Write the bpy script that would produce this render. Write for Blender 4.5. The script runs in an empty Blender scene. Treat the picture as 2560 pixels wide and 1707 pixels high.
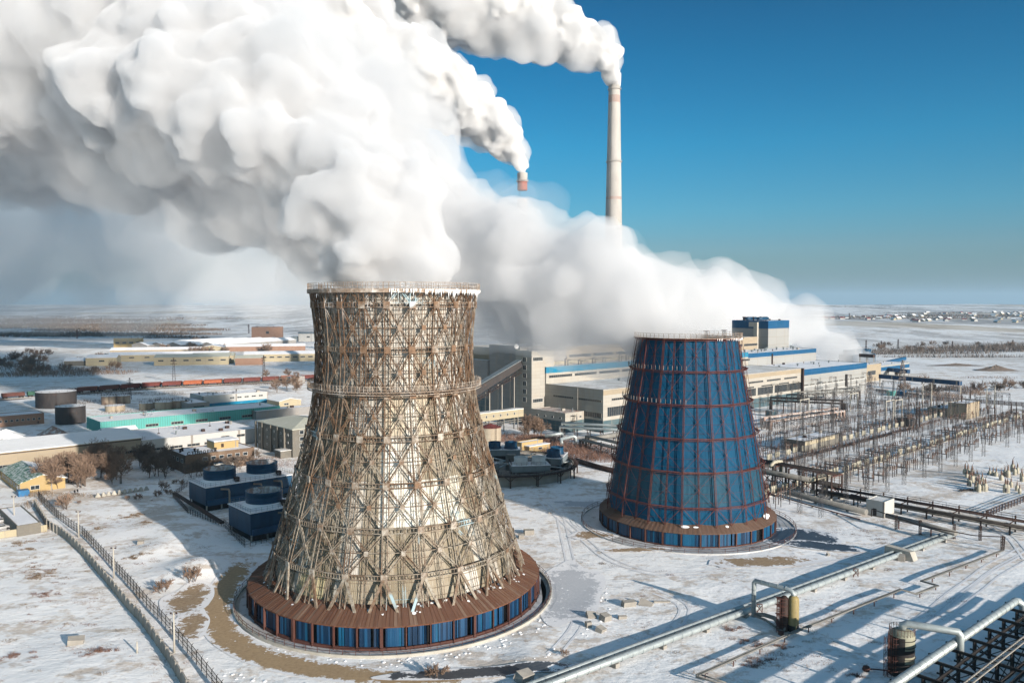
import bpy, bmesh, math, random
from mathutils import Vector, Matrix, noise
R = math.radians
rnd = random.Random(7)
scn = bpy.context.scene
COL = scn.collection
# ------------------------------------------------------------ camera maths
FPX, PITCH, HCAM = 1990.0, R(2.63), 60.0
CP, SP = math.cos(PITCH), math.sin(PITCH)
def P(px, py, z=0.0):
    """photo pixel (2560 wide) -> world point on the level z"""
    u, v = px-1280.0, 853.5-py
    dy, dz = FPX*CP+v*SP, -FPX*SP+v*CP
    t = (z-HCAM)/dz
    return Vector((u*t, dy*t, z))
def Q(px, py, Y):
    """photo pixel at world depth Y"""
    u, v = px-1280.0, 853.5-py
    dy, dz = FPX*CP+v*SP, -FPX*SP+v*CP
    t = Y/dy
    return Vector((u*t, Y, HCAM+dz*t))
# ------------------------------------------------------------ mesh builder
class MB:
    def __init__(s): s.v=[]; s.f=[]; s.m=[]; s.c=[]; s.cur=0; s.col=(1,1,1,1); s.sm=[]; s.smooth=False
    def face(s, idx):
        s.f.append(idx); s.m.append(s.cur); s.c.append(s.col); s.sm.append(s.smooth)
    def poly(s, pts):
        b=len(s.v); s.v += [tuple(p) for p in pts]; s.face(list(range(b,b+len(pts))))
    def box(s, x0,y0,z0,x1,y1,z1, bottom=True):
        b=len(s.v)
        s.v += [(x0,y0,z0),(x1,y0,z0),(x1,y1,z0),(x0,y1,z0),(x0,y0,z1),(x1,y0,z1),(x1,y1,z1),(x0,y1,z1)]
        F=[[0,1,5,4],[1,2,6,5],[2,3,7,6],[3,0,4,7],[4,5,6,7]]
        if bottom: F.append([3,2,1,0])
        for q in F: s.face([b+i for i in q])
    def cbox(s, cx,cy,cz,sx,sy,sz, rz=0, rx=0):
        m = Matrix.Translation((cx,cy,cz)) @ Matrix.Rotation(rz,4,'Z') @ Matrix.Rotation(rx,4,'X')
        b=len(s.v)
        for dz in (-.5,.5):
            for dx,dy in ((-.5,-.5),(.5,-.5),(.5,.5),(-.5,.5)):
                s.v.append(tuple(m @ Vector((dx*sx,dy*sy,dz*sz))))
        for q in ([0,1,5,4],[1,2,6,5],[2,3,7,6],[3,0,4,7],[4,5,6,7],[3,2,1,0]): s.face([b+i for i in q])
    def bar(s, p, q, w, h=None, up=(0,0,1)):
        p=Vector(p); q=Vector(q); d=q-p
        if d.length<1e-6: return
        h = h or w; d.normalize(); upv=Vector(up)
        a=d.cross(upv)
        if a.length<1e-3: a=d.cross(Vector((1,0,0)))
        a.normalize(); b2=a.cross(d).normalized()
        a=a*w*.5; b2=b2*h*.5; b=len(s.v)
        for o in (p,q):
            for k,l in ((-1,-1),(1,-1),(1,1),(-1,1)): s.v.append(tuple(o+a*k+b2*l))
        for f in ([0,1,5,4],[1,2,6,5],[2,3,7,6],[3,0,4,7],[4,5,6,7],[3,2,1,0]): s.face([b+i for i in f])
    def tri(s, p, q, w):  # three-sided thin bar
        p=Vector(p); q=Vector(q); d=(q-p)
        if d.length<1e-6: return
        d.normalize(); a=d.orthogonal().normalized(); c=d.cross(a); b=len(s.v)
        for o in (p,q):
            for k in range(3):
                t=k*2.0944; s.v.append(tuple(o+(a*math.cos(t)+c*math.sin(t))*w*.5))
        for k in range(3):
            k2=(k+1)%3; s.face([b+k,b+k2,b+3+k2,b+3+k])
    def pipe(s, pts, r, n=12, cap=True, radii=None):
        """swept tube with mitred corners"""
        pts=[Vector(p) for p in pts]; N=len(pts); b0=len(s.v); sm=s.smooth; s.smooth=True
        ref=None
        for i,p in enumerate(pts):
            d0=(pts[i]-pts[i-1]).normalized() if i>0 else None
            d1=(pts[i+1]-pts[i]).normalized() if i<N-1 else None
            d=(d0+d1).normalized() if d0 and d1 else (d0 or d1)
            if ref is None: a=d.orthogonal().normalized()
            else: a=(ref-d*ref.dot(d)).normalized()
            ref=a; c=d.cross(a)
            k=1.0
            if d0 and d1: k=1/max(.5,math.sqrt((1+d0.dot(d1))/2))
            rr=radii[i] if radii else r
            for j in range(n):
                t=2*math.pi*j/n
                s.v.append(tuple(p+(a*math.cos(t)+c*math.sin(t))*rr*(1 if k<1.02 else (k*.5+.5))))
        for i in range(N-1):
            for j in range(n):
                j2=(j+1)%n; s.face([b0+i*n+j,b0+i*n+j2,b0+(i+1)*n+j2,b0+(i+1)*n+j])
        s.smooth=False
        if cap:
            s.face([b0+j for j in range(n)][::-1]); s.face([b0+(N-1)*n+j for j in range(n)])
        s.smooth=sm
    def lathe(s, prof, n=32, c=(0,0,0), a0=0, close=False, flat=False, colfn=None):
        b0=len(s.v); sm=s.smooth; s.smooth=not flat
        for r,z in prof:
            for j in range(n):
                t=a0+2*math.pi*j/n; s.v.append((c[0]+r*math.cos(t),c[1]+r*math.sin(t),c[2]+z))
        for i in range(len(prof)-1):
            for j in range(n):
                j2=(j+1)%n
                if colfn: s.col=colfn(i,j)
                s.face([b0+i*n+j,b0+i*n+j2,b0+(i+1)*n+j2,b0+(i+1)*n+j])
        s.smooth=False
        if close: s.face([b0+(len(prof)-1)*n+j for j in range(n)])
        s.smooth=sm
    def prism(s, poly, z0, z1):
        n=len(poly); b=len(s.v)
        s.v += [(x,y,z0) for x,y in poly]+[(x,y,z1) for x,y in poly]
        for i in range(n): s.face([b+i,b+(i+1)%n,b+n+(i+1)%n,b+n+i])
        s.face([b+n+i for i in range(n)]); s.face([b+i for i in range(n)][::-1])
    def latt(s, p, q, w, n, cw=.12, zw=.07, side=None, faces=4, tri=False):
        """lattice mast / girder: four chords with zig-zag lacing"""
        p=Vector(p); q=Vector(q); d=(q-p).normalized()
        if side is None: a=d.cross(Vector((0,0,1)));  a = a if a.length>1e-3 else Vector((1,0,0))
        else: a=Vector(side)
        a=(a-d*a.dot(d)).normalized(); c=d.cross(a)
        w0,w1=(w if isinstance(w,tuple) else (w,w))
        cs=[(-1,-1),(1,-1),(1,1),(-1,1)]
        def pt(k,t): 
            ww=(w0+(w1-w0)*t)*.5
            return p.lerp(q,t)+a*cs[k%4][0]*ww+c*cs[k%4][1]*ww
        fn=s.tri if tri else (lambda A,B,W: s.bar(A,B,W))
        for k in range(4): fn(pt(k,0),pt(k,1),cw)
        for k in range(faces):
            for i in range(n):
                if i%2==0: s.tri(pt(k,i/n),pt(k+1,(i+1)/n),zw)
                else: s.tri(pt(k+1,i/n),pt(k,(i+1)/n),zw)
    def ladder(s, p, q, w, n, side, cw=.12, zw=.07, zig=True, th=None):
        """flat laced strip: two chords with zig-zag or rungs"""
        p=Vector(p); q=Vector(q); d=(q-p).normalized(); a=Vector(side); a=(a-d*a.dot(d)).normalized()*w*.5
        s.bar(p-a,q-a,cw,th,up=a); s.bar(p+a,q+a,cw,th,up=a)
        for i in range(n):
            t0,t1=i/n,(i+1)/n
            A,B=p.lerp(q,t0),p.lerp(q,t1)
            if zig:
                if i%2==0: s.tri(A-a,B+a,zw)
                else: s.tri(A+a,B-a,zw)
            else: s.bar(A-a,A+a,zw)
    def build(s, name, mats, parent=None, loc=None, data_name=None):
        me=bpy.data.meshes.new(data_name or name)
        me.from_pydata(s.v,[],s.f)
        if not isinstance(mats,(list,tuple)): mats=[mats]
        for m in mats: me.materials.append(m)
        me.polygons.foreach_set('material_index', s.m)
        me.polygons.foreach_set('use_smooth', s.sm)
        if any(c!=(1,1,1,1) for c in s.c):
            at=me.attributes.new('tint','FLOAT_COLOR','FACE')
            at.data.foreach_set('color',[x for c in s.c for x in c])
        me.update()
        o=bpy.data.objects.new(name,me); COL.objects.link(o)
        if parent: o.parent=parent
        if loc: o.location=loc
        return o
def tag(o,label=None,cat=None,group=None,kind=None):
    if label: o['label']=label
    if cat: o['category']=cat
    if group: o['group']=group
    if kind: o['kind']=kind
    return o
def empty(name,loc=(0,0,0),rz=0,label=None,cat=None,group=None):
    o=bpy.data.objects.new(name,None); COL.objects.link(o); o.location=loc; o.rotation_euler=(0,0,rz)
    o.empty_display_size=.5
    return tag(o,label,cat,group)
KIDS={}
def kids(o): return [c for c in o.children]
def copy_tree(o, parent=None):
    c=o.copy(); COL.objects.link(c)
    if parent is not None: c.parent=parent
    for ch in list(o.children): copy_tree(ch,c)
    return c
def inst(proto, first, loc, rz=0, sc=None, label=None, group=None):
    o = proto if first else copy_tree(proto)
    o.location=loc; o.rotation_euler=(0,0,rz)
    if sc: o.scale=(sc,sc,sc) if not isinstance(sc,tuple) else sc
    if label: o['label']=label
    if group: o['group']=group
    return o
# ------------------------------------------------------------ materials
class NT:
    def __init__(s,name):
        s.mat=bpy.data.materials.new(name); s.mat.use_nodes=True; s.nt=s.mat.node_tree; s.nt.nodes.clear()
        s.out=s.n('ShaderNodeOutputMaterial'); s.b=s.n('ShaderNodeBsdfPrincipled')
        s.nt.links.new(s.b.outputs[0],s.out.inputs[0])
    def n(s,t,**kw):
        o=s.nt.nodes.new(t)
        for k,v in kw.items(): setattr(o,k,v)
        return o
    def l(s,a,b): s.nt.links.new(a,b)
    def co(s,scale=(1,1,1),kind='Object'):
        tc=s.n('ShaderNodeTexCoord'); mp=s.n('ShaderNodeMapping'); s.l(tc.outputs[kind],mp.inputs[0]); mp.inputs['Scale'].default_value=scale
        return mp.outputs[0]
    def noise(s,co,scale,detail=4,rough=.6,dist=0):
        o=s.n('ShaderNodeTexNoise'); s.l(co,o.inputs['Vector']); o.inputs['Scale'].default_value=scale
        o.inputs['Detail'].default_value=detail; o.inputs['Roughness'].default_value=rough; o.inputs['Distortion'].default_value=dist
        return o.outputs[0]
    def ramp(s,fac,a,b,ca=(0,0,0,1),cb=(1,1,1,1)):
        o=s.n('ShaderNodeValToRGB'); s.l(fac,o.inputs[0]); e=o.color_ramp.elements
        e[0].position=a; e[0].color=ca; e[1].position=b; e[1].color=cb
        return o.outputs[0]
    def mix(s,fac,a,b,mode='MIX'):
        o=s.n('ShaderNodeMix'); o.data_type='RGBA'; o.blend_type=mode
        for v,i in ((fac,0),(a,6),(b,7)):
            if isinstance(v,(int,float)): o.inputs[i].default_value=v
            elif isinstance(v,tuple): o.inputs[i].default_value=v if len(v)==4 else (*v,1)
            else: s.l(v,o.inputs[i])
        return o.outputs[2]
    def math(s,op,a,b=None):
        o=s.n('ShaderNodeMath'); o.operation=op
        for i,v in enumerate((a,b)):
            if v is None: continue
            if isinstance(v,(int,float)): o.inputs[i].default_value=v
            else: s.l(v,o.inputs[i])
        return o.outputs[0]
    def base(s,c,rough=.8,metal=0,spec=.3):
        if isinstance(c,tuple): s.b.inputs['Base Color'].default_value=(*c[:3],1)
        else: s.l(c,s.b.inputs['Base Color'])
        s.b.inputs['Roughness'].default_value=rough; s.b.inputs['Metallic'].default_value=metal
        s.b.inputs['Specular IOR Level'].default_value=spec
        return s
    def bump(s,h,strength=.5,dist=.1):
        o=s.n('ShaderNodeBump'); s.l(h,o.inputs['Height']); o.inputs['Strength'].default_value=strength; o.inputs['Distance'].default_value=dist
        s.l(o.outputs[0],s.b.inputs['Normal']); return s
    def attr(s,name='tint'):
        o=s.n('ShaderNodeAttribute'); o.attribute_name=name; return o.outputs['Color']
M={}
def weather(name, c1, c2, scale=.5, c3=None, t3=(.62,.72), rough=.8, metal=0, stretch=(1,1,.25), bump=.0, kind='Object', t=(.35,.65), spec=.3):
    """worn two- or three-tone surface with vertical streaks"""
    if 'snow' not in name: c1,c2,c3=[tuple(x*GS for x in q[:3])+(1,) if q else None for q in (c1,c2,c3)]
    k=NT(name); co=k.co(stretch,kind); f=k.ramp(k.noise(co,scale,6,.65),*t)
    c=k.mix(f,c1,c2)
    if c3: c=k.mix(k.ramp(k.noise(k.co((1,1,.6),kind),scale*2.3,5,.7),*t3),c,c3)
    k.base(c,rough,metal,spec)
    if bump: k.bump(k.noise(co,scale*6,3),bump,.05)
    M[name]=k.mat; return k.mat
SUN_E,SKY_E,EXPO=4.8,.10,.86; HAZE=.00005; WS=.56; GS=.78
# ---- materials of the place
def mat_ground():
    k=NT('snow_ground'); co=k.co((1,1,1)); 
    sep=k.n('ShaderNodeSeparateXYZ'); k.l(co,sep.inputs[0])
    # distance from the works decides how much scrub the steppe shows
    ln=k.n('ShaderNodeVectorMath',operation='LENGTH'); k.l(co,ln.inputs[0]); dist=ln.outputs['Value']
    far=k.ramp(k.math('DIVIDE',dist,4000.0),.12,.55)
    big=k.noise(co,.011,5,.62,.4); mid=k.noise(k.co((1,1.6,1)),.075,6,.68,.3); fine=k.noise(co,.55,5,.7)
    s1=k.math('ADD',k.math('MULTIPLY',mid,.62),k.math('ADD',k.math('MULTIPLY',fine,.33),k.math('MULTIPLY',big,.34)))
    grass=k.ramp(s1,.64,.72)
    s2=k.math('ADD',k.math('MULTIPLY',k.noise(k.co((1,1.3,1)),.19,4,.6),.5),k.math('MULTIPLY',fine,.5))
    tuft=k.ramp(s2,.555,.64)
    snow=k.mix(k.ramp(k.noise(co,.04,4),.3,.7),(.84,.83,.82,1),(.78,.775,.78,1))
    brown=k.mix(k.ramp(fine,.35,.65),(.30,.20,.125,1),(.42,.31,.20,1))
    c=k.mix(k.math('MULTIPLY',grass,.58),snow,brown)
    c=k.mix(k.math('MULTIPLY',tuft,.42),c,(.34,.22,.16,1))
    # far steppe: scrub specks and bare fields
    sc=k.noise(k.co((1,.28,1)),.012,6,.72,.2); fl=k.noise(k.co((1,.5,1)),.0014,3,.5,.3)
    scrub=k.ramp(k.math('ADD',k.math('MULTIPLY',sc,.7),k.math('MULTIPLY',fl,.4)),.505,.59)
    c=k.mix(k.math('MULTIPLY',k.math('MULTIPLY',scrub,far),.75),c,(.17,.15,.14,1))
    field=k.ramp(k.noise(k.co((1,.35,1)),.0022,2,.4,.2),.58,.63)
    c=k.mix(k.math('MULTIPLY',k.math('MULTIPLY',field,far),.6),c,(.47,.37,.25,1))
    k.base(c,.85,0,.2)
    h=k.math('ADD',k.math('MULTIPLY',k.noise(k.co((1,1.4,1)),.28,6,.62),1.0),k.math('MULTIPLY',k.noise(k.co((1,1.6,1)),1.3,4,.7),.25))
    k.bump(h,.42,.7)
    M['ground']=k.mat
def mat_strip(name,ca,cb,lo,hi,wet=False,snow=(.76,.75,.76,1)):
    """dirt or ice breaking up into snow at its margins: uv.y is 0..1 across the strip"""
    k=NT(name); tc=k.n('ShaderNodeTexCoord'); at=k.n('ShaderNodeAttribute'); at.attribute_name='edge'
    co=k.co((1,1,1)); n1=k.noise(co,.35,6,.7); n2=k.noise(co,1.6,4,.7)
    e=k.math('ADD',at.outputs['Fac'],k.math('ADD',k.math('MULTIPLY',k.math('SUBTRACT',n1,.5),2.6),k.math('MULTIPLY',k.math('SUBTRACT',n2,.5),1.3)))
    f=k.ramp(e,lo,hi)
    d=k.mix(k.ramp(n2,.3,.7),ca,cb)
    k.base(k.mix(f,snow,d),.35 if wet else .9,0,.5 if wet else .2)
    k.bump(n1,.3,.3)
    M[name]=k.mat
def mat_tower_steel(name,rust,pale,blue=None,frost=True,scale=.16):
    k=NT(name); co=k.co(); n1=k.noise(co,scale,5,.7); n2=k.noise(co,1.4,4,.6)
    z=k.n('ShaderNodeSeparateXYZ'); k.l(co,z.inputs[0])
    up=k.ramp(k.math('DIVIDE',z.outputs[2],63.0),.25,.8)
    f=k.ramp(k.math('ADD',n1,k.math('MULTIPLY',up,-.12)),.36,.56)
    c=k.mix(f,rust,pale); c=k.mix(k.ramp(n2,.40,.75),c,tuple(x*.45 for x in rust[:3])+(1,))
    if blue: c=k.mix(k.ramp(k.noise(co,.11,3,.5),.66,.70),c,blue)
    if frost: c=k.mix(k.math('MULTIPLY',k.ramp(k.noise(k.co((1,1,.3)),.5,4,.7),.56,.66),k.ramp(k.math('DIVIDE',z.outputs[2],63.0),.90,.99)),c,(.8,.8,.8,1))
    k.base(c,.75,.1,.3); M[name]=k.mat
def mat_clad(name,corr=2.2,dirt=(.16,.11,.06,1),dirtamt=.55,rough=.7,streak=.35,spec=.3,seam=None):
    """corrugated sheet: tint attribute per panel, ribs as bump, run-down stains"""
    k=NT(name); co=k.co(); tint=k.attr()
    z=k.n('ShaderNodeSeparateXYZ'); k.l(co,z.inputs[0])
    ang=k.math('ARCTAN2',z.outputs[1],z.outputs[0])
    cmb=k.n('ShaderNodeCombineXYZ'); k.l(k.math('MULTIPLY',ang,14.0),cmb.inputs[0]); k.l(k.math('MULTIPLY',z.outputs[2],.10),cmb.inputs[1])
    st=k.noise(cmb.outputs[0],2.6,5,.65)
    bl=k.noise(co,.35,5,.7)
    f=k.ramp(k.math('ADD',k.math('MULTIPLY',st,.6),k.math('MULTIPLY',bl,.4)),.42,.68)
    c=k.mix(k.math('MULTIPLY',f,dirtamt),tint,dirt)
    # light streaks
    c=k.mix(k.math('MULTIPLY',k.ramp(k.noise(cmb.outputs[0],6.0,3,.5),.6,.72),streak),c,k.mix(.5,tint,(.75,.72,.66,1)))
    k.base(c,rough,0,spec)
    w=k.n('ShaderNodeTexWave',wave_type='BANDS'); w.bands_direction='X'
    cm2=k.n('ShaderNodeCombineXYZ'); k.l(k.math('MULTIPLY',ang,20.0*corr),cm2.inputs[0]); k.l(cm2.outputs[0],w.inputs['Vector']); w.inputs['Scale'].default_value=.5
    k.bump(w.outputs[0],.35,.12)
    M[name]=k.mat
def plain(name,c,rough=.7,metal=0,spec=.3,var=.25,scale=.6,st=(1,1,.4)):
    c2=tuple(min(1,x*(1-var)) for x in c[:3])+(1,)
    return weather(name,(*c[:3],1),c2,scale,rough=rough,metal=metal,stretch=st,spec=spec)
mat_ground()
mat_strip('dirt_road',(.40,.285,.165,1),(.29,.20,.12,1),.18,.42)
mat_strip('wet_ice',(.035,.045,.06,1),(.06,.065,.075,1),.22,.34,wet=True)
mat_strip('tan_earth',(.36,.27,.17,1),(.25,.17,.11,1),.38,.62)
mat_strip('track_snow',(.60,.60,.62,1),(.68,.68,.70,1),.35,.75)
mat_strip('grey_ice',(.42,.44,.47,1),(.5,.5,.52,1),.3,.5)
mat_tower_steel('rusty_lattice',(.15,.088,.052,1),(.30,.275,.23,1),blue=(.28,.38,.42,1))
mat_tower_steel('gusset_steel',(.19,.115,.07,1),(.40,.375,.33,1),blue=(.45,.52,.54,1),scale=.25,frost=False)
mat_tower_steel('red_lattice',(.12,.030,.022,1),(.15,.055,.045,1),scale=.2)
mat_tower_steel('frosted_rail',(.27,.20,.15,1),(.55,.52,.48,1),scale=.3)
mat_clad('stained_cladding')
mat_clad('apron_sheets',.6,(.075,.040,.028,1),.6,.9,.12,.15)
mat_clad('blue_cladding',2.0,(.001,.014,.035,1),.4,.6,.01,.12)
weather('rusty_apron',(.17,.062,.028,1),(.30,.18,.10,1),.9,(.58,.53,.49,1),(.62,.72),.85,0,(1,1,1))
weather('brown_apron',(.13,.072,.05,1),(.20,.125,.09,1),.6,(.45,.42,.40,1),(.72,.8),.85,0,(1,1,1))
weather('blue_panel',(.003,.045,.125,1),(.004,.065,.155,1),.9,(.10,.16,.20,1),(.70,.76),.45,0,(1,1,.15),spec=.5)
plain('pale_blue_panel',(.008,.10,.21),.45,var=.3)
plain('dark_blue_panel',(.003,.028,.075),.5,var=.3)
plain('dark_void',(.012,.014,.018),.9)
plain('brown_post',(.105,.042,.032),.75,scale=1.5)
plain('concrete',(.40,.37,.33),.9,scale=.35)
plain('pale_concrete',(.52,.49,.43),.9,scale=.3)
weather('chimney_concrete',(.50,.48,.455,1),(.40,.38,.36,1),.12,(.42,.32,.28,1),(.66,.78),.9,stretch=(1,1,.35))
weather('chimney_red',(.37,.27,.24,1),(.42,.34,.31,1),.12,(.45,.40,.37,1),(.55,.70),.9,stretch=(1,1,.35))
plain('snow',(.80,.80,.81),.85,var=.08,scale=.12,st=(1,1,1))
weather('snow_roof',(.78,.78,.80,1),(.68,.68,.71,1),.1,(.30,.27,.25,1),(.68,.74),.85,stretch=(1,1,1))
weather('thin_snow_roof',(.70,.70,.70,1),(.45,.43,.40,1),.12,(.25,.17,.13,1),(.58,.70),.85,stretch=(1,1,1))
weather('galvanised',(.50,.55,.55,1),(.36,.40,.41,1),.7,(.30,.27,.24,1),(.62,.72),.45,.35,(1,1,1))
plain('pipe_dull',(.27,.26,.24),.65,.1,var=.3,st=(1,1,1))
plain('dark_steel',(.040,.033,.030),.7,.1,var=.4)
plain('rack_steel',(.065,.038,.032),.75,.1,var=.4)
plain('yard_steel',(.17,.15,.145),.7,.1,var=.35,scale=.15)
plain('insulator',(.20,.12,.09),.4,var=.3)
plain('equipment_cream',(.52,.48,.38),.6,var=.3,scale=1.2)
weather('vessel_yellow',(.36,.28,.11,1),(.28,.22,.12,1),.8,(.05,.045,.04,1),(.60,.66),.6)
plain('vessel_grey',(.36,.35,.26),.6,var=.2)
plain('vessel_dark',(.035,.03,.03),.7)
plain('glass_dark',(.03,.04,.05),.15,0,.6,var=.3)
plain('window_frame_white',(.7,.7,.68),.6)
plain('trunk_bark',(.16,.12,.095),.9)
plain('twigs',(.30,.205,.15),.9,var=.3)
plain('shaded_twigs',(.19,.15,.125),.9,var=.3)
plain('dry_grass',(.33,.235,.15),.95,var=.35)
plain('reddish_grass',(.30,.175,.13),.95,var=.3)
# ------------------------------------------------------------ camera, sky, sun
cam=bpy.data.cameras.new('camera'); cam.sensor_width=36; cam.lens=36*FPX/2560; cam.clip_end=60000; cam.clip_start=1
co_=bpy.data.objects.new('camera',cam); COL.objects.link(co_); co_.location=(0,0,HCAM); co_.rotation_euler=(math.pi/2-PITCH,0,0); scn.camera=co_
SUN_EL=R(15.0); SX,SY=.667,-.745            # horizontal direction towards the sun
sun=bpy.data.lights.new('sun','SUN'); sun.energy=SUN_E; sun.angle=R(.53); sun.color=(1,.91,.80)
so=bpy.data.objects.new('sun',sun); COL.objects.link(so)
sd=Vector((SX*math.cos(SUN_EL),SY*math.cos(SUN_EL),math.sin(SUN_EL)))
so.rotation_euler=sd.to_track_quat('Z','Y').to_euler(); so.location=(60,-60,200)
w=bpy.data.worlds.new('World'); scn.world=w; w.use_nodes=True; nt=w.node_tree
bg=nt.nodes['Background']; sky=nt.nodes.new('ShaderNodeTexSky'); sky.sky_type='NISHITA'; sky.sun_disc=False
sky.sun_elevation=SUN_EL; sky.sun_rotation=math.atan2(SX,SY); sky.altitude=300; sky.air_density=1.0; sky.dust_density=.6; sky.ozone_density=2.2
hs=nt.nodes.new('ShaderNodeHueSaturation'); hs.inputs['Saturation'].default_value=1.25; hs.inputs['Hue'].default_value=.49
nt.links.new(sky.outputs[0],hs.inputs['Color']); 
def wn(t,**k):
    o=nt.nodes.new(t)
    for a,b in k.items(): setattr(o,a,b)
    return o
tc_=wn('ShaderNodeTexCoord'); sx_=wn('ShaderNodeSeparateXYZ'); nt.links.new(tc_.outputs['Generated'],sx_.inputs[0])
rp=wn('ShaderNodeValToRGB'); nt.links.new(sx_.outputs[2],rp.inputs[0]); el=rp.color_ramp.elements
TAB=[(-.02,(.14,.19,.25)),(.02,(.15,.21,.27)),(.066,(.25,.38,.49)),(.113,(.18,.47,.60)),(.191,(.055,.49,.64)),(.29,(.0,.40,.55)),(.35,(.0,.33,.47)),(.55,(.55,.62,.62)),(.8,(.95,.95,.86))]
el[0].position=max(0,TAB[0][0]); el[0].color=(*TAB[0][1],1); el[1].position=TAB[1][0]; el[1].color=(*TAB[1][1],1)
for p_,c_ in TAB[2:]: e_=el.new(p_); e_.color=(*c_,1)
mr=wn('ShaderNodeMapRange'); mr.inputs[1].default_value=-.1; mr.inputs[2].default_value=.45; nt.links.new(sx_.outputs[1],mr.inputs[0])
m1=wn('ShaderNodeMix',data_type='RGBA'); nt.links.new(mr.outputs[0],m1.inputs[0]); m1.inputs[6].default_value=(.95,.95,.86,1); nt.links.new(rp.outputs[0],m1.inputs[7])
m2=wn('ShaderNodeMix',data_type='RGBA',blend_type='MULTIPLY'); m2.inputs[0].default_value=1; nt.links.new(hs.outputs[0],m2.inputs[6]); nt.links.new(m1.outputs[2],m2.inputs[7])
nt.links.new(m2.outputs[2],bg.inputs[0]); bg.inputs[1].default_value=SKY_E
scn.view_settings.view_transform='Standard'; scn.view_settings.look='None'; scn.view_settings.gamma=1; scn.view_settings.exposure=EXPO
# ------------------------------------------------------------ ground
def hills(x,y):
    d=math.hypot(x,y)
    if d<900: return 0
    t=min(1,(d-900)/8000); n=noise.noise(Vector((x*.00035,y*.00035,3.1)))*.6+noise.noise(Vector((x*.0011,y*.0011,1.7)))*.3
    h=t*t*(3-2*t)*(45+55*n)
    h+= 10*max(0,noise.noise(Vector((x*.0017,y*.0017,7.7))))*min(1,(d-900)/600)
    return h
def bumps(x,y):
    if y>520: return 0
    n=noise.noise(Vector((x*.05,y*.05,0)))*.35+noise.noise(Vector((x*.17,y*.17,4)))*.09
    # snow bank left of the tower road
    n+=BANK(x,y)
    for cx,cy,r in CLEAR:
        d=math.hypot(x-cx,y-cy)
        if d<r: return -.05
        if d<r+8: n*= (d-r)/8
    return n
B0=P(500,1400); 
def BANK(x,y):
    h=0
    for (px,py,r,hh) in ((470,1340,11,1.6),(500,1420,9,2.0),(400,1320,12,1.0),(390,1380,8,1.2),(2450,1200,14,1.0),(1330,1660,6,.9),(1300,1612,4,.5)):
        c=P(px,py); d=((x-c.x)**2+(y-c.y)**2)/(r*r)
        if d<4: h+=hh*math.exp(-d*1.5)
    return h
T1=Vector((-24.3,165.4,0)); T2=Vector((48.1,217.7,0))
CLEAR=[(T1.x,T1.y,33.5),(T2.x,T2.y,29.5)]
def ground():
    g=MB(); g.smooth=True
    ys=[]; y=70.0
    while y<30000: ys.append(y); y+=max(.9,y*.0085) if y<420 else y*.02
    NX=360
    for y in ys:
        half=60+y*.86
        for i in range(NX+1):
            x=-half+2*half*i/NX; 
            g.v.append((x,y,hills(x,y)+bumps(x,y)))
    for r in range(len(ys)-1):
        for i in range(NX):
            a=r*(NX+1)+i; g.face([a,a+1,a+NX+2,a+NX+1])
    # the land behind and beside the viewer
    b=len(g.v); h0=60+70*.86
    g.smooth=False
    o=g.build('ground',M['ground']); tag(o,'snow covered ground with brown grass','ground',kind='structure')
    g=MB(); g.poly([(-9000,-9000,-.3),(9000,-9000,-.3),(9000,69.8,-.3),(-9000,69.8,-.3)])
    o=g.build('ground_beyond',M['ground']); tag(o,'snow covered ground behind the viewer','ground',kind='structure')
ground()
def strip(name,mat,pts,widths,z=.25,kind='structure',label=None,cross=6,drape=True):
    """a sheet along a centre line; attribute edge = 1 in the middle, 0 at the margins"""
    pts=[Vector(p) for p in pts]
    # resample
    P2=[];W2=[]
    for i in range(len(pts)-1):
        n=max(2,int((pts[i+1]-pts[i]).length/2.5))
        for k in range(n):
            t=k/n; P2.append(pts[i].lerp(pts[i+1],t)); W2.append(widths[i]+(widths[i+1]-widths[i])*t)
    P2.append(pts[-1]); W2.append(widths[-1])
    for _ in range(3):
        P2=[P2[0]]+[(P2[i-1]+P2[i]*2+P2[i+1])/4 for i in range(1,len(P2)-1)]+[P2[-1]]
    v=[];e=[];f=[]
    for i,p in enumerate(P2):
        d=(P2[min(i+1,len(P2)-1)]-P2[max(i-1,0)]); n=Vector((-d.y,d.x,0)).normalized()
        endf=min(1,i/3,(len(P2)-1-i)/3)
        for k in range(cross+1):
            s=k/cross*2-1; q=p+n*s*W2[i]*.5
            v.append((q.x,q.y,(hills(q.x,q.y)+bumps(q.x,q.y) if drape else 0)+z)); e.append((1-abs(s)**1.5)*endf)
    for i in range(len(P2)-1):
        for k in range(cross):
            a=i*(cross+1)+k; f.append([a,a+cross+1,a+cross+2,a+1])
    me=bpy.data.meshes.new(name); me.from_pydata(v,[],f); me.materials.append(M[mat])
    at=me.attributes.new('edge','FLOAT','POINT'); at.data.foreach_set('value',e); me.update()
    for p_ in me.polygons: p_.use_smooth=True
    o=bpy.data.objects.new(name,me); COL.objects.link(o); o['kind']=kind
    if label: o['label']=label
    return o
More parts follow.
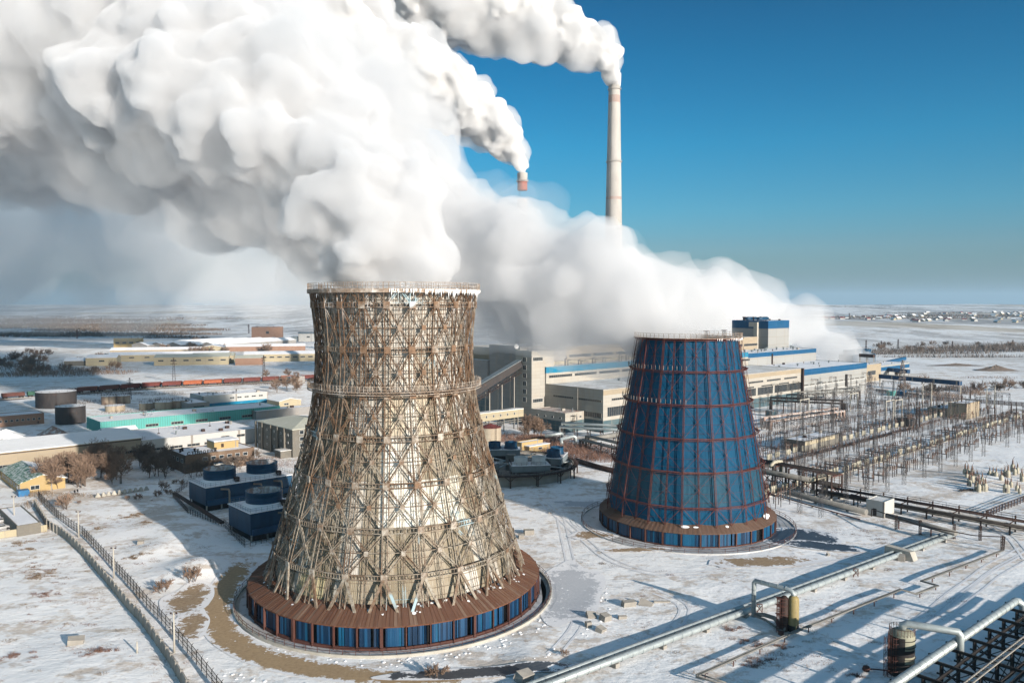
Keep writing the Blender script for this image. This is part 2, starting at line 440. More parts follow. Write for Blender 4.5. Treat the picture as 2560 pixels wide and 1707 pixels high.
def blot(name,mat,cx,cy,rx,ry,rz=0,z=.2,label=None,seed=0):
    """an irregular patch lying on the ground"""
    v=[];e=[];f=[]; NR,NA=8,40; ca,sa=math.cos(rz),math.sin(rz)
    for i in range(NR+1):
        for j in range(NA):
            t=2*math.pi*j/NA; k=i/NR*(1+.35*noise.noise(Vector((math.cos(t)*1.5,math.sin(t)*1.5,seed*3.7))))
            x0,y0=rx*k*math.cos(t),ry*k*math.sin(t); x,y=cx+x0*ca-y0*sa,cy+x0*sa+y0*ca
            v.append((x,y,hills(x,y)+bumps(x,y)+z)); e.append(1-(i/NR)**2)
    for i in range(NR):
        for j in range(NA):
            j2=(j+1)%NA; f.append([i*NA+j,(i+1)*NA+j,(i+1)*NA+j2,i*NA+j2])
    me=bpy.data.meshes.new(name); me.from_pydata(v,[],f); me.materials.append(M[mat])
    at=me.attributes.new('edge','FLOAT','POINT'); at.data.foreach_set('value',e); me.update()
    o=bpy.data.objects.new(name,me); COL.objects.link(o); o['kind']='structure'
    if label: o['label']=label
    return o
def ring(c,r,a0,a1,n=40): return [(c.x+r*math.cos(R(a0+(a1-a0)*i/n)),c.y+r*math.sin(R(a0+(a1-a0)*i/n)),0) for i in range(n+1)]
strip('dirt_road','dirt_road',[P(640,1395),P(600,1420),P(555,1475),P(535,1530),P(560,1590),P(640,1640),P(760,1672),P(900,1692),P(1060,1700),P(1180,1700)],[4,6,7,6.5,6.5,6.5,6.5,6,5,3],z=.12)
for i,a in enumerate([(1995,1345,13,8,-.35,0),(2060,1365,9,4,-.3,2)]):
    c=P(a[0],a[1]); blot('water',"wet_ice",c.x,c.y,a[2],a[3],a[4],z=.22+.03*i,seed=a[5])
for i,a in enumerate([(1480,1338,7,4,.2),(1900,1405,16,4,.15),(470,1500,5,10,.1),(480,1560,3,9,.3),(1590,1375,9,2,.1)]):
    c=P(a[0],a[1]); blot('bare_ground','tan_earth',c.x,c.y,a[2],a[3],a[4],z=.14+.01*i,seed=i+5)
for i,a in enumerate([(1430,1480,7,22,-.1),(1460,1260,10,5,0)]):
    c=P(a[0],a[1]); blot('ice','grey_ice',c.x,c.y,a[2],a[3],a[4],z=.1+.01*i,seed=i+15)
c=P(1200,1683); blot('mud','wet_ice',c.x,c.y,16,2.2,.12,z=.26,seed=31)

for k,L in enumerate(([(2560,1372),(2470,1420),(2400,1470),(2330,1530),(2250,1590)],[(2560,1395),(2480,1440),(2420,1490),(2360,1545)],[(2440,1290),(2530,1345),(2570,1400)],[(1350,1250),(1440,1330),(1520,1400),(1640,1440),(1800,1430)],[(1400,1290),(1430,1420),(1450,1560),(1380,1640)],[(1640,1480),(1720,1510),(1700,1560),(1640,1600)],[(2560,1195),(2420,1220),(2300,1235),(2180,1240)],[(2560,1290),(2400,1265),(2260,1255)],[(560,1320),(640,1330),(700,1370)],[(1830,1410),(1980,1420),(2110,1400),(2230,1360)])):
    pts=[P(x,y) for x,y in L]
    for s_ in (-.95,.95):
        q=[]
        for i,p in enumerate(pts):
            d=(pts[min(i+1,len(pts)-1)]-pts[max(i-1,0)]).normalized(); q.append(p+Vector((-d.y,d.x,0))*s_)
        strip('tyre_track','track_snow',q,[.55]*len(q),z=.05+.006*(k%4),cross=4)
# ------------------------------------------------------------ cooling towers
def prof(tbl,z):
    if z<=tbl[0][0]: return tbl[0][1]
    for (z0,r0),(z1,r1) in zip(tbl,tbl[1:]):
        if z<=z1: return r0+(r1-r0)*(z-z0)/(z1-z0)
    return tbl[-1][1]
def pol(r,a,z): return Vector((r*math.cos(a),r*math.sin(a),z))
def polyr(r,a,n,a0):
    """radius of an n-gon with corner radius r at angle a"""
    s=2*math.pi/n; t=((a-a0)%s)-s/2
    return r*math.cos(s/2)/math.cos(t)
def rail_ring(mb,r,z,n,h=1.1,w=.07,a0=0):
    for i in range(n):
        a,b=a0+2*math.pi*i/n,a0+2*math.pi*(i+1)/n
        mb.bar(pol(r,a,z),pol(r,a,z+h),w)
        for k in (.5,1): mb.bar(pol(r,a,z+h*k),pol(r,b,z+h*k),w*.8)
# ---- the big lattice tower
def big_tower():
    rt=empty('cooling_tower',T1,0,'rusty brown lattice cooling tower with flared base and stained grey cladding','cooling tower')
    N=22; A0=-math.pi/2+R(3.2)
    tbl=[(6,26.6),(13,24.5),(22.6,21.7),(32.4,18.8),(37,17.7),(41.5,16.9),(46,16.4),(51,16.2),(56,16.5),(60,16.95),(63.3,17.4)]
    rr=lambda z: prof(tbl,z)
    rings=[11.1,18.9,26.7,34.9,43.0,51.5,60.0]
    mids=[15.1,22.9,30.8,39.0,47.2,55.7]
    st=2*math.pi/N
    GAP=1.9
    # cladding shell, one tinted sheet per half bay and level
    g=MB(); zs=[5.6]; 
    while zs[-1]<62.6: zs.append(min(63.0,zs[-1]+1.35))
    rs=random.Random(3)
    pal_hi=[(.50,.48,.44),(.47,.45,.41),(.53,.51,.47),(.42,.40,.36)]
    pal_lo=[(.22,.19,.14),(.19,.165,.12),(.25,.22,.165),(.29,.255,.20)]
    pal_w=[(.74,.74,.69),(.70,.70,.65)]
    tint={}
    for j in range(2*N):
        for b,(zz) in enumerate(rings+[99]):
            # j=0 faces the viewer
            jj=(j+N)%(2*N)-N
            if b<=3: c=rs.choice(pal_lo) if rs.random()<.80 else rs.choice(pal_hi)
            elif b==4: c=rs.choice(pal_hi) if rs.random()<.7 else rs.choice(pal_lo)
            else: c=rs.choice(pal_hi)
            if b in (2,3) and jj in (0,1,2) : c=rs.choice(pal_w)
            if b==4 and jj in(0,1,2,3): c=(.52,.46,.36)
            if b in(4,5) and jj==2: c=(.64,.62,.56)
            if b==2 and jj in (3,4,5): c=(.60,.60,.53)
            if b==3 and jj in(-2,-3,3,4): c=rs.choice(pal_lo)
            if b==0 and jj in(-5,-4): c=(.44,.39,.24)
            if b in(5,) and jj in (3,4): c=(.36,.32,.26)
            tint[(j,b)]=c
    nc=88
    for i in range(len(zs)-1):
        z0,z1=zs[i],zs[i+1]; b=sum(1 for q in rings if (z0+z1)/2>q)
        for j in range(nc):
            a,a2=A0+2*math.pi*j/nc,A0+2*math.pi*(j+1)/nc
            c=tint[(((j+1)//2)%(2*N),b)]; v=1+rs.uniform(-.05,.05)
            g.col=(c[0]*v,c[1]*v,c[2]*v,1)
            # sheets overlap downwards like tiles
            r0,r1=rr(z0)-GAP+.05,rr(z1)-GAP
            q0,q1=polyr(r0,a,N,A0),polyr(r0,a2,N,A0); q2,q3=polyr(r1,a2,N,A0),polyr(r1,a,N,A0)
            g.poly([pol(q0,a,z0-.04),pol(q1,a2,z0-.04),pol(q2,a2,z1),pol(q3,a,z1)])
    # vertical white repair strips
    g.build('cladding',M['stained_cladding'],rt)
    for j,z0,z1 in ((0,19,27),(-3,6,30),(2,19,30),(-6,6,20),(1,26.7,36)):
        a=A0+st*j*.5+R(1.3); g=MB()
        for i in range(int(z1-z0)):
            za,zb=z0+i,z0+i+1
            r0,r1=polyr(rr(za)-GAP+.1,a,N,A0),polyr(rr(zb)-GAP+.1,a,N,A0); a2=a+R(2.6)
            r2,r3=polyr(rr(zb)-GAP+.1,a2,N,A0),polyr(rr(za)-GAP+.1,a2,N,A0)
            g.poly([pol(r0,a,za),pol(r3,a2,za),pol(r2,a2,zb),pol(r1,a,zb)])
        g.build('repair_strip',M['pale_concrete'],rt)
    # horizontal girts on the cladding
    g=MB()
    for z in zs[1:]:
        r=rr(z)-GAP+.28
        for j in range(N):
            a,a2=A0+st*j,A0+st*(j+1); g.bar(pol(r,a,z),pol(r,a2,z),.06,.07)
    g.build('girts',M['rusty_lattice'],rt)['label']='thin horizontal rails holding the cladding'
    # main columns (laced box) and secondary ladders
    zc=[5.9]+sorted(rings+mids)+[63.0]
    for j in range(N):
        a=A0+st*j; g=MB(); tan=Vector((-math.sin(a),math.cos(a),0)); rad=Vector((math.cos(a),math.sin(a),0))
        for z0,z1 in zip(zc,zc[1:]):
            n=max(2,round((z1-z0)/1.45))
            p0,p1=pol(rr(z0)-.1,a,z0),pol(rr(z1)-.1,a,z1)
            g.ladder(p0,p1,1.0,n,tan,.15,.08)                     # outer face
            q0,q1=p0-rad*1.15,p1-rad*1.15
            for s in (-.5,.5): g.bar(q0+tan*s,q1+tan*s,.11)         # inner face
            for s in (-1,1):
                for i in range(n):
                    A=p0.lerp(p1,i/n)+tan*.5*s; B=q0.lerp(q1,(i+1)/n)+tan*.5*s
                    A2=q0.lerp(q1,i/n)+tan*.5*s; B2=p0.lerp(p1,(i+1)/n)+tan*.5*s
                    if i%2: g.tri(A,B,.06)
                    else: g.tri(A2,B2,.06)
        g.build('column',M['rusty_lattice'],rt)
    for j in range(N):
        a=A0+st*(j+.5); g=MB(); tan=Vector((-math.sin(a),math.cos(a),0)); rad=Vector((math.cos(a),math.sin(a),0)); cs=math.cos(st/2)
        for z0,z1 in zip(zc,zc[1:]):
            n=max(2,round((z1-z0)/2.0))
            p0,p1=pol((rr(z0)-.45)*cs,a,z0),pol((rr(z1)-.45)*cs,a,z1)
            g.ladder(p0,p1,.5,n,tan,.09,.05)
            q0,q1=p0-rad*1.0,p1-rad*1.0
            g.tri(q0,q1,.11)
            for i in range(0,n,2): g.tri(p0.lerp(p1,i/n),q0.lerp(q1,(i+1)/n),.05)
        g.build('secondary_column',M['rusty_lattice'],rt)
    # ring girders: laced ladder lying against the columns
    for z in rings:
        g=MB(); r=rr(z)
        for j in range(N):
            a,a2=A0+st*j,A0+st*(j+1); p,q=pol(r,a,z),pol(r,a2,z)
            L=(q-p).length; n=round(L/.62)
            for dz in (-.42,.42): g.bar(p+Vector((0,0,dz)),q+Vector((0,0,dz)),.16,.14)
            for i in range(n+1):
                t=i/n; A=p.lerp(q,t); g.bar(A-Vector((0,0,.42)),A+Vector((0,0,.42)),.10 if i%2 else .2,.08)
            pi,qi=pol(r-1.4,a,z),pol(r-1.4,a2,z)
            g.bar(pi,qi,.14)
            for i in range(0,n,2): g.tri(p.lerp(q,i/n),pi.lerp(qi,min(1,(i+1)/n)),.07); g.tri(pi.lerp(qi,i/n),p.lerp(q,i/n),.07)
        g.build('ring_girder',M['rusty_lattice'],rt)
    for z in mids:
        g=MB(); r=rr(z)-.5
        for j in range(N):
            a,a2=A0+st*j,A0+st*(j+1)
            g.bar(pol(r,a,z),pol(r,a2,z),.13,.13)
        g.build('tie_ring',M['rusty_lattice'],rt)
    # diamond bracing, one part per bay
    lv=[(6.0,None)]+[(z,'c') for z in rings]; allz=sorted([(z,'c') for z in rings]+[(z,'m') for z in mids])
    for j in range(N):
        g=MB(); aL,aM,aR=A0+st*j,A0+st*(j+.5),A0+st*(j+1); cs=math.cos(st/2)
        def node(z,k):
            r=rr(z)-.12
            return pol(r,aL,z) if k=='L' else pol(r,aR,z) if k=='R' else pol(r*cs,aM,z)
        def brace(p,q,w=.40):
            rad=Vector((math.cos(aM),math.sin(aM),.1)); d=(q-p).normalized(); side=d.cross(rad)
            n=max(3,round((q-p).length/1.1))
            g.ladder(p,q,w,n,side,.12,.08); 
            off=rad.normalized()*-.42
            g.bar(p+off,q+off,.13)
            for i in range(n):
                if i%2: g.tri(p.lerp(q,i/n),(p+off).lerp(q+off,(i+1)/n),.06)
        seq=[11.1,15.1,18.9,22.9,26.7,30.8,34.9,39.0,43.0,47.2,51.5,55.7,60.0]
        for i in range(0,len(seq)-2,2):
            a,b,c=seq[i],seq[i+1],seq[i+2]
            for k in 'LR': brace(node(a,k),node(b,'M')); brace(node(b,'M'),node(c,k))
        for k in 'LR': 
            brace(node(60.0,k),node(63.0,'M'),.32)
            p,q=node(11.1,k),pol((rr(5.4)+.5)*cs,aM+(R(2.6) if k=='R' else -R(2.6)),5.3)
            g.bar(p,q,.5,.35,up=(math.cos(aM),math.sin(aM),0))
        g.build('diagonal_bracing',M['rusty_lattice'],rt)
    # gusset plates
    for z in rings:
        g=MB()
        for j in range(N):
            a=A0+st*j; p=pol(rr(z)+.05,a,z); g.cbox(p.x,p.y,p.z,.14,1.2,1.3,a)
        g.build('gusset_plates',M['gusset_steel'],rt)['kind']='stuff'
    for z in mids:
        g=MB()
        for j in range(N):
            a=A0+st*(j+.5); p=pol((rr(z)+.0)*math.cos(st/2),a,z); g.cbox(p.x,p.y,p.z,.12,.8,.9,a)
        g.build('gusset_plates',M['gusset_steel'],rt)['kind']='stuff'
    # inner diagonal stays between frame and shell: the bristly look at the flanks
    g=MB(); rs=random.Random(5)
    for z in zs[1:-1]:
        for j in range(4*N):
            a=A0+st*j/4+rs.uniform(-.01,.01); p=pol(rr(z)-.3,a,z+rs.uniform(-.3,.3)); q=pol(rr(z)-GAP+.1,a+rs.uniform(-.02,.02),z-rs.uniform(.2,1.0)); 
            if j%4==0: g.tri(p,q,.05)
            if rs.random()<.03: g.tri(p,p+Vector((rs.uniform(-.25,.25),rs.uniform(-.25,.25),-rs.uniform(.3,.6))),.05)
    g.build('stay_bars',M['rusty_lattice'],rt)['kind']='stuff'
    # walkway at the waist
    g=MB(); z=43.6; r=rr(z)
    g.lathe([(r-.3,z-.1),(r+1.15,z-.1),(r+1.15,z+.05),(r-.3,z+.05),(r-.3,z-.1)],N*2,a0=A0,flat=True)
    for i in range(N*8):
        a=A0+2*math.pi*i/(N*8); g.bar(pol(r-.2,a,z-.25),pol(r+1.2,a,z-.1),.12)
    g.lathe([(r+1.0,z-.55),(r+1.25,z-.55),(r+1.25,z-.40),(r+1.0,z-.40)],N*2,a0=A0,flat=True)
    wk=g.build('walkway',M['frosted_rail'],rt)
    g=MB(); rail_ring(g,r+1.15,z,N*6,1.15,.09); 
    for k in(.25,.75): g.lathe([(r+1.15,z+k*1.15),(r+1.2,z+k*1.15+.05)],N*2,a0=A0)
    g.build('railing',M['frosted_rail'],wk)
    # crown with gallery and railing
    g=MB(); z=63.0; r=rr(z)
    g.lathe([(r-2.2,z-.2),(r+.25,z-.2),(r+.25,z+.05),(r-2.2,z+.05)],N*2,a0=A0,flat=True)
    g.lathe([(r+.2,z-.7),(r+.35,z-.7),(r+.35,z+.1),(r+.2,z+.1)],N*2,a0=A0,flat=True)
    cr=g.build('crown_gallery',M['frosted_rail'],rt)
    g=MB(); rail_ring(g,r+.2,z,N*5,1.3,.08); g.build('railing',M['frosted_rail'],cr); g=MB(); rail_ring(g,r-1.9,z,N*4,1.2,.07); g.build('railing',M['frosted_rail'],cr)
    # icicles on the windward side of the crown
    g=MB(); rs=random.Random(9)
    for i in range(120):
        a=-math.pi/2+R(rs.triangular(0,95,45)); L=rs.uniform(.2,1.2)*(1.6 if rs.random()<.15 else 1); p=pol(r+.4,a,z-.05)
        g.pipe([p,p-Vector((0,0,L*.6)),p-Vector((0,0,L))],.1,5,radii=[rs.uniform(.10,.22),.09,.02])
    ic=g.build('frost',M['snow'],rt); ic['kind']='stuff'
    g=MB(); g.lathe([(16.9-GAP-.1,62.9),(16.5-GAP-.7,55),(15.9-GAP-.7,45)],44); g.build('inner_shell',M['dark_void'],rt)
    # apron roof
    g=MB(); n=44; rs=random.Random(2)
    a0=A0
    for i in range(n):
        a,b=a0+2*math.pi*i/n,a0+2*math.pi*(i+1)/n
        for k in range(6):
            t0,t1=k/6,(k+1)/6; c_=rs.choice([(.125,.066,.044),(.145,.082,.055),(.17,.112,.082),(.112,.056,.038),(.13,.068,.046),(.12,.062,.042)]); g.col=(*c_,1)
            e0,e1=pol(29.95,a,4.25),pol(29.95,b,4.25); i0,i1=pol(25.0,a,6.4),pol(25.0,b,6.4)
            g.poly([e0.lerp(e1,t0),e0.lerp(e1,t1),i0.lerp(i1,t1),i0.lerp(i1,t0)])
        g.col=(.13,.055,.03,1)
        g.poly([pol(29.95,a,4.25),pol(29.95,a,4.05),pol(29.95,b,4.05),pol(29.95,b,4.25)])
        for k in range(1,6):
            t=k/6; aa=a+(b-a)*t; g.bar(pol(polyr(29.9,aa,n,a0),aa,4.29),pol(polyr(25.1,aa,n,a0),aa,6.42),.05,.05)
    ap=g.build('apron_roof',M['apron_sheets'],rt)
    # snow caught on the apron
    g=MB()
    for i in range(60):
        a=rs.choice([rs.uniform(R(-190),R(-150)),rs.uniform(R(-50),R(10)),rs.uniform(R(-180),R(0))]); t=rs.random()**2; r=25.4+2.2*t; z=6.4-(r-25)*.434+.06
        s=rs.uniform(.3,1.0); p=[]
        for k in range(7):
            th=k/7*2*math.pi; rr_=s*rs.uniform(.4,1); p.append(pol(r+math.cos(th)*rr_*.5,a+math.sin(th)*rr_*.6/r,z-math.cos(th)*rr_*.5*.434))
        g.poly(p[::-1])
    sn=g.build('snow_patches',M['snow'],ap); sn['kind']='stuff'
    # base wall: posts, blue louvre panels, dark gaps
    for i in range(n):
        a,b=a0+2*math.pi*i/n,a0+2*math.pi*(i+1)/n
        p,q=pol(29.75,a,0),pol(29.75,b,0); d=(q-p).normalized(); L=(q-p).length; nrm=Vector((math.cos((a+b)/2),math.sin((a+b)/2),0))
        g=MB(); rs2=random.Random(i*7+1)
        x=.35; big=(i%2==0)
        while x<L-.4:
            wd=rs2.choice([.32,.42,.55]) 
            u=x/L; solid=(.1<u<.62) if not big else (.1<u<.9)
            if rs2.random()<(.95 if solid else .55):
                yaw=rs2.uniform(-.1,.1) if solid else rs2.uniform(-.9,.9)
                c=p+d*(x+wd/2)-nrm*.18; g.cur=rs2.choice([0,0,1,2,2])
                g.cbox(c.x,c.y,2.25,wd*.96,.05,3.3,math.atan2(d.y,d.x)+yaw)
            x+=wd+(.12 if rs2.random()<.3 else 0)
        g.build('louvre_panel',[M['blue_panel'],M['pale_blue_panel'],M['dark_blue_panel']],rt)
    g=MB()
    for i in range(n):
        a=a0+2*math.pi*i/n; p=pol(29.85,a,2.1); g.cbox(p.x,p.y,2.1,.5,(.5 if i%4==0 else .2),4.2,a)
    g.lathe([(29.9,.0),(29.9,.55),(29.4,.55),(29.4,0)],n,a0=a0,flat=True)
    g.build('post_frame',M['brown_post'],rt)
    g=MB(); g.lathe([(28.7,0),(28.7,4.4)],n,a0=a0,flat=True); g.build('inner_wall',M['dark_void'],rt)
    # basin kerb
    g=MB(); g.lathe([(32.7,-.1),(32.7,.45),(32.3,.45),(32.3,.06),(29.9,.03)],88,flat=True); g.build('basin_kerb',M['pale_concrete'],rt)
    g=MB(); g.lathe([(32.35,.05),(29.9,.05)],88); g.build('basin_floor',M['ice_floor'],rt)
    g=MB(); rail_ring(g,32.5,.4,88,1.05,.08); g.build('railing',M['brown_post'],rt)
    return rt
def blue_tower():
    rt=empty('cooling_tower',T2,0,'bright blue clad cooling tower with red brown frame and straight sloping sides','cooling tower')
    N=16; A0=-math.pi/2+R(7.5); st=2*math.pi/N
    tbl=[(4.5,22.3),(9.4,21.7),(18,20.3),(26.2,18.8),(34.6,17.1),(43,15.5),(51.4,14.2)]
    rr=lambda z: prof(tbl,z); rings=[9.4,18.0,26.2,34.6,43.0,51.2]; GAP=.95
    g=MB(); zs=[4.2]+[4.2+1.06*i for i in range(1,45)]; rs=random.Random(11)
    blues=[(.0004,.056,.122),(.0004,.052,.114),(.0004,.060,.130)]; greys=[(.014,.064,.105),(.018,.068,.108),(.005,.058,.115)]
    nc=64
    for i in range(len(zs)-1):
        z0,z1=zs[i],min(zs[i+1],51.0); b=sum(1 for q in rings if (z0+z1)/2>q)
        for j in range(nc):
            a,a2=A0+2*math.pi*j/nc,A0+2*math.pi*(j+1)/nc
            bay=(j//2)%(2*N)
            c=random.Random(bay*13+b*7).choice(greys if b==1 else blues)
            v=1+rs.uniform(-.05,.05); g.col=(c[0]*v,c[1]*v,c[2]*v,1)
            r0,r1=rr(z0)-GAP,rr(z1)-GAP
            g.poly([pol(polyr(r0,a,N,A0),a,z0),pol(polyr(r0,a2,N,A0),a2,z0),pol(polyr(r1,a2,N,A0),a2,z1),pol(polyr(r1,a,N,A0),a,z1)])
    g.build('cladding',M['blue_cladding'],rt)
    g=MB()
    for z in zs[2::2]:
        r=rr(z)-GAP+.45
        for j in range(N):
            a,a2=A0+st*j,A0+st*(j+1); g.bar(pol(r,a,z),pol(r,a2,z),.035,.035)
    g.build('girts',M['red_lattice'],rt)
    zc=[4.6]+rings
    for j in range(N):
        a=A0+st*j; g=MB(); tan=Vector((-math.sin(a),math.cos(a),0)); rad=Vector((math.cos(a),math.sin(a),0))
        for z0,z1 in zip(zc,zc[1:]):
            n=max(2,round((z1-z0)/1.1)); p0,p1=pol(rr(z0),a,z0),pol(rr(z1),a,z1)
            g.ladder(p0,p1,.34,n,tan,.10,.06); q0,q1=p0-rad*.8,p1-rad*.8; g.tri(q0,q1,.08)
            for i in range(0,n,2): g.tri(p0.lerp(p1,i/n),q0.lerp(q1,(i+1)/n),.05)
        g.build('column',M['red_lattice'],rt)
    for j in range(N):
        a=A0+st*(j+.5); g=MB(); tan=Vector((-math.sin(a),math.cos(a),0)); rad=Vector((math.cos(a),math.sin(a),0)); cs=math.cos(st/2)
        for z0,z1 in zip(zc,zc[1:]):
            n=max(2,round((z1-z0)/1.4)); p0,p1=pol((rr(z0)-.2)*cs,a,z0),pol((rr(z1)-.2)*cs,a,z1)
            g.ladder(p0,p1,.32,n,tan,.075,.045)
            g.tri(p0-rad*.6,p1-rad*.6,.08)
            for i in range(n): g.tri(p0.lerp(p1,i/n),(p0-rad*.6).lerp(p1-rad*.6,(i+1)/n),.06)
        g.build('secondary_column',M['red_lattice'],rt)
    for z in rings:
        g=MB(); r=rr(z)+.05
        for j in range(N):
            a,a2=A0+st*j,A0+st*(j+1)
            for dr,dz in ((.5,0),(-.3,.0),(.1,-.4)): g.bar(pol(r+dr,a,z+dz),pol(r+dr,a2,z+dz),.11,.11)
            for k in range(10):
                t=k/10; A=pol(r+.5,a,z).lerp(pol(r+.5,a2,z),t); B=pol(r-.3,a,z).lerp(pol(r-.3,a2,z),min(1,t+.1)); C_=pol(r+.1,a,z-.4).lerp(pol(r+.1,a2,z-.4),t+.05)
                g.tri(A,B,.08); g.tri(A,C_,.07)
        g.build('ring_girder',M['red_lattice'],rt)
    for j in range(N):
        g=MB(); aL,aM,aR=A0+st*j,A0+st*(j+.5),A0+st*(j+1); cs=math.cos(st/2)
        for z0,z1 in list(zip(rings,rings[1:])):
            zm=(z0+z1)/2; c=pol((rr(zm)-.1)*cs,aM,zm)
            for p in (pol(rr(z0)-.1,aL,z0),pol(rr(z0)-.1,aR,z0),pol(rr(z1)-.1,aL,z1),pol(rr(z1)-.1,aR,z1)): g.bar(p,c,.06,.06)
            g.cbox(c.x,c.y,c.z,.12,.4,.4,aM)
        zb=9.4
        for s,aa in ((0,aL),(1,aR)): g.bar(pol(rr(zb)-.1,aa,zb),pol((rr(4.6)-.1)*cs,aM,4.8),.11,.11)
        g.build('diagonal_bracing',M['red_lattice'],rt)
    # needle props seen on the shaded flank
    g=MB(); rs=random.Random(4)
    for z in zs[1:]:
        for j in range(3*N):
            a=A0+st*j/3; q=polyr(rr(z),a,N,A0); 
            if rs.random()<.35: g.tri(pol(q-.2,a,z+rs.uniform(-.2,.2)),pol(q-GAP,a+rs.uniform(-.02,.02),z-.3),.04)
    g.build('stay_bars',M['red_lattice'],rt)['kind']='stuff'
    g=MB(); z=51.3; r=rr(z); g.lathe([(r-.9,z-.1),(r+.3,z-.1),(r+.3,z+.1),(r-.9,z+.1)],N,a0=A0,flat=True)
    cr=g.build('crown_gallery',M['frosted_rail'],rt); g=MB(); rail_ring(g,r+.2,z,64,1.2,.09,A0); g.build('railing',M['frosted_rail'],cr)
    for zz in (34.9,43.3):
        g=MB(); r=rr(zz); 
        for i in range(24):
            a=R(-200)+i*R(4.2); g.bar(pol(r+.6,a,zz),pol(r+.6,a,zz+1.1),.07)
        g.build('railing_post',M['frosted_rail'],rt)
    g=MB(); 
    for i in range(40):
        a=-math.pi/2+R(rnd.triangular(10,80,55)); L=rnd.uniform(.2,.9); p=pol(r+.1,a,51.1)
        p=pol(rr(51.2)+.3,a,51.25); g.pipe([p,p-Vector((0,0,L*.6)),p-Vector((0,0,L))],.1,5,radii=[.12,.07,.02])
    g.build('frost',M['snow'],rt)['kind']='stuff'
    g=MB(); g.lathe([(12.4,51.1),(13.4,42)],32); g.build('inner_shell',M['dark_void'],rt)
    n=32
    g=MB()
    for i in range(n):
        a,b=A0+2*math.pi*i/n,A0+2*math.pi*(i+1)/n
        g.col=(*rnd.choice([(.12,.075,.055),(.105,.066,.048),(.135,.09,.068)]),1); g.poly([pol(23.9,a,3.6),pol(23.9,b,3.6),pol(20.6,b,5.3),pol(20.6,a,5.3)]); g.poly([pol(23.9,a,3.6),pol(23.9,a,3.4),pol(23.9,b,3.4),pol(23.9,b,3.6)])
    ap=g.build('apron_roof',M['apron_sheets'],rt)
    g=MB(); rs=random.Random(21)
    for a_,w_,s_ in ((-103,5,1),(-96,3,.6),(-75,2,.8),(-33,7,1.6),(-28,5,1.4)):
        pts=[]
        for k in range(9):
            th=k/9*2*math.pi; pts.append(pol(21.9+math.cos(th)*.5*s_*rs.uniform(.6,1),R(a_+w_*math.sin(th)*.6),4.68-math.cos(th)*.26*s_+.05))
        g.poly(pts[::-1])
    g.build('snow_patches',M['snow'],ap)['kind']='stuff'
    for i in range(n):
        a,b=A0+2*math.pi*i/n,A0+2*math.pi*(i+1)/n
        p,q=pol(23.6,a,0),pol(23.6,b,0); d=(q-p).normalized(); L=(q-p).length; nrm=Vector((math.cos((a+b)/2),math.sin((a+b)/2),0))
        g=MB(); rs2=random.Random(i*7+1); x=.3; gap=(i==2)
        while x<L-.5:
            wd=.42; c=p+d*(x+wd/2)-nrm*.12; g.cur=rs2.choice([0,1,1,2])
            if not (gap and x>L*.5) and rs2.random()>.04: g.cbox(c.x,c.y,1.9,wd*.94,.05,3.1,math.atan2(d.y,d.x)+rs2.uniform(-.12,.12))
            x+=wd
        g.build('louvre_panel',[M['blue_panel'],M['pale_blue_panel'],M['dark_blue_panel']],rt)
    g=MB()
    for i in range(n):
        a=A0+2*math.pi*i/n; p=pol(23.68,a,1.8); g.cbox(p.x,p.y,1.8,.35,.35,3.6,a)
    g.lathe([(23.75,0),(23.75,.3),(23.3,.3)],n,a0=A0,flat=True); g.build('post_frame',M['brown_post'],rt)
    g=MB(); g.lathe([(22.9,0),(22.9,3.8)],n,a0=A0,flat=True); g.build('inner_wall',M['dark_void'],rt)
    g=MB(); g.lathe([(28.9,-.1),(28.9,.25),(28.6,.25),(28.6,.05),(23.7,.05)],64,flat=True); g.build('basin_kerb',M['ice_floor'],rt)
    g=MB(); rail_ring(g,28.8,.2,56,1.1,.09); g.build('railing',M['brown_post'],rt)
weather('ice_floor',(.62,.63,.65,1),(.45,.44,.43,1),.12,(.16,.12,.09,1),(.56,.68),.5,stretch=(1,1,1))
big_tower(); blue_tower()
# ------------------------------------------------------------ chimneys
plain('brick_red',(.36,.11,.07),.85,var=.3)
def chimney(x,y,h,r0,r1,label,bands):
    rt=empty('chimney',(x,y,0),0,label,'chimney')
    zs=[0]; 
    nb=len(bands); 
    rz=lambda z: r0+(r1-r0)*z/h
    for i,(za,zb,m) in enumerate(bands):
        g=MB(); g.lathe([(rz(za),za),(rz(zb),zb)],40); g.build('shaft_band' if m!='chimney_concrete' else 'shaft',M[m],rt)
    g=MB(); g.lathe([(rz(h)+.25,h-4),(rz(h)+.35,h-.2),(rz(h)+.2,h),(rz(h)-.9,h),(rz(h)-1,h-6)],40,flat=True); g.build('cap',M['chimney_concrete'],rt)
    for z in [h-6+.1,h*.73,h*.5,h*.30]:
        g=MB(); g.lathe([(rz(z)-.05,z-.3),(rz(z)+.9,z-.3),(rz(z)+.9,z),(rz(z)-.05,z)],40,flat=True); rail_ring(g,rz(z)+.85,z,24,1.1,.1); g.build('gallery',M['chimney_concrete'],rt)
    g=MB(); a=R(-120)
    g.ladder(pol(rz(0)+.3,a,0),pol(rz(h)+.3,a,h),.6,int(h/2),(-math.sin(a),math.cos(a),0),.07,.05,zig=False); g.build('ladder',M['dark_steel'],rt)
c=Q(1536,207,700); zt=c.z
chimney(c.x,700,zt,9.8,4.85,'tall pale concrete chimney with two faded red bands',[(0,zt*.60,'chimney_concrete'),(zt*.60,zt*.61,'chimney_red'),(zt*.61,zt*.93,'chimney_concrete'),(zt*.93,zt*.955,'chimney_red'),(zt*.955,zt,'chimney_concrete')])
c=Q(1306,433,580); zt=c.z
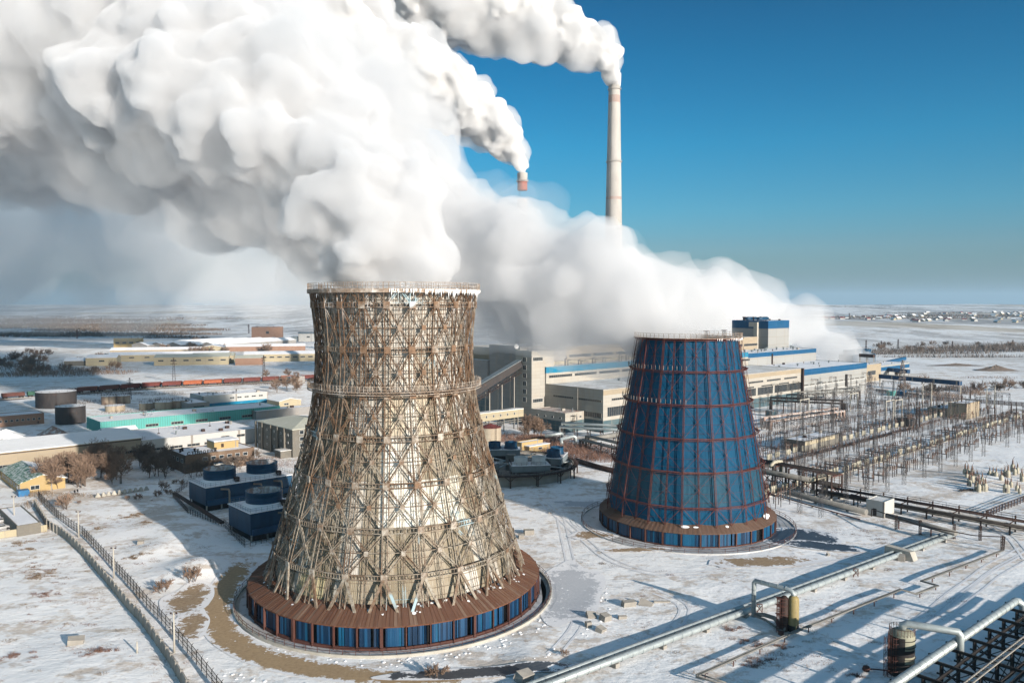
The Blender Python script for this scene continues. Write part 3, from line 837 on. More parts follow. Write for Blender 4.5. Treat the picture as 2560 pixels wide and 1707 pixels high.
chimney(c.x,580,zt,6.2,3.4,'red banded chimney top showing above the steam bank',[(0,zt*.88,'chimney_concrete'),(zt*.92,zt*.965,'brick_red'),(zt*.965,zt,'chimney_concrete')])

# ------------------------------------------------------------ the works grid: everything follows one axis
AX=R(42.2); U=Vector((math.cos(AX),math.sin(AX),0)); W=Vector((-math.sin(AX),math.cos(AX),0))
def along(C,d,px):
    """distance from C along d at which the point shows at photo column px"""
    k=(px-1280.0)/FPX
    f0=C.y*CP+(HCAM-C.z)*SP; fd=d.y*CP
    return (k*f0-C.x)/(d.x-k*fd)
def corner(px,pytop,h):
    c=P(px,pytop,h); c.z=0; return c
def nd(h): return Vector((0,0,h))
def wall_mat(name,c1,c2,bw=6.0,bh=1.8,seam=(.22,.2,.18,1),mort=.012,stain=(.30,.24,.18,1),samt=.5,rough=.85,brick=False):
    c1,c2=[tuple(x*WS for x in q[:3])+(1,) for q in (c1,c2)]
    k=NT(name); co=k.co((1,1,1)); s=k.n('ShaderNodeSeparateXYZ'); k.l(co,s.inputs[0])
    cb=k.n('ShaderNodeCombineXYZ'); k.l(k.math('ADD',s.outputs[0],s.outputs[1]),cb.inputs[0]); k.l(s.outputs[2],cb.inputs[1])
    b=k.n('ShaderNodeTexBrick'); b.offset=.5 if brick else 0; k.l(cb.outputs[0],b.inputs['Vector']); b.inputs['Scale'].default_value=1
    b.inputs['Brick Width'].default_value=bw; b.inputs['Row Height'].default_value=bh; b.inputs['Mortar Size'].default_value=mort*bh*2
    b.inputs['Color1'].default_value=c1; b.inputs['Color2'].default_value=c2; b.inputs['Mortar'].default_value=seam
    st=k.ramp(k.noise(k.co((1,1,.35)),.25,6,.7),.48,.72)
    st2=k.ramp(k.noise(k.co((1,1,.8)),.9,5,.75),.60,.68)
    c=k.mix(k.math('MULTIPLY',st,samt),b.outputs[0],stain); c=k.mix(k.math('MULTIPLY',st2,samt),c,(.20,.17,.14,1))
    k.base(c,rough); M[name]=k.mat
wall_mat('white_panels',(.60,.57,.51,1),(.54,.51,.46,1))
wall_mat('grey_panels',(.42,.41,.40,1),(.37,.36,.355,1),bw=6,bh=1.5)
wall_mat('beige_panels',(.52,.43,.31,1),(.47,.39,.28,1),bw=6,bh=1.2,samt=.35)
wall_mat('new_cladding',(.46,.47,.465,1),(.43,.44,.435,1),bw=12,bh=6,samt=.08)
wall_mat('new_stripe',(.003,.11,.27,1),(.003,.105,.25,1),bw=12,bh=6,samt=.05,seam=(.01,.08,.2,1))
wall_mat('cyan_stripe',(.006,.27,.46,1),(.008,.24,.42,1),bw=6,bh=3,samt=.25,seam=(.01,.14,.28,1))
wall_mat('teal_plinth',(.095,.17,.20,1),(.09,.155,.19,1),bw=6,bh=3,samt=.2)
wall_mat('brown_brick',(.24,.155,.105,1),(.20,.13,.09,1),bw=.6,bh=.25,brick=True,samt=.3,seam=(.2,.17,.14,1))
wall_mat('pink_brick',(.44,.26,.18,1),(.38,.22,.16,1),bw=.6,bh=.25,brick=True,samt=.2,seam=(.3,.25,.2,1))
wall_mat('yellow_plaster',(.62,.45,.21,1),(.58,.42,.20,1),bw=9,bh=9,samt=.15)
wall_mat('cream_plaster',(.60,.52,.36,1),(.56,.49,.34,1),bw=12,bh=4,samt=.35)
wall_mat('turquoise_sheet',(.13,.45,.41,1),(.12,.42,.39,1),bw=1.1,bh=12,samt=.1,seam=(.08,.3,.28,1))
wall_mat('grey_brick',(.24,.225,.195,1),(.22,.205,.18,1),bw=.8,bh=.3,brick=True,samt=.2,seam=(.2,.19,.17,1))
wall_mat('white_render',(.68,.68,.66,1),(.66,.66,.64,1),bw=20,bh=20,samt=.15)
wall_mat('far_blue',(.012,.075,.19,1),(.012,.07,.17,1),bw=6,bh=9,samt=.1)
weather('green_roof',(.035,.155,.095,1),(.045,.18,.11,1),.5,(.72,.73,.74,1),(.46,.58),.6,stretch=(1,1,1))
weather('pale_roof',(.50,.51,.43,1),(.56,.56,.49,1),.15,(.70,.70,.68,1),(.6,.7),.8,stretch=(1,1,1))
weather('brown_roof',(.36,.20,.15,1),(.55,.50,.46,1),.25,(.72,.71,.71,1),(.5,.6),.85,stretch=(.4,1,1))
weather('tank_black',(.035,.033,.036,1),(.05,.043,.042,1),.3,(.10,.06,.045,1),(.6,.7),.7,stretch=(1,1,.3))
weather('tank_rust',(.20,.13,.10,1),(.42,.35,.27,1),.35,(.12,.08,.06,1),(.6,.7),.8,stretch=(1,1,.3))
weather('tank_cream',(.47,.41,.32,1),(.40,.33,.25,1),.3,(.23,.13,.09,1),(.6,.7),.8,stretch=(1,1,.25))
plain('red_roof_paint',(.22,.05,.045),.7)
plain('wagon_red',(.17,.040,.032),.7,var=.35); plain('wagon_orange',(.42,.12,.05),.7,var=.3); plain('wagon_brown',(.13,.045,.035),.7,var=.3); plain('wagon_green',(.04,.12,.08),.7)
plain('blue_cooler',(.006,.055,.12),.5,var=.35,st=(1,1,.2)); plain('blue_fan',(.006,.065,.145),.5,var=.3)
plain('grp_white',(.66,.68,.68),.5,var=.15); plain('cooler_grey',(.23,.27,.29),.6,var=.2)
plain('coal',(.03,.03,.03),.95)
plain('paint_blue',(.02,.16,.36),.5); plain('cloth_dark',(.02,.02,.025),.9); plain('skin',(.45,.28,.2),.7); plain('car_paint',(.5,.5,.5),.35); plain('rubber',(.02,.02,.02),.9)
def sheet(mb,x0,y0,x1,y1,z,t=.25): mb.box(x0,y0,z,x1,y1,z+t)
WIN={}
def win(root,face,a,z,w,h,L=0,style='dark',name='window',D=0):
    key=(round(w,2),round(h,2),style)
    if key not in WIN:
        g=MB(); g.cur=0; t=.1 if w<4 else .14
        g.box(0,-.10,0,w,-.0,t); g.box(0,-.10,h-t,w,0,h); g.box(0,-.10,t,t,0,h-t); g.box(w-t,-.10,t,w,0,h-t)
        n=max(1,round(w/1.5)); 
        for i in range(1,n): x=w*i/n; g.box(x-.05,-.09,t,x+.05,-.045,h-t)
        g.cur=1; g.box(t,-.04,t,w-t,-.02,h-t)
        me=g.build(name,[M['window_frame_white'] if style!='band' else M['concrete'], M['glass_dark']]); WIN[key]=me.data; bpy.data.objects.remove(me)
    o=bpy.data.objects.new(name,WIN[key]); COL.objects.link(o); o.parent=root
    if face=='F': o.location=(a,0,z)
    elif face=='B': o.location=(a+w,D,z); o.rotation_euler.z=math.pi
    elif face=='L': o.location=(0,a+w,z); o.rotation_euler.z=-math.pi/2
    else: o.location=(L,a,z); o.rotation_euler.z=math.pi/2
    return o
def bld(name,label,cat,C,Lu,Lw,h,wall,roof='snow_roof',kind='flat',rz=AX,z0=0,ridge=2.0,over=.35,group=None,plinth=None,stripe=None):
    rt=empty(name,(C.x,C.y,hills(C.x,C.y)-.05+z0),rz,label,cat,group)
    g=MB()
    if kind=='gx':   # ridge along x
        g.box(0,0,0,Lu,Lw,h,False); g.f.pop(); g.m.pop(); g.c.pop(); g.sm.pop()
        g.poly([(0,Lw,h),(0,0,h),(0,Lw/2,h+ridge)]); g.poly([(Lu,0,h),(Lu,Lw,h),(Lu,Lw/2,h+ridge)])
        g.build('wall',M[wall],rt); g=MB(); e=ridge/(Lw/2)*over; t=.18
        for s in (0,1):
            y0,y1=(-over,Lw/2) if s==0 else (Lw+over,Lw/2)
            a,b,c,d=(-over,y0,h-e),(Lu+over,y0,h-e),(Lu+over,y1,h+ridge),(-over,y1,h+ridge)
            q=[a,b,c,d]; q2=[(x,y,z+t) for x,y,z in q]
            if s: q=q[::-1]; q2=q2[::-1]
            g.poly(q2); g.poly(q[::-1])
            for i in range(4): g.poly([q[i],q[(i+1)%4],q2[(i+1)%4],q2[i]])
        g.build('roof',M[roof],rt)
    elif kind=='gy':
        g.box(0,0,0,Lu,Lw,h,False); g.f.pop(); g.m.pop(); g.c.pop(); g.sm.pop()
        g.poly([(0,0,h),(Lu,0,h),(Lu/2,0,h+ridge)]); g.poly([(Lu,Lw,h),(0,Lw,h),(Lu/2,Lw,h+ridge)])
        g.build('wall',M[wall],rt); g=MB(); e=ridge/(Lu/2)*over; t=.18; mats=[M[r] for r in roof.split('|')]
        for s in (0,1):
            g.cur=min(s,len(mats)-1)
            x0,x1=(-over,Lu/2) if s==0 else (Lu+over,Lu/2)
            a,b,c,d=(x0,-over,h-e),(x1,-over,h+ridge),(x1,Lw+over,h+ridge),(x0,Lw+over,h-e)
            q=[a,b,c,d]; q2=[(x,y,z+t) for x,y,z in q]
            if s: q=q[::-1]; q2=q2[::-1]
            g.poly(q2); g.poly(q[::-1])
            for i in range(4): g.poly([q[i],q[(i+1)%4],q2[(i+1)%4],q2[i]])
        g.build('roof',mats,rt)
    elif kind=='mono':  # falls towards the viewer side
        zb=h+ridge
        g.v=[(0,0,0),(Lu,0,0),(Lu,Lw,0),(0,Lw,0),(0,0,h),(Lu,0,h),(Lu,Lw,zb),(0,Lw,zb)]
        for q in ([0,1,5,4],[1,2,6,5],[2,3,7,6],[3,0,4,7]): g.face(q)
        g.build('wall',M[wall],rt); g=MB(); t=.25
        q=[(-over,-over,h),(Lu+over,-over,h),(Lu+over,Lw+over,zb),(-over,Lw+over,zb)]; q2=[(x,y,z+t) for x,y,z in q]
        g.poly(q2); g.poly(q[::-1]); [g.poly([q[i],q[(i+1)%4],q2[(i+1)%4],q2[i]]) for i in range(4)]
        g.build('roof',M[roof],rt)
    elif kind=='hip':
        g.box(0,0,0,Lu,Lw,h,False); g.build('wall',M[wall],rt); g=MB(); o=over; z1=h+ridge; m=min(Lu,Lw)/2
        A=[(-o,-o,h+.02),(Lu+o,-o,h+.02),(Lu+o,Lw+o,h+.02),(-o,Lw+o,h+.02)]
        r0,r1=((Lu/2,m,z1),(Lu/2,Lw-m,z1)) if Lw>Lu else ((m,Lw/2,z1),(Lu-m,Lw/2,z1))
        if Lw>Lu: g.poly([A[0],A[1],r0]); g.poly([A[1],A[2],r1,r0]); g.poly([A[2],A[3],r1]); g.poly([A[3],A[0],r0,r1])
        else: g.poly([A[0],A[1],r1,r0]); g.poly([A[1],A[2],r1]); g.poly([A[2],A[3],r0,r1]); g.poly([A[3],A[0],r0])
        g.poly([(x,y,h-.25) for x,y,z in A][::-1]); [g.poly([(A[i][0],A[i][1],h-.25),(A[(i+1)%4][0],A[(i+1)%4][1],h-.25),A[(i+1)%4],A[i]]) for i in range(4)]
        g.build('roof',M[roof],rt)
    else:
        g.box(0,0,0,Lu,Lw,h,False); 
        p=.45 # parapet
        for q in ((0,0,Lu,.3),(0,Lw-.3,Lu,Lw),(0,.3,.3,Lw-.3),(Lu-.3,.3,Lu,Lw-.3)): g.box(q[0],q[1],h,q[2],q[3],h+p)
        g.build('wall',M[wall],rt); g=MB(); g.box(.3,.3,h+.01,Lu-.3,Lw-.3,h+.22); g.build('roof',M[roof],rt)
    if kind=='flat' and Lu*Lw>160:
        rv_=random.Random(int(Lu*13+Lw*7))
        for k in range(min(7,2+int(Lu*Lw/260))):
            g=MB(); x,y=rv_.uniform(2,Lu-2),rv_.uniform(2,Lw-2); t=rv_.random()
            if t<.45: g.lathe([(.32,0),(.32,1.0),(.55,1.1),(.5,1.35)],8,c=(x,y,h+.2),close=True)
            elif t<.8: g.cbox(x,y,h+.75,rv_.uniform(1,2.2),rv_.uniform(.8,1.4),1.1)
            else: g.bar((x,y,h+.2),(x,y,h+2.6),.12); g.cbox(x,y,h+.35,.8,.8,.3)
            g.build('roof_vent',M[rv_.choice(['rack_steel','cooler_grey','concrete'])],rt)
    if plinth:
        m_,ph=plinth; g=MB(); g.box(-.06,-.06,0,Lu+.06,0,ph); g.box(-.06,0,0,0,Lw,ph); g.box(Lu,0,0,Lu+.06,Lw,ph); g.build('plinth',M[m_],rt)
    if stripe:
        m_,s0,s1=stripe; g=MB(); g.box(-.08,-.08,s0,Lu+.08,0,s1); g.box(-.08,0,s0,0,Lw,s1); g.box(Lu,0,s0,Lu+.08,Lw,s1); g.build('stripe',M[m_],rt)
    return rt
def tank(px,pyb,rpx,h,mat,label,roof='snow',cone=.5,rings=3,cat='storage tank'):
    """upright tank: photo column, row of its front foot, radius in photo px, height in m"""
    f=P(px,pyb); D=math.hypot(f.x,f.y); r=rpx/FPX*f.y; f=f*( (D+r)/D ); f.z=0; r=rpx/FPX*f.y
    rt=empty('storage_tank',(f.x,f.y,hills(f.x,f.y)-.05),0,label,cat)
    g=MB(); g.lathe([(r,0),(r,h)],28)
    for i in range(rings): z=h*(i+1)/(rings+.0); g.lathe([(r+.02,z-.14),(r+.12,z-.14),(r+.12,z),(r+.02,z)],28)
    g.build('shell',M[mat],rt)
    g=MB(); g.lathe([(r+.1,h+.02),(r*.6,h+.02+cone*.45),(.05,h+.02+cone)],28,close=True); g.build('roof',M[roof],rt)
    g=MB(); a=R(-60); rail_ring(g,r-.1,h+.05,14,1.0,.08); g.build('railing',M['rack_steel'],rt)
    g=MB(); g.ladder(pol(r+.3,a,0),pol(r+.3,a,h+.8),.6,int(h*1.5),(-math.sin(a),math.cos(a),0),.08,.06,zig=False); g.build('ladder',M['rack_steel'],rt)
    return rt
# ------------------------------------------------------------ vegetation
def branch(g,t,p,d,L,r,lev,rs,tw):
    q=p+d*L; g.pipe([p,p.lerp(q,.5)+Vector((rs.uniform(-.05,.05),rs.uniform(-.05,.05),0))*L,q],r,5,radii=[r,r*.8,r*.6],cap=False)
    if lev==0:
        return
    n=rs.randint(5,6)
    for i in range(n):
        f=rs.uniform(.3,1.0) if i else 1.0; a=rs.uniform(0,6.283); tilt=rs.uniform(.3,1.0) if i else .15
        o=d.orthogonal().normalized(); o=(Matrix.Rotation(a,3,d)@o)
        nd_=(d*math.cos(tilt)+o*math.sin(tilt)+Vector((0,0,.16))).normalized()
        L2=L*rs.uniform(.5,.78)
        if lev>1: branch(g,t,p.lerp(q,f),nd_,L2,r*.5,lev-1,rs,tw)
        else:
            s=p.lerp(q,f); e=s+nd_*L2; t.tri(s,e,tw*1.6)
            for k in range(4):
                u_=rs.uniform(.15,1); v=(nd_+Vector((rs.gauss(0,.6),rs.gauss(0,.6),rs.gauss(.15,.5)))).normalized()*rs.uniform(.4,.95)*L2*.75
                a_=s.lerp(e,u_); t.tri(a_,a_+v,tw)
                if k%2: t.tri(a_+v*.5,a_+v*.5+Vector((rs.gauss(0,.4),rs.gauss(0,.4),rs.gauss(.1,.35)))*L2*.4,tw*.8)
def tree_proto(seed,h,label,mat='twigs',tw=.055,name='bare_tree',lev=3,stems=1):
    rs=random.Random(seed); rt=empty(name,(0,0,0),0,label,'tree' if lev>2 else 'shrub')
    g=MB(); t=MB()
    for s in range(stems):
        d=Vector((rs.gauss(0,.12*stems),rs.gauss(0,.12*stems),1)).normalized()
        branch(g,t,Vector((rs.uniform(-.2,.2)*(stems-1),rs.uniform(-.2,.2)*(stems-1),-.2)),d,h*.46,h*.014+.03,lev,rs,tw)
    g.build('trunk',M['trunk_bark'],rt); t.build('crown',M[mat],rt)
    return rt
def brush(name,label,spots,mat,seed=1,wd=.07,lean=.35,kind='stuff'):
    """tangle of upright twigs: spots = (x,y,rx,ry,h,n)"""
    rs=random.Random(seed); g=MB()
    for x,y,rx,ry,h,n in spots:
        for i in range(n):
            a=rs.uniform(0,6.283); k=math.sqrt(rs.random()); px_,py_=x+rx*k*math.cos(a),y+ry*k*math.sin(a)
            hh=h*rs.uniform(.45,1)*(1-.5*k*k); z=hills(px_,py_)+bumps(px_,py_)-.05
            b=Vector((px_,py_,z)); e=b+Vector((rs.gauss(0,lean),rs.gauss(0,lean),1))*hh; s=Vector((rs.gauss(0,1),rs.gauss(0,1),0)).normalized()*wd*rs.uniform(.7,1.6)
            g.poly([b-s*.5,b+s*.5,e])
            for j in range(2):
                c=b.lerp(e,rs.uniform(.3,.8)); e2=c+Vector((rs.gauss(0,.45),rs.gauss(0,.45),rs.uniform(.3,.8)))*hh*.5; g.poly([c-s*.3,c+s*.3,e2])
    o=g.build(name,M[mat]); tag(o,label,None,None,kind); return o
# ------------------------------------------------------------ main power plant
C=corner(1508,976,19.9)
hall=C.copy()
def off(u,w): return hall+U*u+W*w
b=bld('turbine_hall','long pale turbine hall with snowy flat roof and blue striped far end','building',hall,188,38,19.9,'white_panels','thin_snow_roof',stripe=None,plinth=('teal_plinth',5.6))
g=MB(); g.box(0,-.1,17.6,188,0,19.9); g.build('upper_band',M['beige_panels'],b)
for a in (6,26,46,66,86,106,126,146,166): 
    win(b,'F',a,14.6,16,1.2,style='band'); 
for a in (3,22,41,60,79,98,117,136,155,170): win(b,'F',a,7.2,17,4.6,style='band')
for a in (60,80,100,120,140,160): win(b,'F',a,11.9,12,1.0,style='band')
for k,(a,wd_) in enumerate(((1,16),(19,14))): win(b,'L',a,14.2,wd_,1.1,style='band'); win(b,'L',a,6.6,wd_,2.6,style='band')
g=MB(); g.pipe([(-.4,16,0),(-.4,16,20)],.25,6); g.build('drainpipe',M['pipe_dull'],b)
b=bld('turbine_hall','grey clad new section of the turbine hall with blue roof stripe','building',off(188.1,0),92,38,18.9,'new_cladding','snow_roof',stripe=('new_stripe',15.6,19.4))
g=MB(); g.box(0,-.12,4.6,92,0,5.2); g.box(0,-.12,8.0,92,0,8.6); g.build('white_ledge',M['white_render'],b)
g=MB(); g.box(-1.6,-1.6,0,-.3,-.2,20.5); g.build('downpipe',M['rack_steel'],b)
for a in range(2,90,8): win(b,'F',a,9.0,6.4,.8,style='band')
g=MB(); g.cbox(60,-.4,9,2.2,.8,8); g.build('stair_window',M['vessel_dark'],b)
for x in (6,30,52,74): 
    g=MB(); g.lathe([(.5,0),(.5,1.2),(.9,1.3),(.9,1.7)],12,c=(x,19,19.1)); g.build('vent',M['cooler_grey'],b)
b=bld('boiler_annex','white peeling wall block with bright cyan stripe above the turbine hall','building',off(0,38.1),188,24,28.3,'white_panels','thin_snow_roof',stripe=('cyan_stripe',25.6,28.7))
for a in range(2,184,19): win(b,'F',a,23.0,17,1.5,style='band')
for k in range(16):
    g=MB(); x=6+k*11; y=rnd.uniform(3,8); hh=rnd.uniform(1.5,4)
    g.pipe([(x,y,28.3),(x,y,28.3+hh),(x+1.4,y,28.8+hh)],.35,8); g.pipe([(x+2,y,28.3),(x+2,y,28.3+hh*.8),(x+3.2,y,28.6+hh*.8)],.3,8); g.build('exhaust_pipe',M['rack_steel'],b)
g=MB(); g.box(3,10,28.4,186,12,30.2); g.build('roof_monitor',M['cream_plaster'],b)
b=bld('boiler_annex','grey clad block with a blue stripe above the new turbine hall section','building',off(188.1,38.1),93,24,27.4,'new_cladding','snow_roof',stripe=('new_stripe',24.9,27.8))
g=MB(); g.cbox(30,-.4,22,.9,.7,9); g.build('downpipe',M['rack_steel'],b)
for k in range(12): 
    g=MB(); x=8+k*7; g.lathe([(.5,0),(.5,1.6),(.8,1.7),(.8,2.2)],8,c=(x,8+rnd.uniform(-3,8),27.4)); g.build('vent',M['cooler_grey'],b)
b=bld('boiler_house','tall beige boiler house with ribbon windows half hidden in steam','building',off(0,62.2),240,36,36.5,'beige_panels','thin_snow_roof')
for a in range(2,236,20): win(b,'F',a,30.5,18,1.8,style='band')
for k in range(10):
    g=MB(); g.latt((8+k*22,6,36.5),(8+k*22,6,42),1.4,4,.2,.12); g.cbox(8+k*22,6,42.2,3,3,.5); g.build('roof_frame',M['rack_steel'],b)
c=P(1921,803,47.8); c.z=0
b=bld('boiler_tower','high new grey boiler block with blue top and pale duct','building',c,30.5,31,47.8,'new_cladding','snow_roof',stripe=('new_stripe',42.3,48.2))
g=MB(); g.box(-2.2,8,0,-.1,11,43.5); g.box(-2.2,8,43.5,-.1,15,47.0); g.build('duct',M['pale_concrete'],b)
for k in range(9):
    g=MB(); x,y=rnd.uniform(3,27),rnd.uniform(3,27); g.lathe([(.5,0),(.5,2.2),(.9,2.3),(.9,3)],8,c=(x,y,47.9)); g.build('vent',M['rack_steel'],b)
for y in (10,20):
    g=MB(); g.pipe([(2,y,49.6),(16,y,49.6)],1.3,12); g.build('silencer',M['blue_fan'],b)
# transfer tower and bunker end
tc=corner(1329.1,879.5,36.7)
b=bld('transfer_tower','white panelled transfer tower with a column of square windows','building',tc,along(Vector((tc.x,tc.y,36.7)),U,1366),along(Vector((tc.x,tc.y,36.7)),W,1289),36.7,'white_panels','thin_snow_roof',plinth=('teal_plinth',5))
Lw_=along(Vector((tc.x,tc.y,36.7)),W,1289)
for k in range(6): win(b,'L',Lw_*.32,11.5+k*4.0,2.6,2.3,style='dark')
for z in (11.2,32.0): win(b,'F',.8,z,7,2.0,style='dark')
win(b,'F',10.5,23,1.6,3,style='dark')
g=MB(); g.lathe([(1.3,0),(1.2,.3),(.2,.6)],16); d=g.build('dish_antenna',M['snow'],b); d.location=(-.2,Lw_-.8,39); d.rotation_euler=(R(80),0,R(-20))
g=MB(); g.latt((6,6,36.8),(6,6,42),3,3,.25,.15); g.build('roof_frame',M['rack_steel'],b)
b2=bld('transfer_tower','recessed white panelled wing on the right flank of the transfer tower','building',tc+U*(along(Vector((tc.x,tc.y,36.7)),U,1366)+.1)+W*2.2,7.5,Lw_-3,36.2,'white_panels','thin_snow_roof')
b2=bld('bunker_block','shaded grey bunker block behind the coal conveyor','building',tc+W*(Lw_+.1)+U*3,34,24,38.6,'grey_panels','thin_snow_roof')
b2=bld('boiler_end_block','long grey end wall building in shadow beside the coal conveyor','building',tc+W*(Lw_+24.3)+U*2,60,62,30,'grey_panels','thin_snow_roof',plinth=('teal_plinth',10))
# inclined coal conveyor
a0=tc+W*Lw_*.75+U*-.2; 
rt=empty('coal_conveyor',(a0.x,a0.y,0),AX,'inclined dark grey coal conveyor gallery on slim legs','conveyor')
g=MB(); p=Vector((0,0,30.5)); q=Vector((-34,4,14.5)); q2=Vector((-60,7,4)); 
for A,B_ in ((p,q),(q,q2)): g.bar(A,B_,4.2,3.4)
g.build('gallery',M['tank_black'],rt)
g=MB(); g.bar(p+nd(1.8),q2+nd(1.85),4.6,.25); g.build('roof',M['cooler_grey'],rt)
g=MB(); g.latt(p-nd(3.2),q-nd(3.2),3.0,14,.25,.18); g.build('truss',M['rack_steel'],rt)
for k in range(4):
    t=(k+.6)/4.6; A=p.lerp(q,t); g=MB(); 
    for s in (-1.5,1.5): g.bar((A.x,A.y+s,0),(A.x,A.y+s,A.z-4.5),.5)
    g.build('leg',M['concrete'],rt)
# link bridge
l=P(1201,1033,10); r_=P(1307.7,1022,10); rt=empty('link_bridge',(l.x,l.y,0),AX,'cream enclosed link bridge with small windows leading into the tower','bridge')
L=(r_-l).length+2; 
g=MB(); g.box(-14,0,6,L,4,9.7); g.build('gallery',M['cream_plaster'],rt); g=MB(); g.box(-14.2,-.2,9.72,L,4.2,10); g.build('roof',M['thin_snow_roof'],rt)
for k in range(8): win(rt,'F',-10+k*4.4,7.3,.9,1.3)
for k in range(5):
    g=MB(); x=-12+k*9; g.bar((x,.6,0),(x,.6,6),.4); g.bar((x,3.4,0),(x,3.4,6),.4); g.bar((x,.6,5.5),(x,3.4,5.5),.3); g.build('leg',M['concrete'],rt)
g=MB(); 
for z in (3.6,4.6): g.pipe([(-14,1.5,z),(L,1.5,z)],.28,8)
g.build('pipe',M['pipe_dull'],rt)
# service annex
ac=corner(1413,1035,8.8); v=Vector((ac.x,ac.y,8.8))
b=bld('service_annex','low white and teal annex with streaky snow roof and fire stairs','building',ac,along(v,U,1460),along(v,W,1328),8.8,'white_panels','brown_roof',plinth=('teal_plinth',5.2))
for k in range(4): win(b,'L',2.5+k*5.2,6.1,1.6,1.1)
win(b,'F',7.5,5.2,.8,2.2); win(b,'F',9.6,6.3,1.6,.9)
g=MB()
for k,(x,z) in enumerate(((4,0),(5.8,2.6),(4,5.2))): g.ladder((x,-1,z),(x+(1.8 if k%2==0 else -1.8),-1,z+2.6),.7,8,(0,1,0),.1,.07,zig=False); g.box(3.6,-1.6,z+2.55,6.4,-.2,z+2.62)
for x in (3.6,6.4): g.bar((x,-1.5,0),(x,-1.5,8.8),.12)
g.build('fire_stairs',M['dark_steel'],b)
# small yellow building behind the fan ring
yc=corner(1304,1109,3.9); v=Vector((yc.x,yc.y,3.9))
b=bld('pump_house','small yellow brick pump house with a snowy roof behind the fan ring','building',yc,along(v,U,1357),along(v,W,1289),3.9,'yellow_plaster')
g=MB(); g.box(1.5,-3,0,13,0,2.9); g.build('porch',M['yellow_plaster'],b); g=MB(); g.box(1.3,-3.2,2.92,13.2,0,3.1); g.build('porch_roof',M['snow_roof'],b)
win(b,'F',5,1.0,2.2,1.0).location=(6.5,-3.02,1.2)
tank(1226,1109,27,6.6,'tank_cream','pale round tank with a dark red conical roof','red_roof_paint',1.6)
# blocks on the right end of the works
c=P(2166,955); b=bld('ash_building','beige block with dark upper windows at the end of the works','building',c,26,16,13,'beige_panels','snow_roof'); win(b,'F',2,5,14,3.5,style='band')
c=P(2185,948); b=bld('ash_building','pale long block beyond the works crossed by a blue stripe','building',c,70,20,10,'new_cladding','snow_roof',stripe=('new_stripe',6,9))
for i,(x0,y0,x1,y1,z,lab) in enumerate(((2200,935,2402,952,9,'long dark blue conveyor gallery crossing the snow field, lower of the two'),(2222,919,2272,924,8,'short dark blue conveyor gallery beside the pale block'),(2192,908,2262,892,9,'bright blue conveyor gallery climbing away from the works'),(2150,884,2185,886,14,'rusty overhead crane beam above the blue fan cells'))):
    p,q=P(x0,y0,z),P(x1,y1,z); rt=empty('conveyor_gallery',(p.x,p.y,0),0,lab,'conveyor'); d=q-p; d.z=0
    g=MB(); g.bar((0,0,z-1.5),(d.x,d.y,z-1.5),3,3); g.build('gallery',M['far_blue' if i!=2 else 'new_stripe'] if i<3 else M['rack_steel'],rt)
    n=max(2,int(d.length/18))
    for k in range(n+1):
        g=MB(); A=d*(k/n); g.bar((A.x,A.y,-2),(A.x,A.y,z-3),.6); g.build('leg',M['concrete'],rt)
for k,(x,y) in enumerate(((2122,905),(2143,903),(2163,902))):
    f=P(x,y+12); rt=empty('fan_cooler',(f.x,f.y,0),AX,['leftmost','middle','rightmost'][k]+' blue fan cooler cell steaming beyond the hall roof','fan cooler','fan coolers beyond the hall')
    g=MB(); g.box(-7,-7,0,7,7,12); g.build('casing',M['blue_cooler'],rt); g=MB(); g.lathe([(5.5,0),(4.8,2),(5.3,4.5)],24,c=(0,0,12)); g.build('fan_stack',M['blue_fan'],rt)
# ------------------------------------------------------------ fan ring
fc=Vector((-.5,282,0)); rt=empty('fan_ring',fc,0,'round water basin with hub, radial pipes and a railed outer walkway','basin')
g=MB(); g.lathe([(21.6,0),(21.6,3.0),(21.0,3.0),(21.0,1.2),(.5,1.2)],48); g.build('basin_wall',M['concrete'],rt)
g=MB(); g.lathe([(22.6,3.6),(24.2,3.6),(24.2,3.9),(22.6,3.9),(22.6,3.6)],24,flat=True); 
for i in range(96): a=2*math.pi*i/96; g.bar(pol(22.6,a,3.95),pol(24.2,a,3.95),.1)
wk=g.build('walkway',M['rack_steel'],rt); g=MB(); rail_ring(g,24.1,3.9,48,1.1,.1); g.build('railing',M['rack_steel'],wk); g=MB(); rail_ring(g,22.6,3.9,48,1.1,.1); g.build('railing',M['rack_steel'],wk)
g=MB(); g.lathe([(22.0,4.3),(22.5,4.0),(22.5,3.4),(22.0,3.2)],48); g.build('ring_pipe',M['pipe_dull'],rt)
for i in range(16):
    a=2*math.pi*i/16; g=MB(); g.bar(pol(23.8,a,0),pol(23.8,a,3.6),.45); g.bar(pol(22.6,a,0),pol(22.6,a,3.6),.3); g.bar(pol(23.8,a,2.2),pol(23.8,a+.07,3.6),.2); g.bar(pol(23.8,a,2.2),pol(23.8,a-.07,3.6),.2); g.build('leg',M['rack_steel'],rt)
g=MB(); g.lathe([(1.8,1),(1.8,6.6),(1.9,6.7),(.1,7.0)],20); g.build('hub',M['pipe_dull'],rt)
g=MB(); g.lathe([(3.2,3.6),(3.6,3.9),(3.2,4.2),(2.9,3.9),(3.2,3.6)],24); g.build('hub_pipe',M['galvanised'],rt)
for i in range(12):
    a=2*math.pi*i/12+.1; g=MB(); g.pipe([pol(3.2,a,3.9),pol(21.8,a,3.5)],.28,8); g.build('radial_pipe',M['galvanised'],rt)
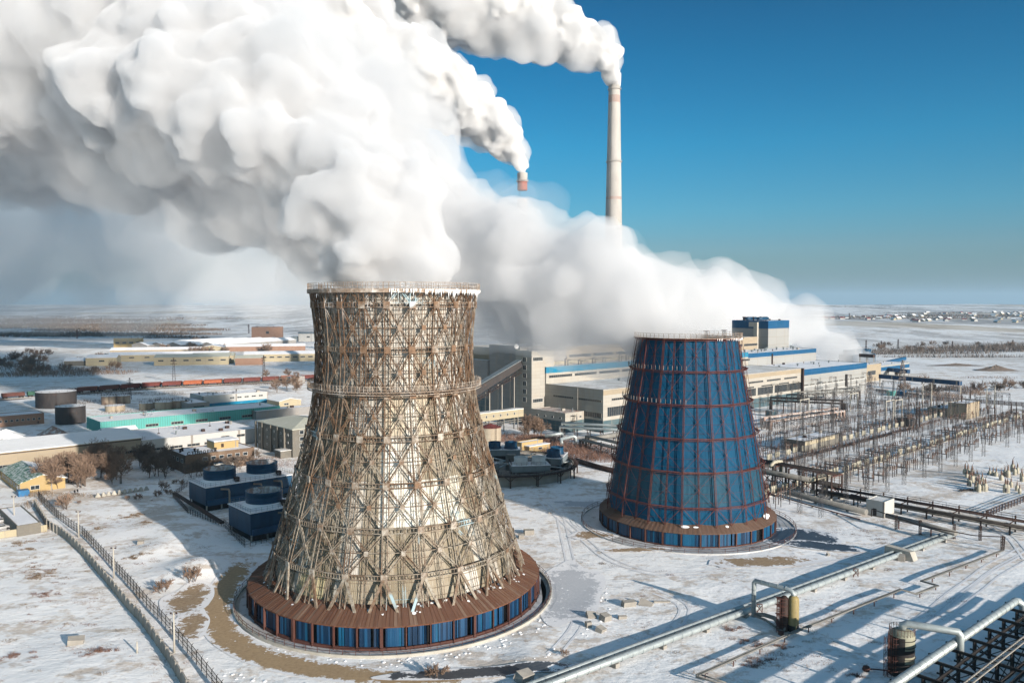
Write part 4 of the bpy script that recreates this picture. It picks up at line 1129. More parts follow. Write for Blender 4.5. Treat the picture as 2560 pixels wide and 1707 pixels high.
def fan_block(x,y,rz,two,lab,mats,size=(13,6.5),h=4.0,z=2.2,fr=2.25,fh=2.4):
    rt=empty('fan_cooler',(x,y,z),rz,lab,'fan cooler','fan coolers standing on the round basin')
    sx,sy=size; g=MB(); g.v=[]; g.box(-sx/2,-sy/2,h*.45,sx/2,sy/2,h); g.build('casing',M[mats[0]],rt)
    g=MB(); g.box(-sx/2-.15,-sy/2-.15,h+.01,sx/2+.15,sy/2+.15,h+.16); g.build('deck',M['snow_roof'],rt)
    g=MB(); g.box(-sx/2+.5,-sy/2+.4,0,sx/2-.5,sy/2-.4,h*.45); g.build('air_intake',M['dark_void'],rt)
    for sx_ in (-1,1):
        for sy_ in (-1,1): g=MB(); g.bar((sx_*(sx/2-.2),sy_*(sy/2-.2),-z),(sx_*(sx/2-.2),sy_*(sy/2-.2),h*.45),.3); g.build('leg',M['cooler_grey'],rt)
    for s in ((-1,1) if two else (0,)):
        g=MB(); g.lathe([(fr*1.22,0),(fr*1.0,fh*.45),(fr*1.05,fh),(fr*.95,fh),(fr*.9,.4),(.4,.35)],28,c=(s*sx*.235,0,h+.15)); g.build('fan_stack',M[mats[1]],rt)
    g=MB(); 
    for (a,b_) in (((-sx/2,-sy/2),(sx/2,-sy/2)),((sx/2,-sy/2),(sx/2,sy/2)),((-sx/2,-sy/2),(-sx/2,sy/2)),((-sx/2,sy/2),(sx/2,sy/2))):
        n=8
        for k in range(n+1): X=a[0]+(b_[0]-a[0])*k/n; Y=a[1]+(b_[1]-a[1])*k/n; g.bar((X,Y,h+.1),(X,Y,h+1.2),.07)
        for hh in (.65,1.2): g.bar((a[0],a[1],h+hh),(b_[0],b_[1],h+hh),.06)
    g.build('railing',M['rack_steel'],rt)
    return rt
for (dx,dy,rz,fm,lab) in ((6.5,-14.5,R(8),'grp_white','fan cooler with two white fan stacks at the front of the round basin'),(16,1,R(75),'blue_fan','fan cooler with two blue fan stacks on the right side of the round basin'),(-3,14.5,R(0),'blue_fan','fan cooler with two blue fan stacks at the back of the round basin'),(-11,-11,R(-40),'grp_white','pale fan cooler on the basin half hidden by the lattice tower')):
    fan_block(fc.x+dx,fc.y+dy,rz,True,lab,('cooler_grey',fm))
# ------------------------------------------------------------ blue coolers left of the lattice tower
def blue_cooler(px,py,h,Lu,Lw,fans,lab,two):
    c=corner(px,py,h); rt=empty('fan_cooler',(c.x,c.y,0),AX,lab,'fan cooler','blue fan coolers beside the lattice tower')
    g=MB(); g.v=[]; b0=1.8
    g.box(0,0,b0,Lu,Lw,h); 
    g.build('casing',M['blue_cooler'],rt)
    g=MB(); 
    for s in (0,1): 
        x=-.06 if s==0 else Lu+.06
    g.box(.3,-.9,b0,Lu-.3,-.05,b0+1.6); g.build('wind_skirt',M['blue_fan'],rt)
    g=MB(); g.box(-.2,-.2,h+.01,Lu+.2,Lw+.2,h+.2); g.build('deck',M['snow_roof'],rt)
    g=MB(); g.box(.6,.6,0,Lu-.6,Lw-.6,b0); g.build('air_intake',M['dark_void'],rt)
    for i in range(int(Lu/4.3)+1):
        for y in (.2,Lw-.2): g=MB(); x=.3+i*(Lu-.6)/int(Lu/4.3); g.bar((x,y,0),(x,y,b0),.35); g.build('leg',M['concrete'],rt)
    for x in fans:
        g=MB(); g.lathe([(5.6,0),(5.0,.55),(4.7,.9)],36,c=(x,Lw/2,h+.2)); g.build('fan_base',M['snow_roof'],rt)
        g=MB(); g.lathe([(4.65,.8),(4.65,3.6),(4.72,3.6),(4.72,3.8),(4.5,3.8),(4.45,1.2)],36,c=(x,Lw/2,h+.2)); 
        for z in (1.6,2.4): g.lathe([(4.66,z-.08),(4.74,z-.08),(4.74,z+.08),(4.66,z+.08)],36,c=(x,Lw/2,h+.2))
        st_=g.build('fan_stack',M['blue_fan'],rt)
        g=MB(); g.lathe([(4.48,3.7),(4.4,1.2),(.6,1.1)],36,c=(x,Lw/2,h+.2)); g.build('stack_lining',M['brown_roof'],st_)
        g=MB()
        for k in range(5):
            a=k*2*math.pi/5+.4; A=Vector((x,Lw/2,h+2.4)); B=A+Vector((math.cos(a),math.sin(a),0))*4.1; g.bar(A,B,.9,.12)
        g.lathe([(.8,0),(.8,.5),(.3,.7)],12,c=(x,Lw/2,h+2.2)); g.build('fan_blades',M['cooler_grey'],st_)
        g=MB(); g.cbox(x+3.2,Lw/2-4.8,h+.9,1.2,1.6,1.4); g.cbox(x+3.2,Lw/2-5.4,h+.6,.6,.6,.8); g.build('motor',M['rack_steel'],rt)
    for x in ([6.5,16.5,23] if two else [9.5]):
        g=MB(); g.pipe([(x-2.2,-.2,h-.9),(x-.2,-1.1,h-1.1),(x,-1.2,h-1.8),(x,-1.2,1)],.28,8); g.build('riser_pipe',M['tank_rust'],rt)
    g=MB()
    for a_,b_ in (((0,0),(Lu,0)),((Lu,0),(Lu,Lw)),((0,Lw),(Lu,Lw)),((0,0),(0,Lw))):
        L=math.hypot(b_[0]-a_[0],b_[1]-a_[1]); n=int(L/1.5)
        for k in range(n+1): X=a_[0]+(b_[0]-a_[0])*k/n; Y=a_[1]+(b_[1]-a_[1])*k/n; g.bar((X,Y,h+.1),(X,Y,h+1.3),.06)
        for hh in (.7,1.25): g.bar((a_[0],a_[1],h+hh),(b_[0],b_[1],h+hh),.05)
    g.build('railing',M['cooler_grey'],rt)
    return rt
blue_cooler(514,1220,7.0,27,13,[6.8,20.2],'dark blue twin fan cooler block behind, with two big fan stacks',True)
blue_cooler(626,1284.6,7.3,13.5,13.5,[6.8],'dark blue single fan cooler block nearest the lattice tower',False)
def railing_run(name,label,pts,h,mat,step,cat='fence',post=.1,bars=2,z=0,tops=None,mesh=False):
    rt=empty(name,(pts[0].x,pts[0].y,0),0,label,cat); g=MB(); gp=MB(); o=pts[0].copy(); o.z=0
    for a,b_ in zip(pts,pts[1:]):
        L=(b_-a).length; n=max(1,round(L/step))
        for k in range(n+1):
            A=a.lerp(b_,k/n)-o; z0=hills(A.x+o.x,A.y+o.y)+bumps(A.x+o.x,A.y+o.y)+z
            gp.bar((A.x,A.y,z0-.2),(A.x,A.y,z0+h),post)
            if tops: gp.bar((A.x,A.y,z0+h),(A.x+.35,A.y-.2,z0+h+.4),post*.7)
            if k<n:
                B=a.lerp(b_,(k+1)/n)-o; z1=hills(B.x+o.x,B.y+o.y)+bumps(B.x+o.x,B.y+o.y)+z
                for q in range(bars): f=(q+1)/bars; g.bar((A.x,A.y,z0+h*f),(B.x,B.y,z1+h*f),post*.6)
                if mesh:
                    m_=int((b_-a).length/n/.35)
                    for q in range(m_): t=(q+.5)/m_; X=A.lerp(B,t); zz=z0+(z1-z0)*t; g.tri((X.x,X.y,zz+.1),(X.x,X.y,zz+h),.035)
    g.build('rails',M[mat],rt); gp.build('posts',M[mat],rt)['kind']='stuff'
    return rt
railing_run('platform_fence','rusty steel fence around the blue fan coolers',[P(470,1215),P(432,1242),P(470,1284),P(560,1322)],1.6,'rack_steel',1.6,bars=3,mesh=True)
railing_run('platform_fence','dark steel fence at the foot of the nearest blue fan cooler',[P(560,1322),P(612,1368),P(680,1352)],2.2,'dark_steel',1.5,bars=3,mesh=True)
g=MB(); A,B_=P(436,1246),P(556,1322); g.bar(A+nd(1.7),B_+nd(1.7),1.2,.5); 
o=g.build('pipe_tray',M['rack_steel']); tag(o,'snowy pipe tray on the fence beside the blue fan coolers','pipe')
# ------------------------------------------------------------ left side of the works
c=corner(353,1094,8.0); L=78
c2=c-U*L
b=bld('workshop','long beige workshop with a smooth snow covered roof and dirty window band','building',c2,L,19,8,'beige_panels','snow',kind='mono',ridge=1.6)
for a in range(2,76,7): win(b,'F',a,2.3,5.6,1.3,style='band')
g=MB(); g.box(0,-.12,7.3,L,0,7.6); g.build('gutter',M['rack_steel'],b)
c=corner(352,1104,6.0); v=Vector((c.x,c.y,6.0)); Lx=along(v,U,646)
b=bld('workshop','long white workshop with flat snowy roof behind the canteen','building',c,Lx,32,6.0,'white_render','snow_roof')
for a in range(4,int(Lx*.62),7): win(b,'F',a,1.9,5.2,1.1,style='band')
for a in (Lx*.66,Lx*.8): win(b,'F',a,3.6,3.6,1.1,style='band')
for x,y in ((Lx*.8,10),(Lx*.92,24),(Lx*.5,20),(Lx*.7,5)):
    g=MB(); g.cbox(x,y,6.7,1.6,1.2,1.1); g.build('roof_vent',M['rack_steel'],b)
# office block
c=corner(731,1073,11.3); v=Vector((c.x,c.y,11.3)); Ly=along(v,W,644)
b=bld('office_block','grey brick four storey office block with a pale green hipped roof','building',c,22,Ly,11.3,'grey_brick','pale_roof',kind='hip',ridge=2.6)
for y in (6,12,18,26,32):
    g=MB(); g.box(-.7,y,0,-.02,y+.8,11.2); g.build('pilaster',M['grey_brick'],b)
for k in range(4):
    for x in (3,9,15): win(b,'F',x,1.2+k*2.6,1.8,1.6)
for k in range(3):
    for y in (3.5,9.5,15.5,22,29): win(b,'L',y,2.2+k*3.0,.9,.9)
g=MB(); g.box(-4.5,1.2,0,-.02,6.2,3); g.build('porch',M['grey_brick'],b); g=MB(); g.box(-4.7,1,3.02,-.02,6.4,3.2); g.build('porch_roof',M['thin_snow_roof'],b)
# canteen with its sign
c=corner(463,1141.7,6.1); v=Vector((c.x,c.y,6.1)); Lx=along(v,U,636); Ly=along(v,W,422)
b=bld('canteen','brown brick two storey canteen with a yellow rooftop room and dark lettering','building',c,Lx,Ly,6.1,'brown_brick','snow_roof')
for k in range(6): win(b,'F',Lx*.24+k*3.0,3.9,1.8,1.3)
g=MB(); g.box(Lx*.36,-1.6,0,Lx*.66,-.02,2.6); g.build('entrance',M['white_render'],b); g=MB(); g.box(Lx*.34,-2,2.62,Lx*.68,-.02,2.85); g.build('entrance_roof',M['blue_fan'],b)
win(b,'F',Lx*.46,.5,4.2,1.7).location.y=-1.62
for k in range(4): win(b,'L',2+k*4.2,3.6,2.2,1.4)
g=MB(); g.box(Lx*.5,6,6.1,Lx*.86,13,9.2); pe=g.build('rooftop_room',M['yellow_plaster'],b)
g=MB(); g.box(Lx*.5-.2,5.8,9.22,Lx*.86+.2,13.2,9.45); g.build('roof',M['snow_roof'],pe)
g=MB(); g.cbox(Lx*.62,5.97,7.6,1,.06,1.4); g.build('door',M['rack_steel'],pe)
for k,(x,y) in enumerate(((1.5,9),(3,11),(6,7),(12,3))):
    g=MB(); g.lathe([(.4,0),(.35,.9),(.6,1.0),(.5,1.3)],10,c=(x,y,6.3)); g.build('roof_vent',M['vessel_dark'],b)
cu=bpy.data.curves.new('lettering','FONT'); cu.body='СТОЛОВАЯ'; cu.size=1.55; cu.extrude=.09; cu.offset=.035; cu.space_character=1.35
to=bpy.data.objects.new('lettering',cu); COL.objects.link(to); to.parent=b; to.rotation_euler=(R(90),0,0); to.location=(.8,.15,6.6); cu.materials.append(M['vessel_dark'])
bpy.context.view_layer.update(); dg_=bpy.context.evaluated_depsgraph_get(); lm=bpy.data.meshes.new_from_object(to.evaluated_get(dg_)); lo=bpy.data.objects.new('lettering',lm); COL.objects.link(lo); lo.parent=b; lo.location=to.location; lo.rotation_euler=to.rotation_euler; bpy.data.objects.remove(to); lo.name='lettering'
g=MB(); g.bar((.5,.3,6.62),(12,.3,6.62),.12); 
for k in range(6): g.bar((.8+k*2.1,.3,6.4),(.8+k*2.1,.3,7.7),.06)
g.build('sign_frame',M['vessel_dark'],b)
# green roofed house
c=P(49,1236); b=bld('yellow_house','yellow gatehouse with green ribbed roof half under snow','house',c,13,30,3.6,'yellow_plaster','green_roof|snow',kind='gy',ridge=1.9,over=.5)
win(b,'F',3,1,2.6,1.4); 
for k in range(6): win(b,'L',2+k*4.5,1.3,2.8,1.2)
g=MB(); g.cbox(.5,-2.5,1,3,3,2); g.build('porch',M['paint_blue'],b)
c=P(4,1330); 
for (px,py,lu,lw,h,lab,wm) in ((42,1318,5.5,24,2.4,'low garage with flat snowy roof below the yellow gatehouse','grey_brick'),):
    if lw>5: bld('garage',lab,'building',corner(px,py,h),lu,lw,h,wm)
# turquoise building
c=corner(250.6,1057,5.2); v=Vector((c.x,c.y,5.2))
b=bld('turquoise_warehouse','low turquoise warehouse with snow covered flat roof','building',c,along(v,U,700),along(v,W,216),5.2,'turquoise_sheet','snow_roof')
for k in range(8): win(b,'F',20+k*12,1.2,6,1.4,style='band')
b=bld('shelter','small lean-to with a peaked snowy roof before the turquoise warehouse','building',P(262,1098),14,9,3,'turquoise_sheet','snow',kind='gx',ridge=1.4)
b=bld('brick_building','pinkish brick building with small windows beside the black tanks','building',corner(-30,1045,5),24,14,5,'pink_brick','snow_roof')
for k in range(9): win(b,'F',2+k*2.4,2.2,1.3,1.2)
# snowy conical roofs
for k,(px,py,r,h,lab) in enumerate(((15,1098,13,4.6,'snowy pyramid roof at the picture edge behind the workshop'),(38,1108,10,4,'second smaller snowy pyramid roof behind the workshop'),(132,1092,11,5,'dark ribbed pyramid roof dusted with snow'),(152,1100,9,4.5,'smaller dark pyramid roof dusted with snow near the workshop'))):
    c=P(px,py); rt=empty('pyramid_shelter',(c.x,c.y,0),AX+.3*k,lab,'shelter')
    g=MB(); g.lathe([(r*.5,.0),(r*.5,1.5)],6,flat=True); g.build('wall',M['grey_brick'],rt)
    g=MB(); g.lathe([(r*.62,1.3),(.05,h)],6,flat=True,close=True); 
    for i in range(18): a=i*math.pi/9; g.bar(pol(r*.56,a,1.45),pol(.2,a,h+.05),.08)
    g.build('roof',M['snow'] if k<2 else M['brown_roof'],rt)
# tanks
tank(141,1021,45.5,9.2,'tank_black','largest black oil tank, snow on top, by the freight train','snow',.6)
tank(177,1061,34,8.8,'tank_black','second black oil tank in front of the largest one','snow',.6)
T=[(272,1012,17,5,'tank_rust','rusty tank of the close cluster of three, left one'),(309,1010,16,5,'tank_rust','rusty tank of the close cluster of three, rear one'),(288,1030,23,3.4,'tank_cream','low wide rusty tank in front of the cluster of three'),(365,1026,16,4,'tank_cream','brown and cream tank behind the turquoise roof'),(386,1022,13,4,'tank_rust','dark tank touching the brown and cream one'),
(411,1030,22,5.5,'tank_cream','dull grey cream tank between brown tank and grey tank'),(451,1028,20,6,'tank_rust','grey rusty tank left of the four black silos'),
(512,1057,22,4.6,'tank_cream','round tank with a brown painted side by the turquoise wall'),(580,1050,21,4.2,'tank_cream','middle pale rusty tank of the row by the turquoise wall'),(627,1047,20,4.2,'tank_cream','pale tank nearest the grey office block')]
for px,py,r,h,m,l in T: tank(px,py,r,h,m,l,'snow' if l[0]!='r' or 'cluster' in l else 'red_roof_paint',.3)
for k,px in enumerate((521,541,562,583)): tank(px,1010,9,6,'tank_black',['leftmost','second','third','rightmost'][k]+' of the four slim black silos beside the white works','tank_black',1.2,cat='silo')
# works behind the tanks
b=bld('loading_hall','white and light blue loading hall behind the black silos','building',corner(507,992,6.5),40,20,6.5,'white_render','snow_roof',plinth=('cyan_stripe',2.4))
for k in range(5): win(b,'F',16+k*4.5,4.2,2.8,1.0)
b=bld('loading_hall','grey shed with a snowy roof and a dark gateway left of the silos','building',corner(470,1010,5),12,24,5,'grey_panels','snow_roof'); g=MB(); g.box(3,-.1,.1,9,0,3.4); g.build('gate',M['dark_void'],b)
b=bld('brick_shed','little pale brick shed with a gabled snowy roof beyond the office block','building',P(698,1018),14,16,3.4,'cream_plaster','snow',kind='gy',ridge=1.5); win(b,'F',3,1,3,1.2)
b=bld('grey_store','long low grey store with snow on the roof leading to the lattice tower','building',corner(640,1030,4),50,9,4,'grey_panels','snow_roof')
# freight train
def wagon(first=None):
    rt=empty('freight_wagon',(0,0,0),0,'x','wagon'); 
    g=MB(); g.box(-6.3,-1.5,1.25,6.3,1.5,1.45); 
    for s in (-1,1): g.box(-6.3,s*1.5-.06,1.45,6.3,s*1.5+.06,3.5); g.box(s*6.3-.06,-1.44,1.45,s*6.3+.06,1.44,3.5)
    for i in range(9):
        x=-6.1+i*12.2/8
        for s in (-1,1): g.box(x-.08,s*1.62-.06,1.4,x+.08,s*1.62+.06,3.45)
    body=g.build('body',M['wagon_red'],rt)
    g=MB(); g.box(-6.1,-1.35,1.5,6.1,1.35,3.0+.3); g.build('load',M['coal'],rt)
    for s in (-1,1):
        g=MB(); g.box(s*4.6-1.3,-1.1,.5,s*4.6+1.3,1.1,1.1)
        for dx in (-.9,.9):
            for sy in (-1,1):
                n=12; y=sy*.8; c_=(s*4.6+dx,y,.5)
                pts=[(c_[0]+.48*math.cos(t*math.pi/6),y,c_[2]+.48*math.sin(t*math.pi/6)) for t in range(12)]
                g.poly(pts); g.poly([(a,b_+.12,c__) for a,b_,c__ in pts][::-1]); 
                for t in range(12): a,b2=pts[t],pts[(t+1)%12]; g.poly([a,(a[0],a[1]+.12,a[2]),(b2[0],b2[1]+.12,b2[2]),b2])
        g.build('bogie',M['dark_steel'],rt)
    return rt
wp=wagon(); wn=0; wcol={}
for m_ in ('wagon_red','wagon_orange','wagon_brown','wagon_green'):
    me=wp.children[0].data.copy() if False else None
bodymesh=[ch for ch in wp.children if ch.name.startswith('body')][0].data
for m_ in ('wagon_red','wagon_orange','wagon_brown','wagon_green'):
    me=bodymesh.copy(); me.materials[0]=M[m_]; wcol[m_]=me
tr1=[P(-40,1002),P(7,998),P(380,970),P(727,952),P(800,949)]
def walk(pts,step,start=0):
    d=start; out=[]
    for a,b_ in zip(pts,pts[1:]):
        L=(b_-a).length
        while d<L: out.append((a.lerp(b_,d/L),(b_-a).normalized())); d+=step
        d-=L
    return out
cols=['wagon_brown','wagon_brown','wagon_green','wagon_brown','wagon_brown','wagon_brown','wagon_red','wagon_red','wagon_red','wagon_orange','wagon_orange','wagon_red','wagon_red','wagon_red','wagon_red','wagon_red','wagon_red','wagon_red','wagon_red','wagon_red']
ordn=['first','second','third','fourth','fifth','sixth','seventh','eighth','ninth','tenth','eleventh','twelfth','thirteenth','fourteenth','fifteenth','sixteenth','seventeenth','eighteenth','nineteenth','twentieth','last']
tracks=[tr1,[p+Vector((-3.3,4.6,0)) for p in tr1]]
for ti,(tr,st0) in enumerate(((tracks[0],2),(tracks[1],62))):
    for i,(p,d) in enumerate(walk(tr,14.4,st0)):
        m_=cols[i%20] if ti==0 else ('wagon_red' if i%5 else 'wagon_orange')
        o=inst(wp,wn==0,(p.x,p.y,.25),math.atan2(d.y,d.x),label=('%s %s freight wagon from the picture edge in the %s row'%(ordn[min(i,20)],{'wagon_brown':'dark brown','wagon_red':'dull red','wagon_orange':'orange','wagon_green':'green'}[m_],'near' if ti==0 else 'far')),group='freight wagons of the coal train')
        wn+=1
        for ch in o.children:
            if ch.name.startswith('body'): ch.data=wcol[m_]
for ti,tr in enumerate(tracks+[[p+Vector((4,-5.5,0)) for p in tr1]]):
    g=MB(); 
    for a,b_ in zip(tr,tr[1:]):
        n=(b_-a).normalized().cross(Vector((0,0,1)))
        for s in (-.76,.76): g.bar(a+n*s+nd(.2),b_+n*s+nd(.2),.1,.15)
        g.bar(a+nd(.02),b_+nd(.02),3.0,.1)
    o=g.build('railway_track',M['concrete'] if ti<2 else M['rack_steel']); tag(o,['near railway track under the coal wagons','far railway track under the second row of wagons','empty railway track in front of the coal train'][ti],'railway',kind='structure')
b=bld('signal_box','small grey signal building at the end of the coal train','building',P(726,960),12,8,5,'grey_panels','snow_roof')
# distant depots beyond the railway
F_=[('cream_plaster','snow_roof',610,905,95,22,8,'gx','far cream warehouse with a row of windows beyond the railway, longest one',12),
('pink_brick','snow_roof',540,880,110,20,6,'gx','far low pink brick shed behind the longest cream warehouse',0),
('cream_plaster','snow_roof',270,905,120,20,7,'gx','far cream warehouse left of the longest one with small windows',8),
('beige_panels','snow_roof',275,890,100,18,6,'gx','far beige shed behind the left cream warehouse',0),
('cream_plaster','pale_roof',385,914,70,26,8,'gx','far depot with a greenish roof and cream walls',6),
('cream_plaster','pale_roof',480,910,40,20,8,'gx','far cream depot extension beside the greenish roof',4),
('yellow_plaster','snow_roof',284,876,34,14,14,'flat','far yellow block standing alone above the sheds',4),
('pink_brick','pale_roof',588,913,26,18,7,'gx','far orange brick garage with gabled roof in the depot yard',0),
('cream_plaster','snow_roof',214,915,28,18,8,'gx','far cream barn with a dark gateway at the tree belt',1),
('grey_brick','snow_roof',160,915,34,18,5,'gx','far low dark roofed store among bare trees',0),
('pink_brick','cooler_grey',629,852,50,30,22,'flat','far large brick hall with a glazed roof on the shaded plain',1),
('white_render','cooler_grey',746,855,30,25,13,'gx','far pale barn with a blue arched roof beside the lattice tower',1),
('cooler_grey','snow_roof',728,855,14,18,8,'flat','far grey annex beside the blue arched barn',0),
('cream_plaster','snow_roof',502,886,26,30,8,'gy','far pale gabled end of the long shaded sheds',1)]
for wm,rm,px,py,L,D,h,kd,lab,nw in F_:
    c=P(px,py); b=bld('far_warehouse',lab,'warehouse',c,L,D,h,wm,rm,kind=kd,rz=R(14),ridge=2.5,group='distant warehouses beyond the railway')
    for k in range(nw): win(b,'F',L*(k+.5)/nw-2,h*.5,min(5,L/nw*.6),h*.2,style='band')
for k in range(5):
    c=P(330+k*42,878-k*.5); b=bld('far_shed',['leftmost','second','third','fourth','rightmost'][k]+' of the long shaded ribbed sheds on the far plain','shed',c,26,170,7,'grey_panels','snow',kind='gy',rz=R(-22),ridge=3.5,group='long parallel sheds on the far plain')

g=MB(); a_,b_=P(-20,1349),P(118,1328); g.bar(a_+nd(.9),b_+nd(.9),.3,1.9); o=g.build('garden_wall',M['cream_plaster']); tag(o,'low cream wall in front of the snowy garage','wall')
# ------------------------------------------------------------ pipes and vessels of the near right
def pipes_thing(name,label,cat='pipeline',at=(0,0,0)): return empty(name,at,0,label,cat)
def on(px,py,z=0): return P(px,py,z)
# the big pair
a1,a2=on(1380,1707,1.05),on(2392,1332,1.05); d=(a2-a1).normalized(); n=Vector((-d.y,d.x,0))
a1=a1-d*14
for k,(o_,r_,lab,mt) in enumerate(((0,.58,'galvanised pipeline nearer the viewer of the long ground level pair','galvanised'),(1.75,.45,'duller rear pipeline of the long ground level pair','galvanised'))):
    rt=pipes_thing('pipeline',lab,at=(a1.x,a1.y,0)); A=n*o_+nd(1.05); B_=a2-a1; B_.z=0; B_=B_+A
    g=MB(); m1=A.lerp(B_,.47); m2=A.lerp(B_,.63)
    g.pipe([A,A.lerp(B_,.2)+nd(.06),m1,m2,A.lerp(B_,.8),B_],r_,16); g.build('pipe',M[mt],rt)
    g=MB(); N=60
    for i in range(N): 
        t=(i+.5)/N; c=A.lerp(B_,t)
        g.pipe([c-d*.06,c+d*.06],r_+.03,16)
    g.build('seams',M['cooler_grey'],rt)['kind']='stuff'
    for i in range(13):
        t=(i+.4)/13; c=A.lerp(B_,t); g=MB(); g.cbox(c.x,c.y,.18,1.0,1.0,.7,AX); g.build('support',M['concrete'],rt)
    for i in (5,8):
        t=(i+.75)/13; c=A.lerp(B_,t); g=MB()
        if k==0:
            for s in (-.5,.5): g.bar((c.x+s,c.y-.9,0),(c.x+s,c.y-.9,1.9),.14); g.bar((c.x+s,c.y-.9,.3),(c.x-s,c.y-.9,1.7),.1)
            g.bar((c.x-.5,c.y-.9,1.9),(c.x+.5,c.y-.9,1.9),.14); g.build('guide_frame',M['brown_post'],rt)
# culvert slab at the pipes
c=on(2250,1392); rt=empty('culvert',(c.x,c.y,0),R(-48),'broken concrete culvert slab with ramp crossing above the pipe pair','culvert')
g=MB(); g.v=[(-3.2,-1.2,0),(3.6,-1.2,0),(3.6,1.2,0),(-3.2,1.2,0),(-3.2,-1.0,2.3),(2.6,-1.0,2.0),(3.0,1.0,1.9),(-3.2,1.0,2.3)]
for q in ([0,1,5,4],[1,2,6,5],[2,3,7,6],[3,0,4,7],[4,5,6,7]): g.face(q)
g.build('slab',M['pale_concrete'],rt); g=MB(); g.cbox(1.2,-2.2,.6,1.5,1.1,1.6,.3,.3); g.build('ramp',M['concrete'],rt); g=MB(); g.cbox(-.4,-1.3,.55,2.6,.4,1.5); g.build('opening',M['dark_void'],rt)
# thin twin pipe with zig-zag
pts=[on(x,y,1.15) for x,y in ((1743,1687),(1990,1577),(2252,1472.5),(2290,1484),(2344,1463),(2304,1452),(2507,1375))]
rt=pipes_thing('pipeline','thin twin pipe on low brown posts with a dog-leg, running beside the yellow vessel',at=(pts[0].x,pts[0].y,0)); o_=Vector((pts[0].x,pts[0].y,0))
for s in (-.17,.17):
    g=MB(); L=[]
    for i,p in enumerate(pts):
        dd=(pts[min(i+1,len(pts)-1)]-pts[max(i-1,0)]).normalized(); L.append(p-o_+Vector((-dd.y,dd.x,0))*s*1.2)
    g.pipe(L,.15,8); g.build('pipe',M['pipe_dull'],rt)
end=pts[-1]-o_; g=MB()
for s in (-.25,.25): g.pipe([end+Vector((s,0,0)),end+Vector((s+.3,.2,3.2)),on(2435,1338,4.2)-o_,on(2300,1313,4.0)-o_,on(2180,1272,3.2)-o_,on(2178,1290,1)-o_],.13,8)
g.build('raised_pipe',M['rack_steel'],rt)
g=MB(); g.pipe([pts[0]-o_,pts[0]-o_+Vector((-.2,-.3,-.1)),pts[0]-o_+Vector((3.6,-2.8,-.1))],.16,8); g.pipe([pts[0]-o_+Vector((.4,.4,0)),pts[0]-o_+Vector((4,-2.3,-.1))],.13,8); g.build('return_pipe',M['pipe_dull'],rt)
for p,dd in walk(pts,7.4,2):
    q=p-o_; g=MB(); g.bar((q.x,q.y,-.2),(q.x,q.y,1.0),.16); n2=Vector((-dd.y,dd.x,0))*.5; g.bar((q.x-n2.x,q.y-n2.y,1.0),(q.x+n2.x,q.y+n2.y,1.0),.12); g.build('post',M['brown_post'],rt)
for x,y in ((2505,1376),(2450,1350),(2385,1345),(2300,1335),(2240,1322)):
    p=on(x,y)-o_; g=MB(); g.latt((p.x,p.y,-.2),(p.x,p.y,3.8),.45,6,.1,.06); g.build('lattice_post',M['rack_steel'],rt)
# yellow vessel with gooseneck
def cage(g,x,y,r,z0,z1,w=.06):
    for k in range(7):
        a=R(100+k*28); g.bar((x+r*math.cos(a),y+r*math.sin(a),z0),(x+r*math.cos(a),y+r*math.sin(a),z1),w)
    z=z0
    while z<z1+.1:
        for k in range(8):
            a,b_=R(90+k*28),R(118+k*28); g.bar((x+r*math.cos(a),y+r*math.sin(a),z),(x+r*math.cos(b_),y+r*math.sin(b_),z),w*1.2)
        z+=.9
def lathe_part(prof,mat,name,rt,c=(0,0,0),n=28):
    g=MB(); g.lathe(prof,n,c=c); return g.build(name,M[mat],rt)
c=on(1983,1577); rt=empty('vessel',(c.x,c.y,0),0,'yellow rusty upright vessel with a caged ladder, under the gooseneck pipe','vessel')
lathe_part([(.98,0),(.98,1.3)],'vessel_dark','base',rt); lathe_part([(.97,1.3),(.97,5.9),(.8,6.4),(.45,6.65),(.0,6.7)],'vessel_yellow','shell',rt)
g=MB(); g.pipe([(.1,-1.0,0),(.1,-1.05,2.9)],.14,6); g.build('drain_pipe',M['vessel_yellow'],rt)
lathe_part([(.72,0),(.72,6.2),(.3,6.6),(0,6.6)],'rack_steel','side_column',rt,c=(-1.7,.1,0)); 
g=MB(); cage(g,-2.3,-.1,.8,.3,6.3,.06); g.ladder((-3.0,-.6,0),(-3.0,-.6,6.4),.55,16,(1,.2,0),.08,.05,zig=False)
for z in (1.5,3.2,4.9,6.2): g.box(-3.2,-.7,z,-1.2,.6,z+.06)
g.build('ladder_cage',M['brown_post'],rt)
g=MB(); g.lathe([(.0,0),(.5,0),(.5,.6),(0,.7)],16,c=(-2.8,-1.6,0)); g.build('float_pot',M['brown_post'],rt)
b0=on(1884,1535,1.05); top=7.6; q=Vector((b0.x-c.x,b0.y-c.y,0))
rt2=empty('gooseneck_pipe',(c.x,c.y,0),0,'galvanised gooseneck pipe looping from the pipe pair up into the yellow vessel','pipe')
dd=(Vector((0,0,0))-q).normalized()
g=MB(); g.pipe([(q.x,q.y,.6),(q.x,q.y,top-1.0),(q.x,q.y,top-.4)+Vector((0,0,0)) if False else Vector((q.x,q.y,top-.45)),Vector((q.x,q.y,top))+dd*.35,Vector((0,0,top-.05))-dd*1.1,Vector((0,0,top-.25))-dd*.4,Vector((0,0,top-.7))-dd*.05,Vector((0,0,6.4))],.43,16); g.build('pipe',M['galvanised'],rt2)
g=MB(); 
for z in (1.5,2.6,3.7,4.8,5.9): g.pipe([(q.x,q.y,z-.05),(q.x,q.y,z+.05)],.46,16)
for t in (.2,.4,.6,.8): p=Vector((q.x,q.y,top))*(1-t)+Vector((0,0,top))*t; g.pipe([p-dd*.05,p+dd*.05],.46,16)
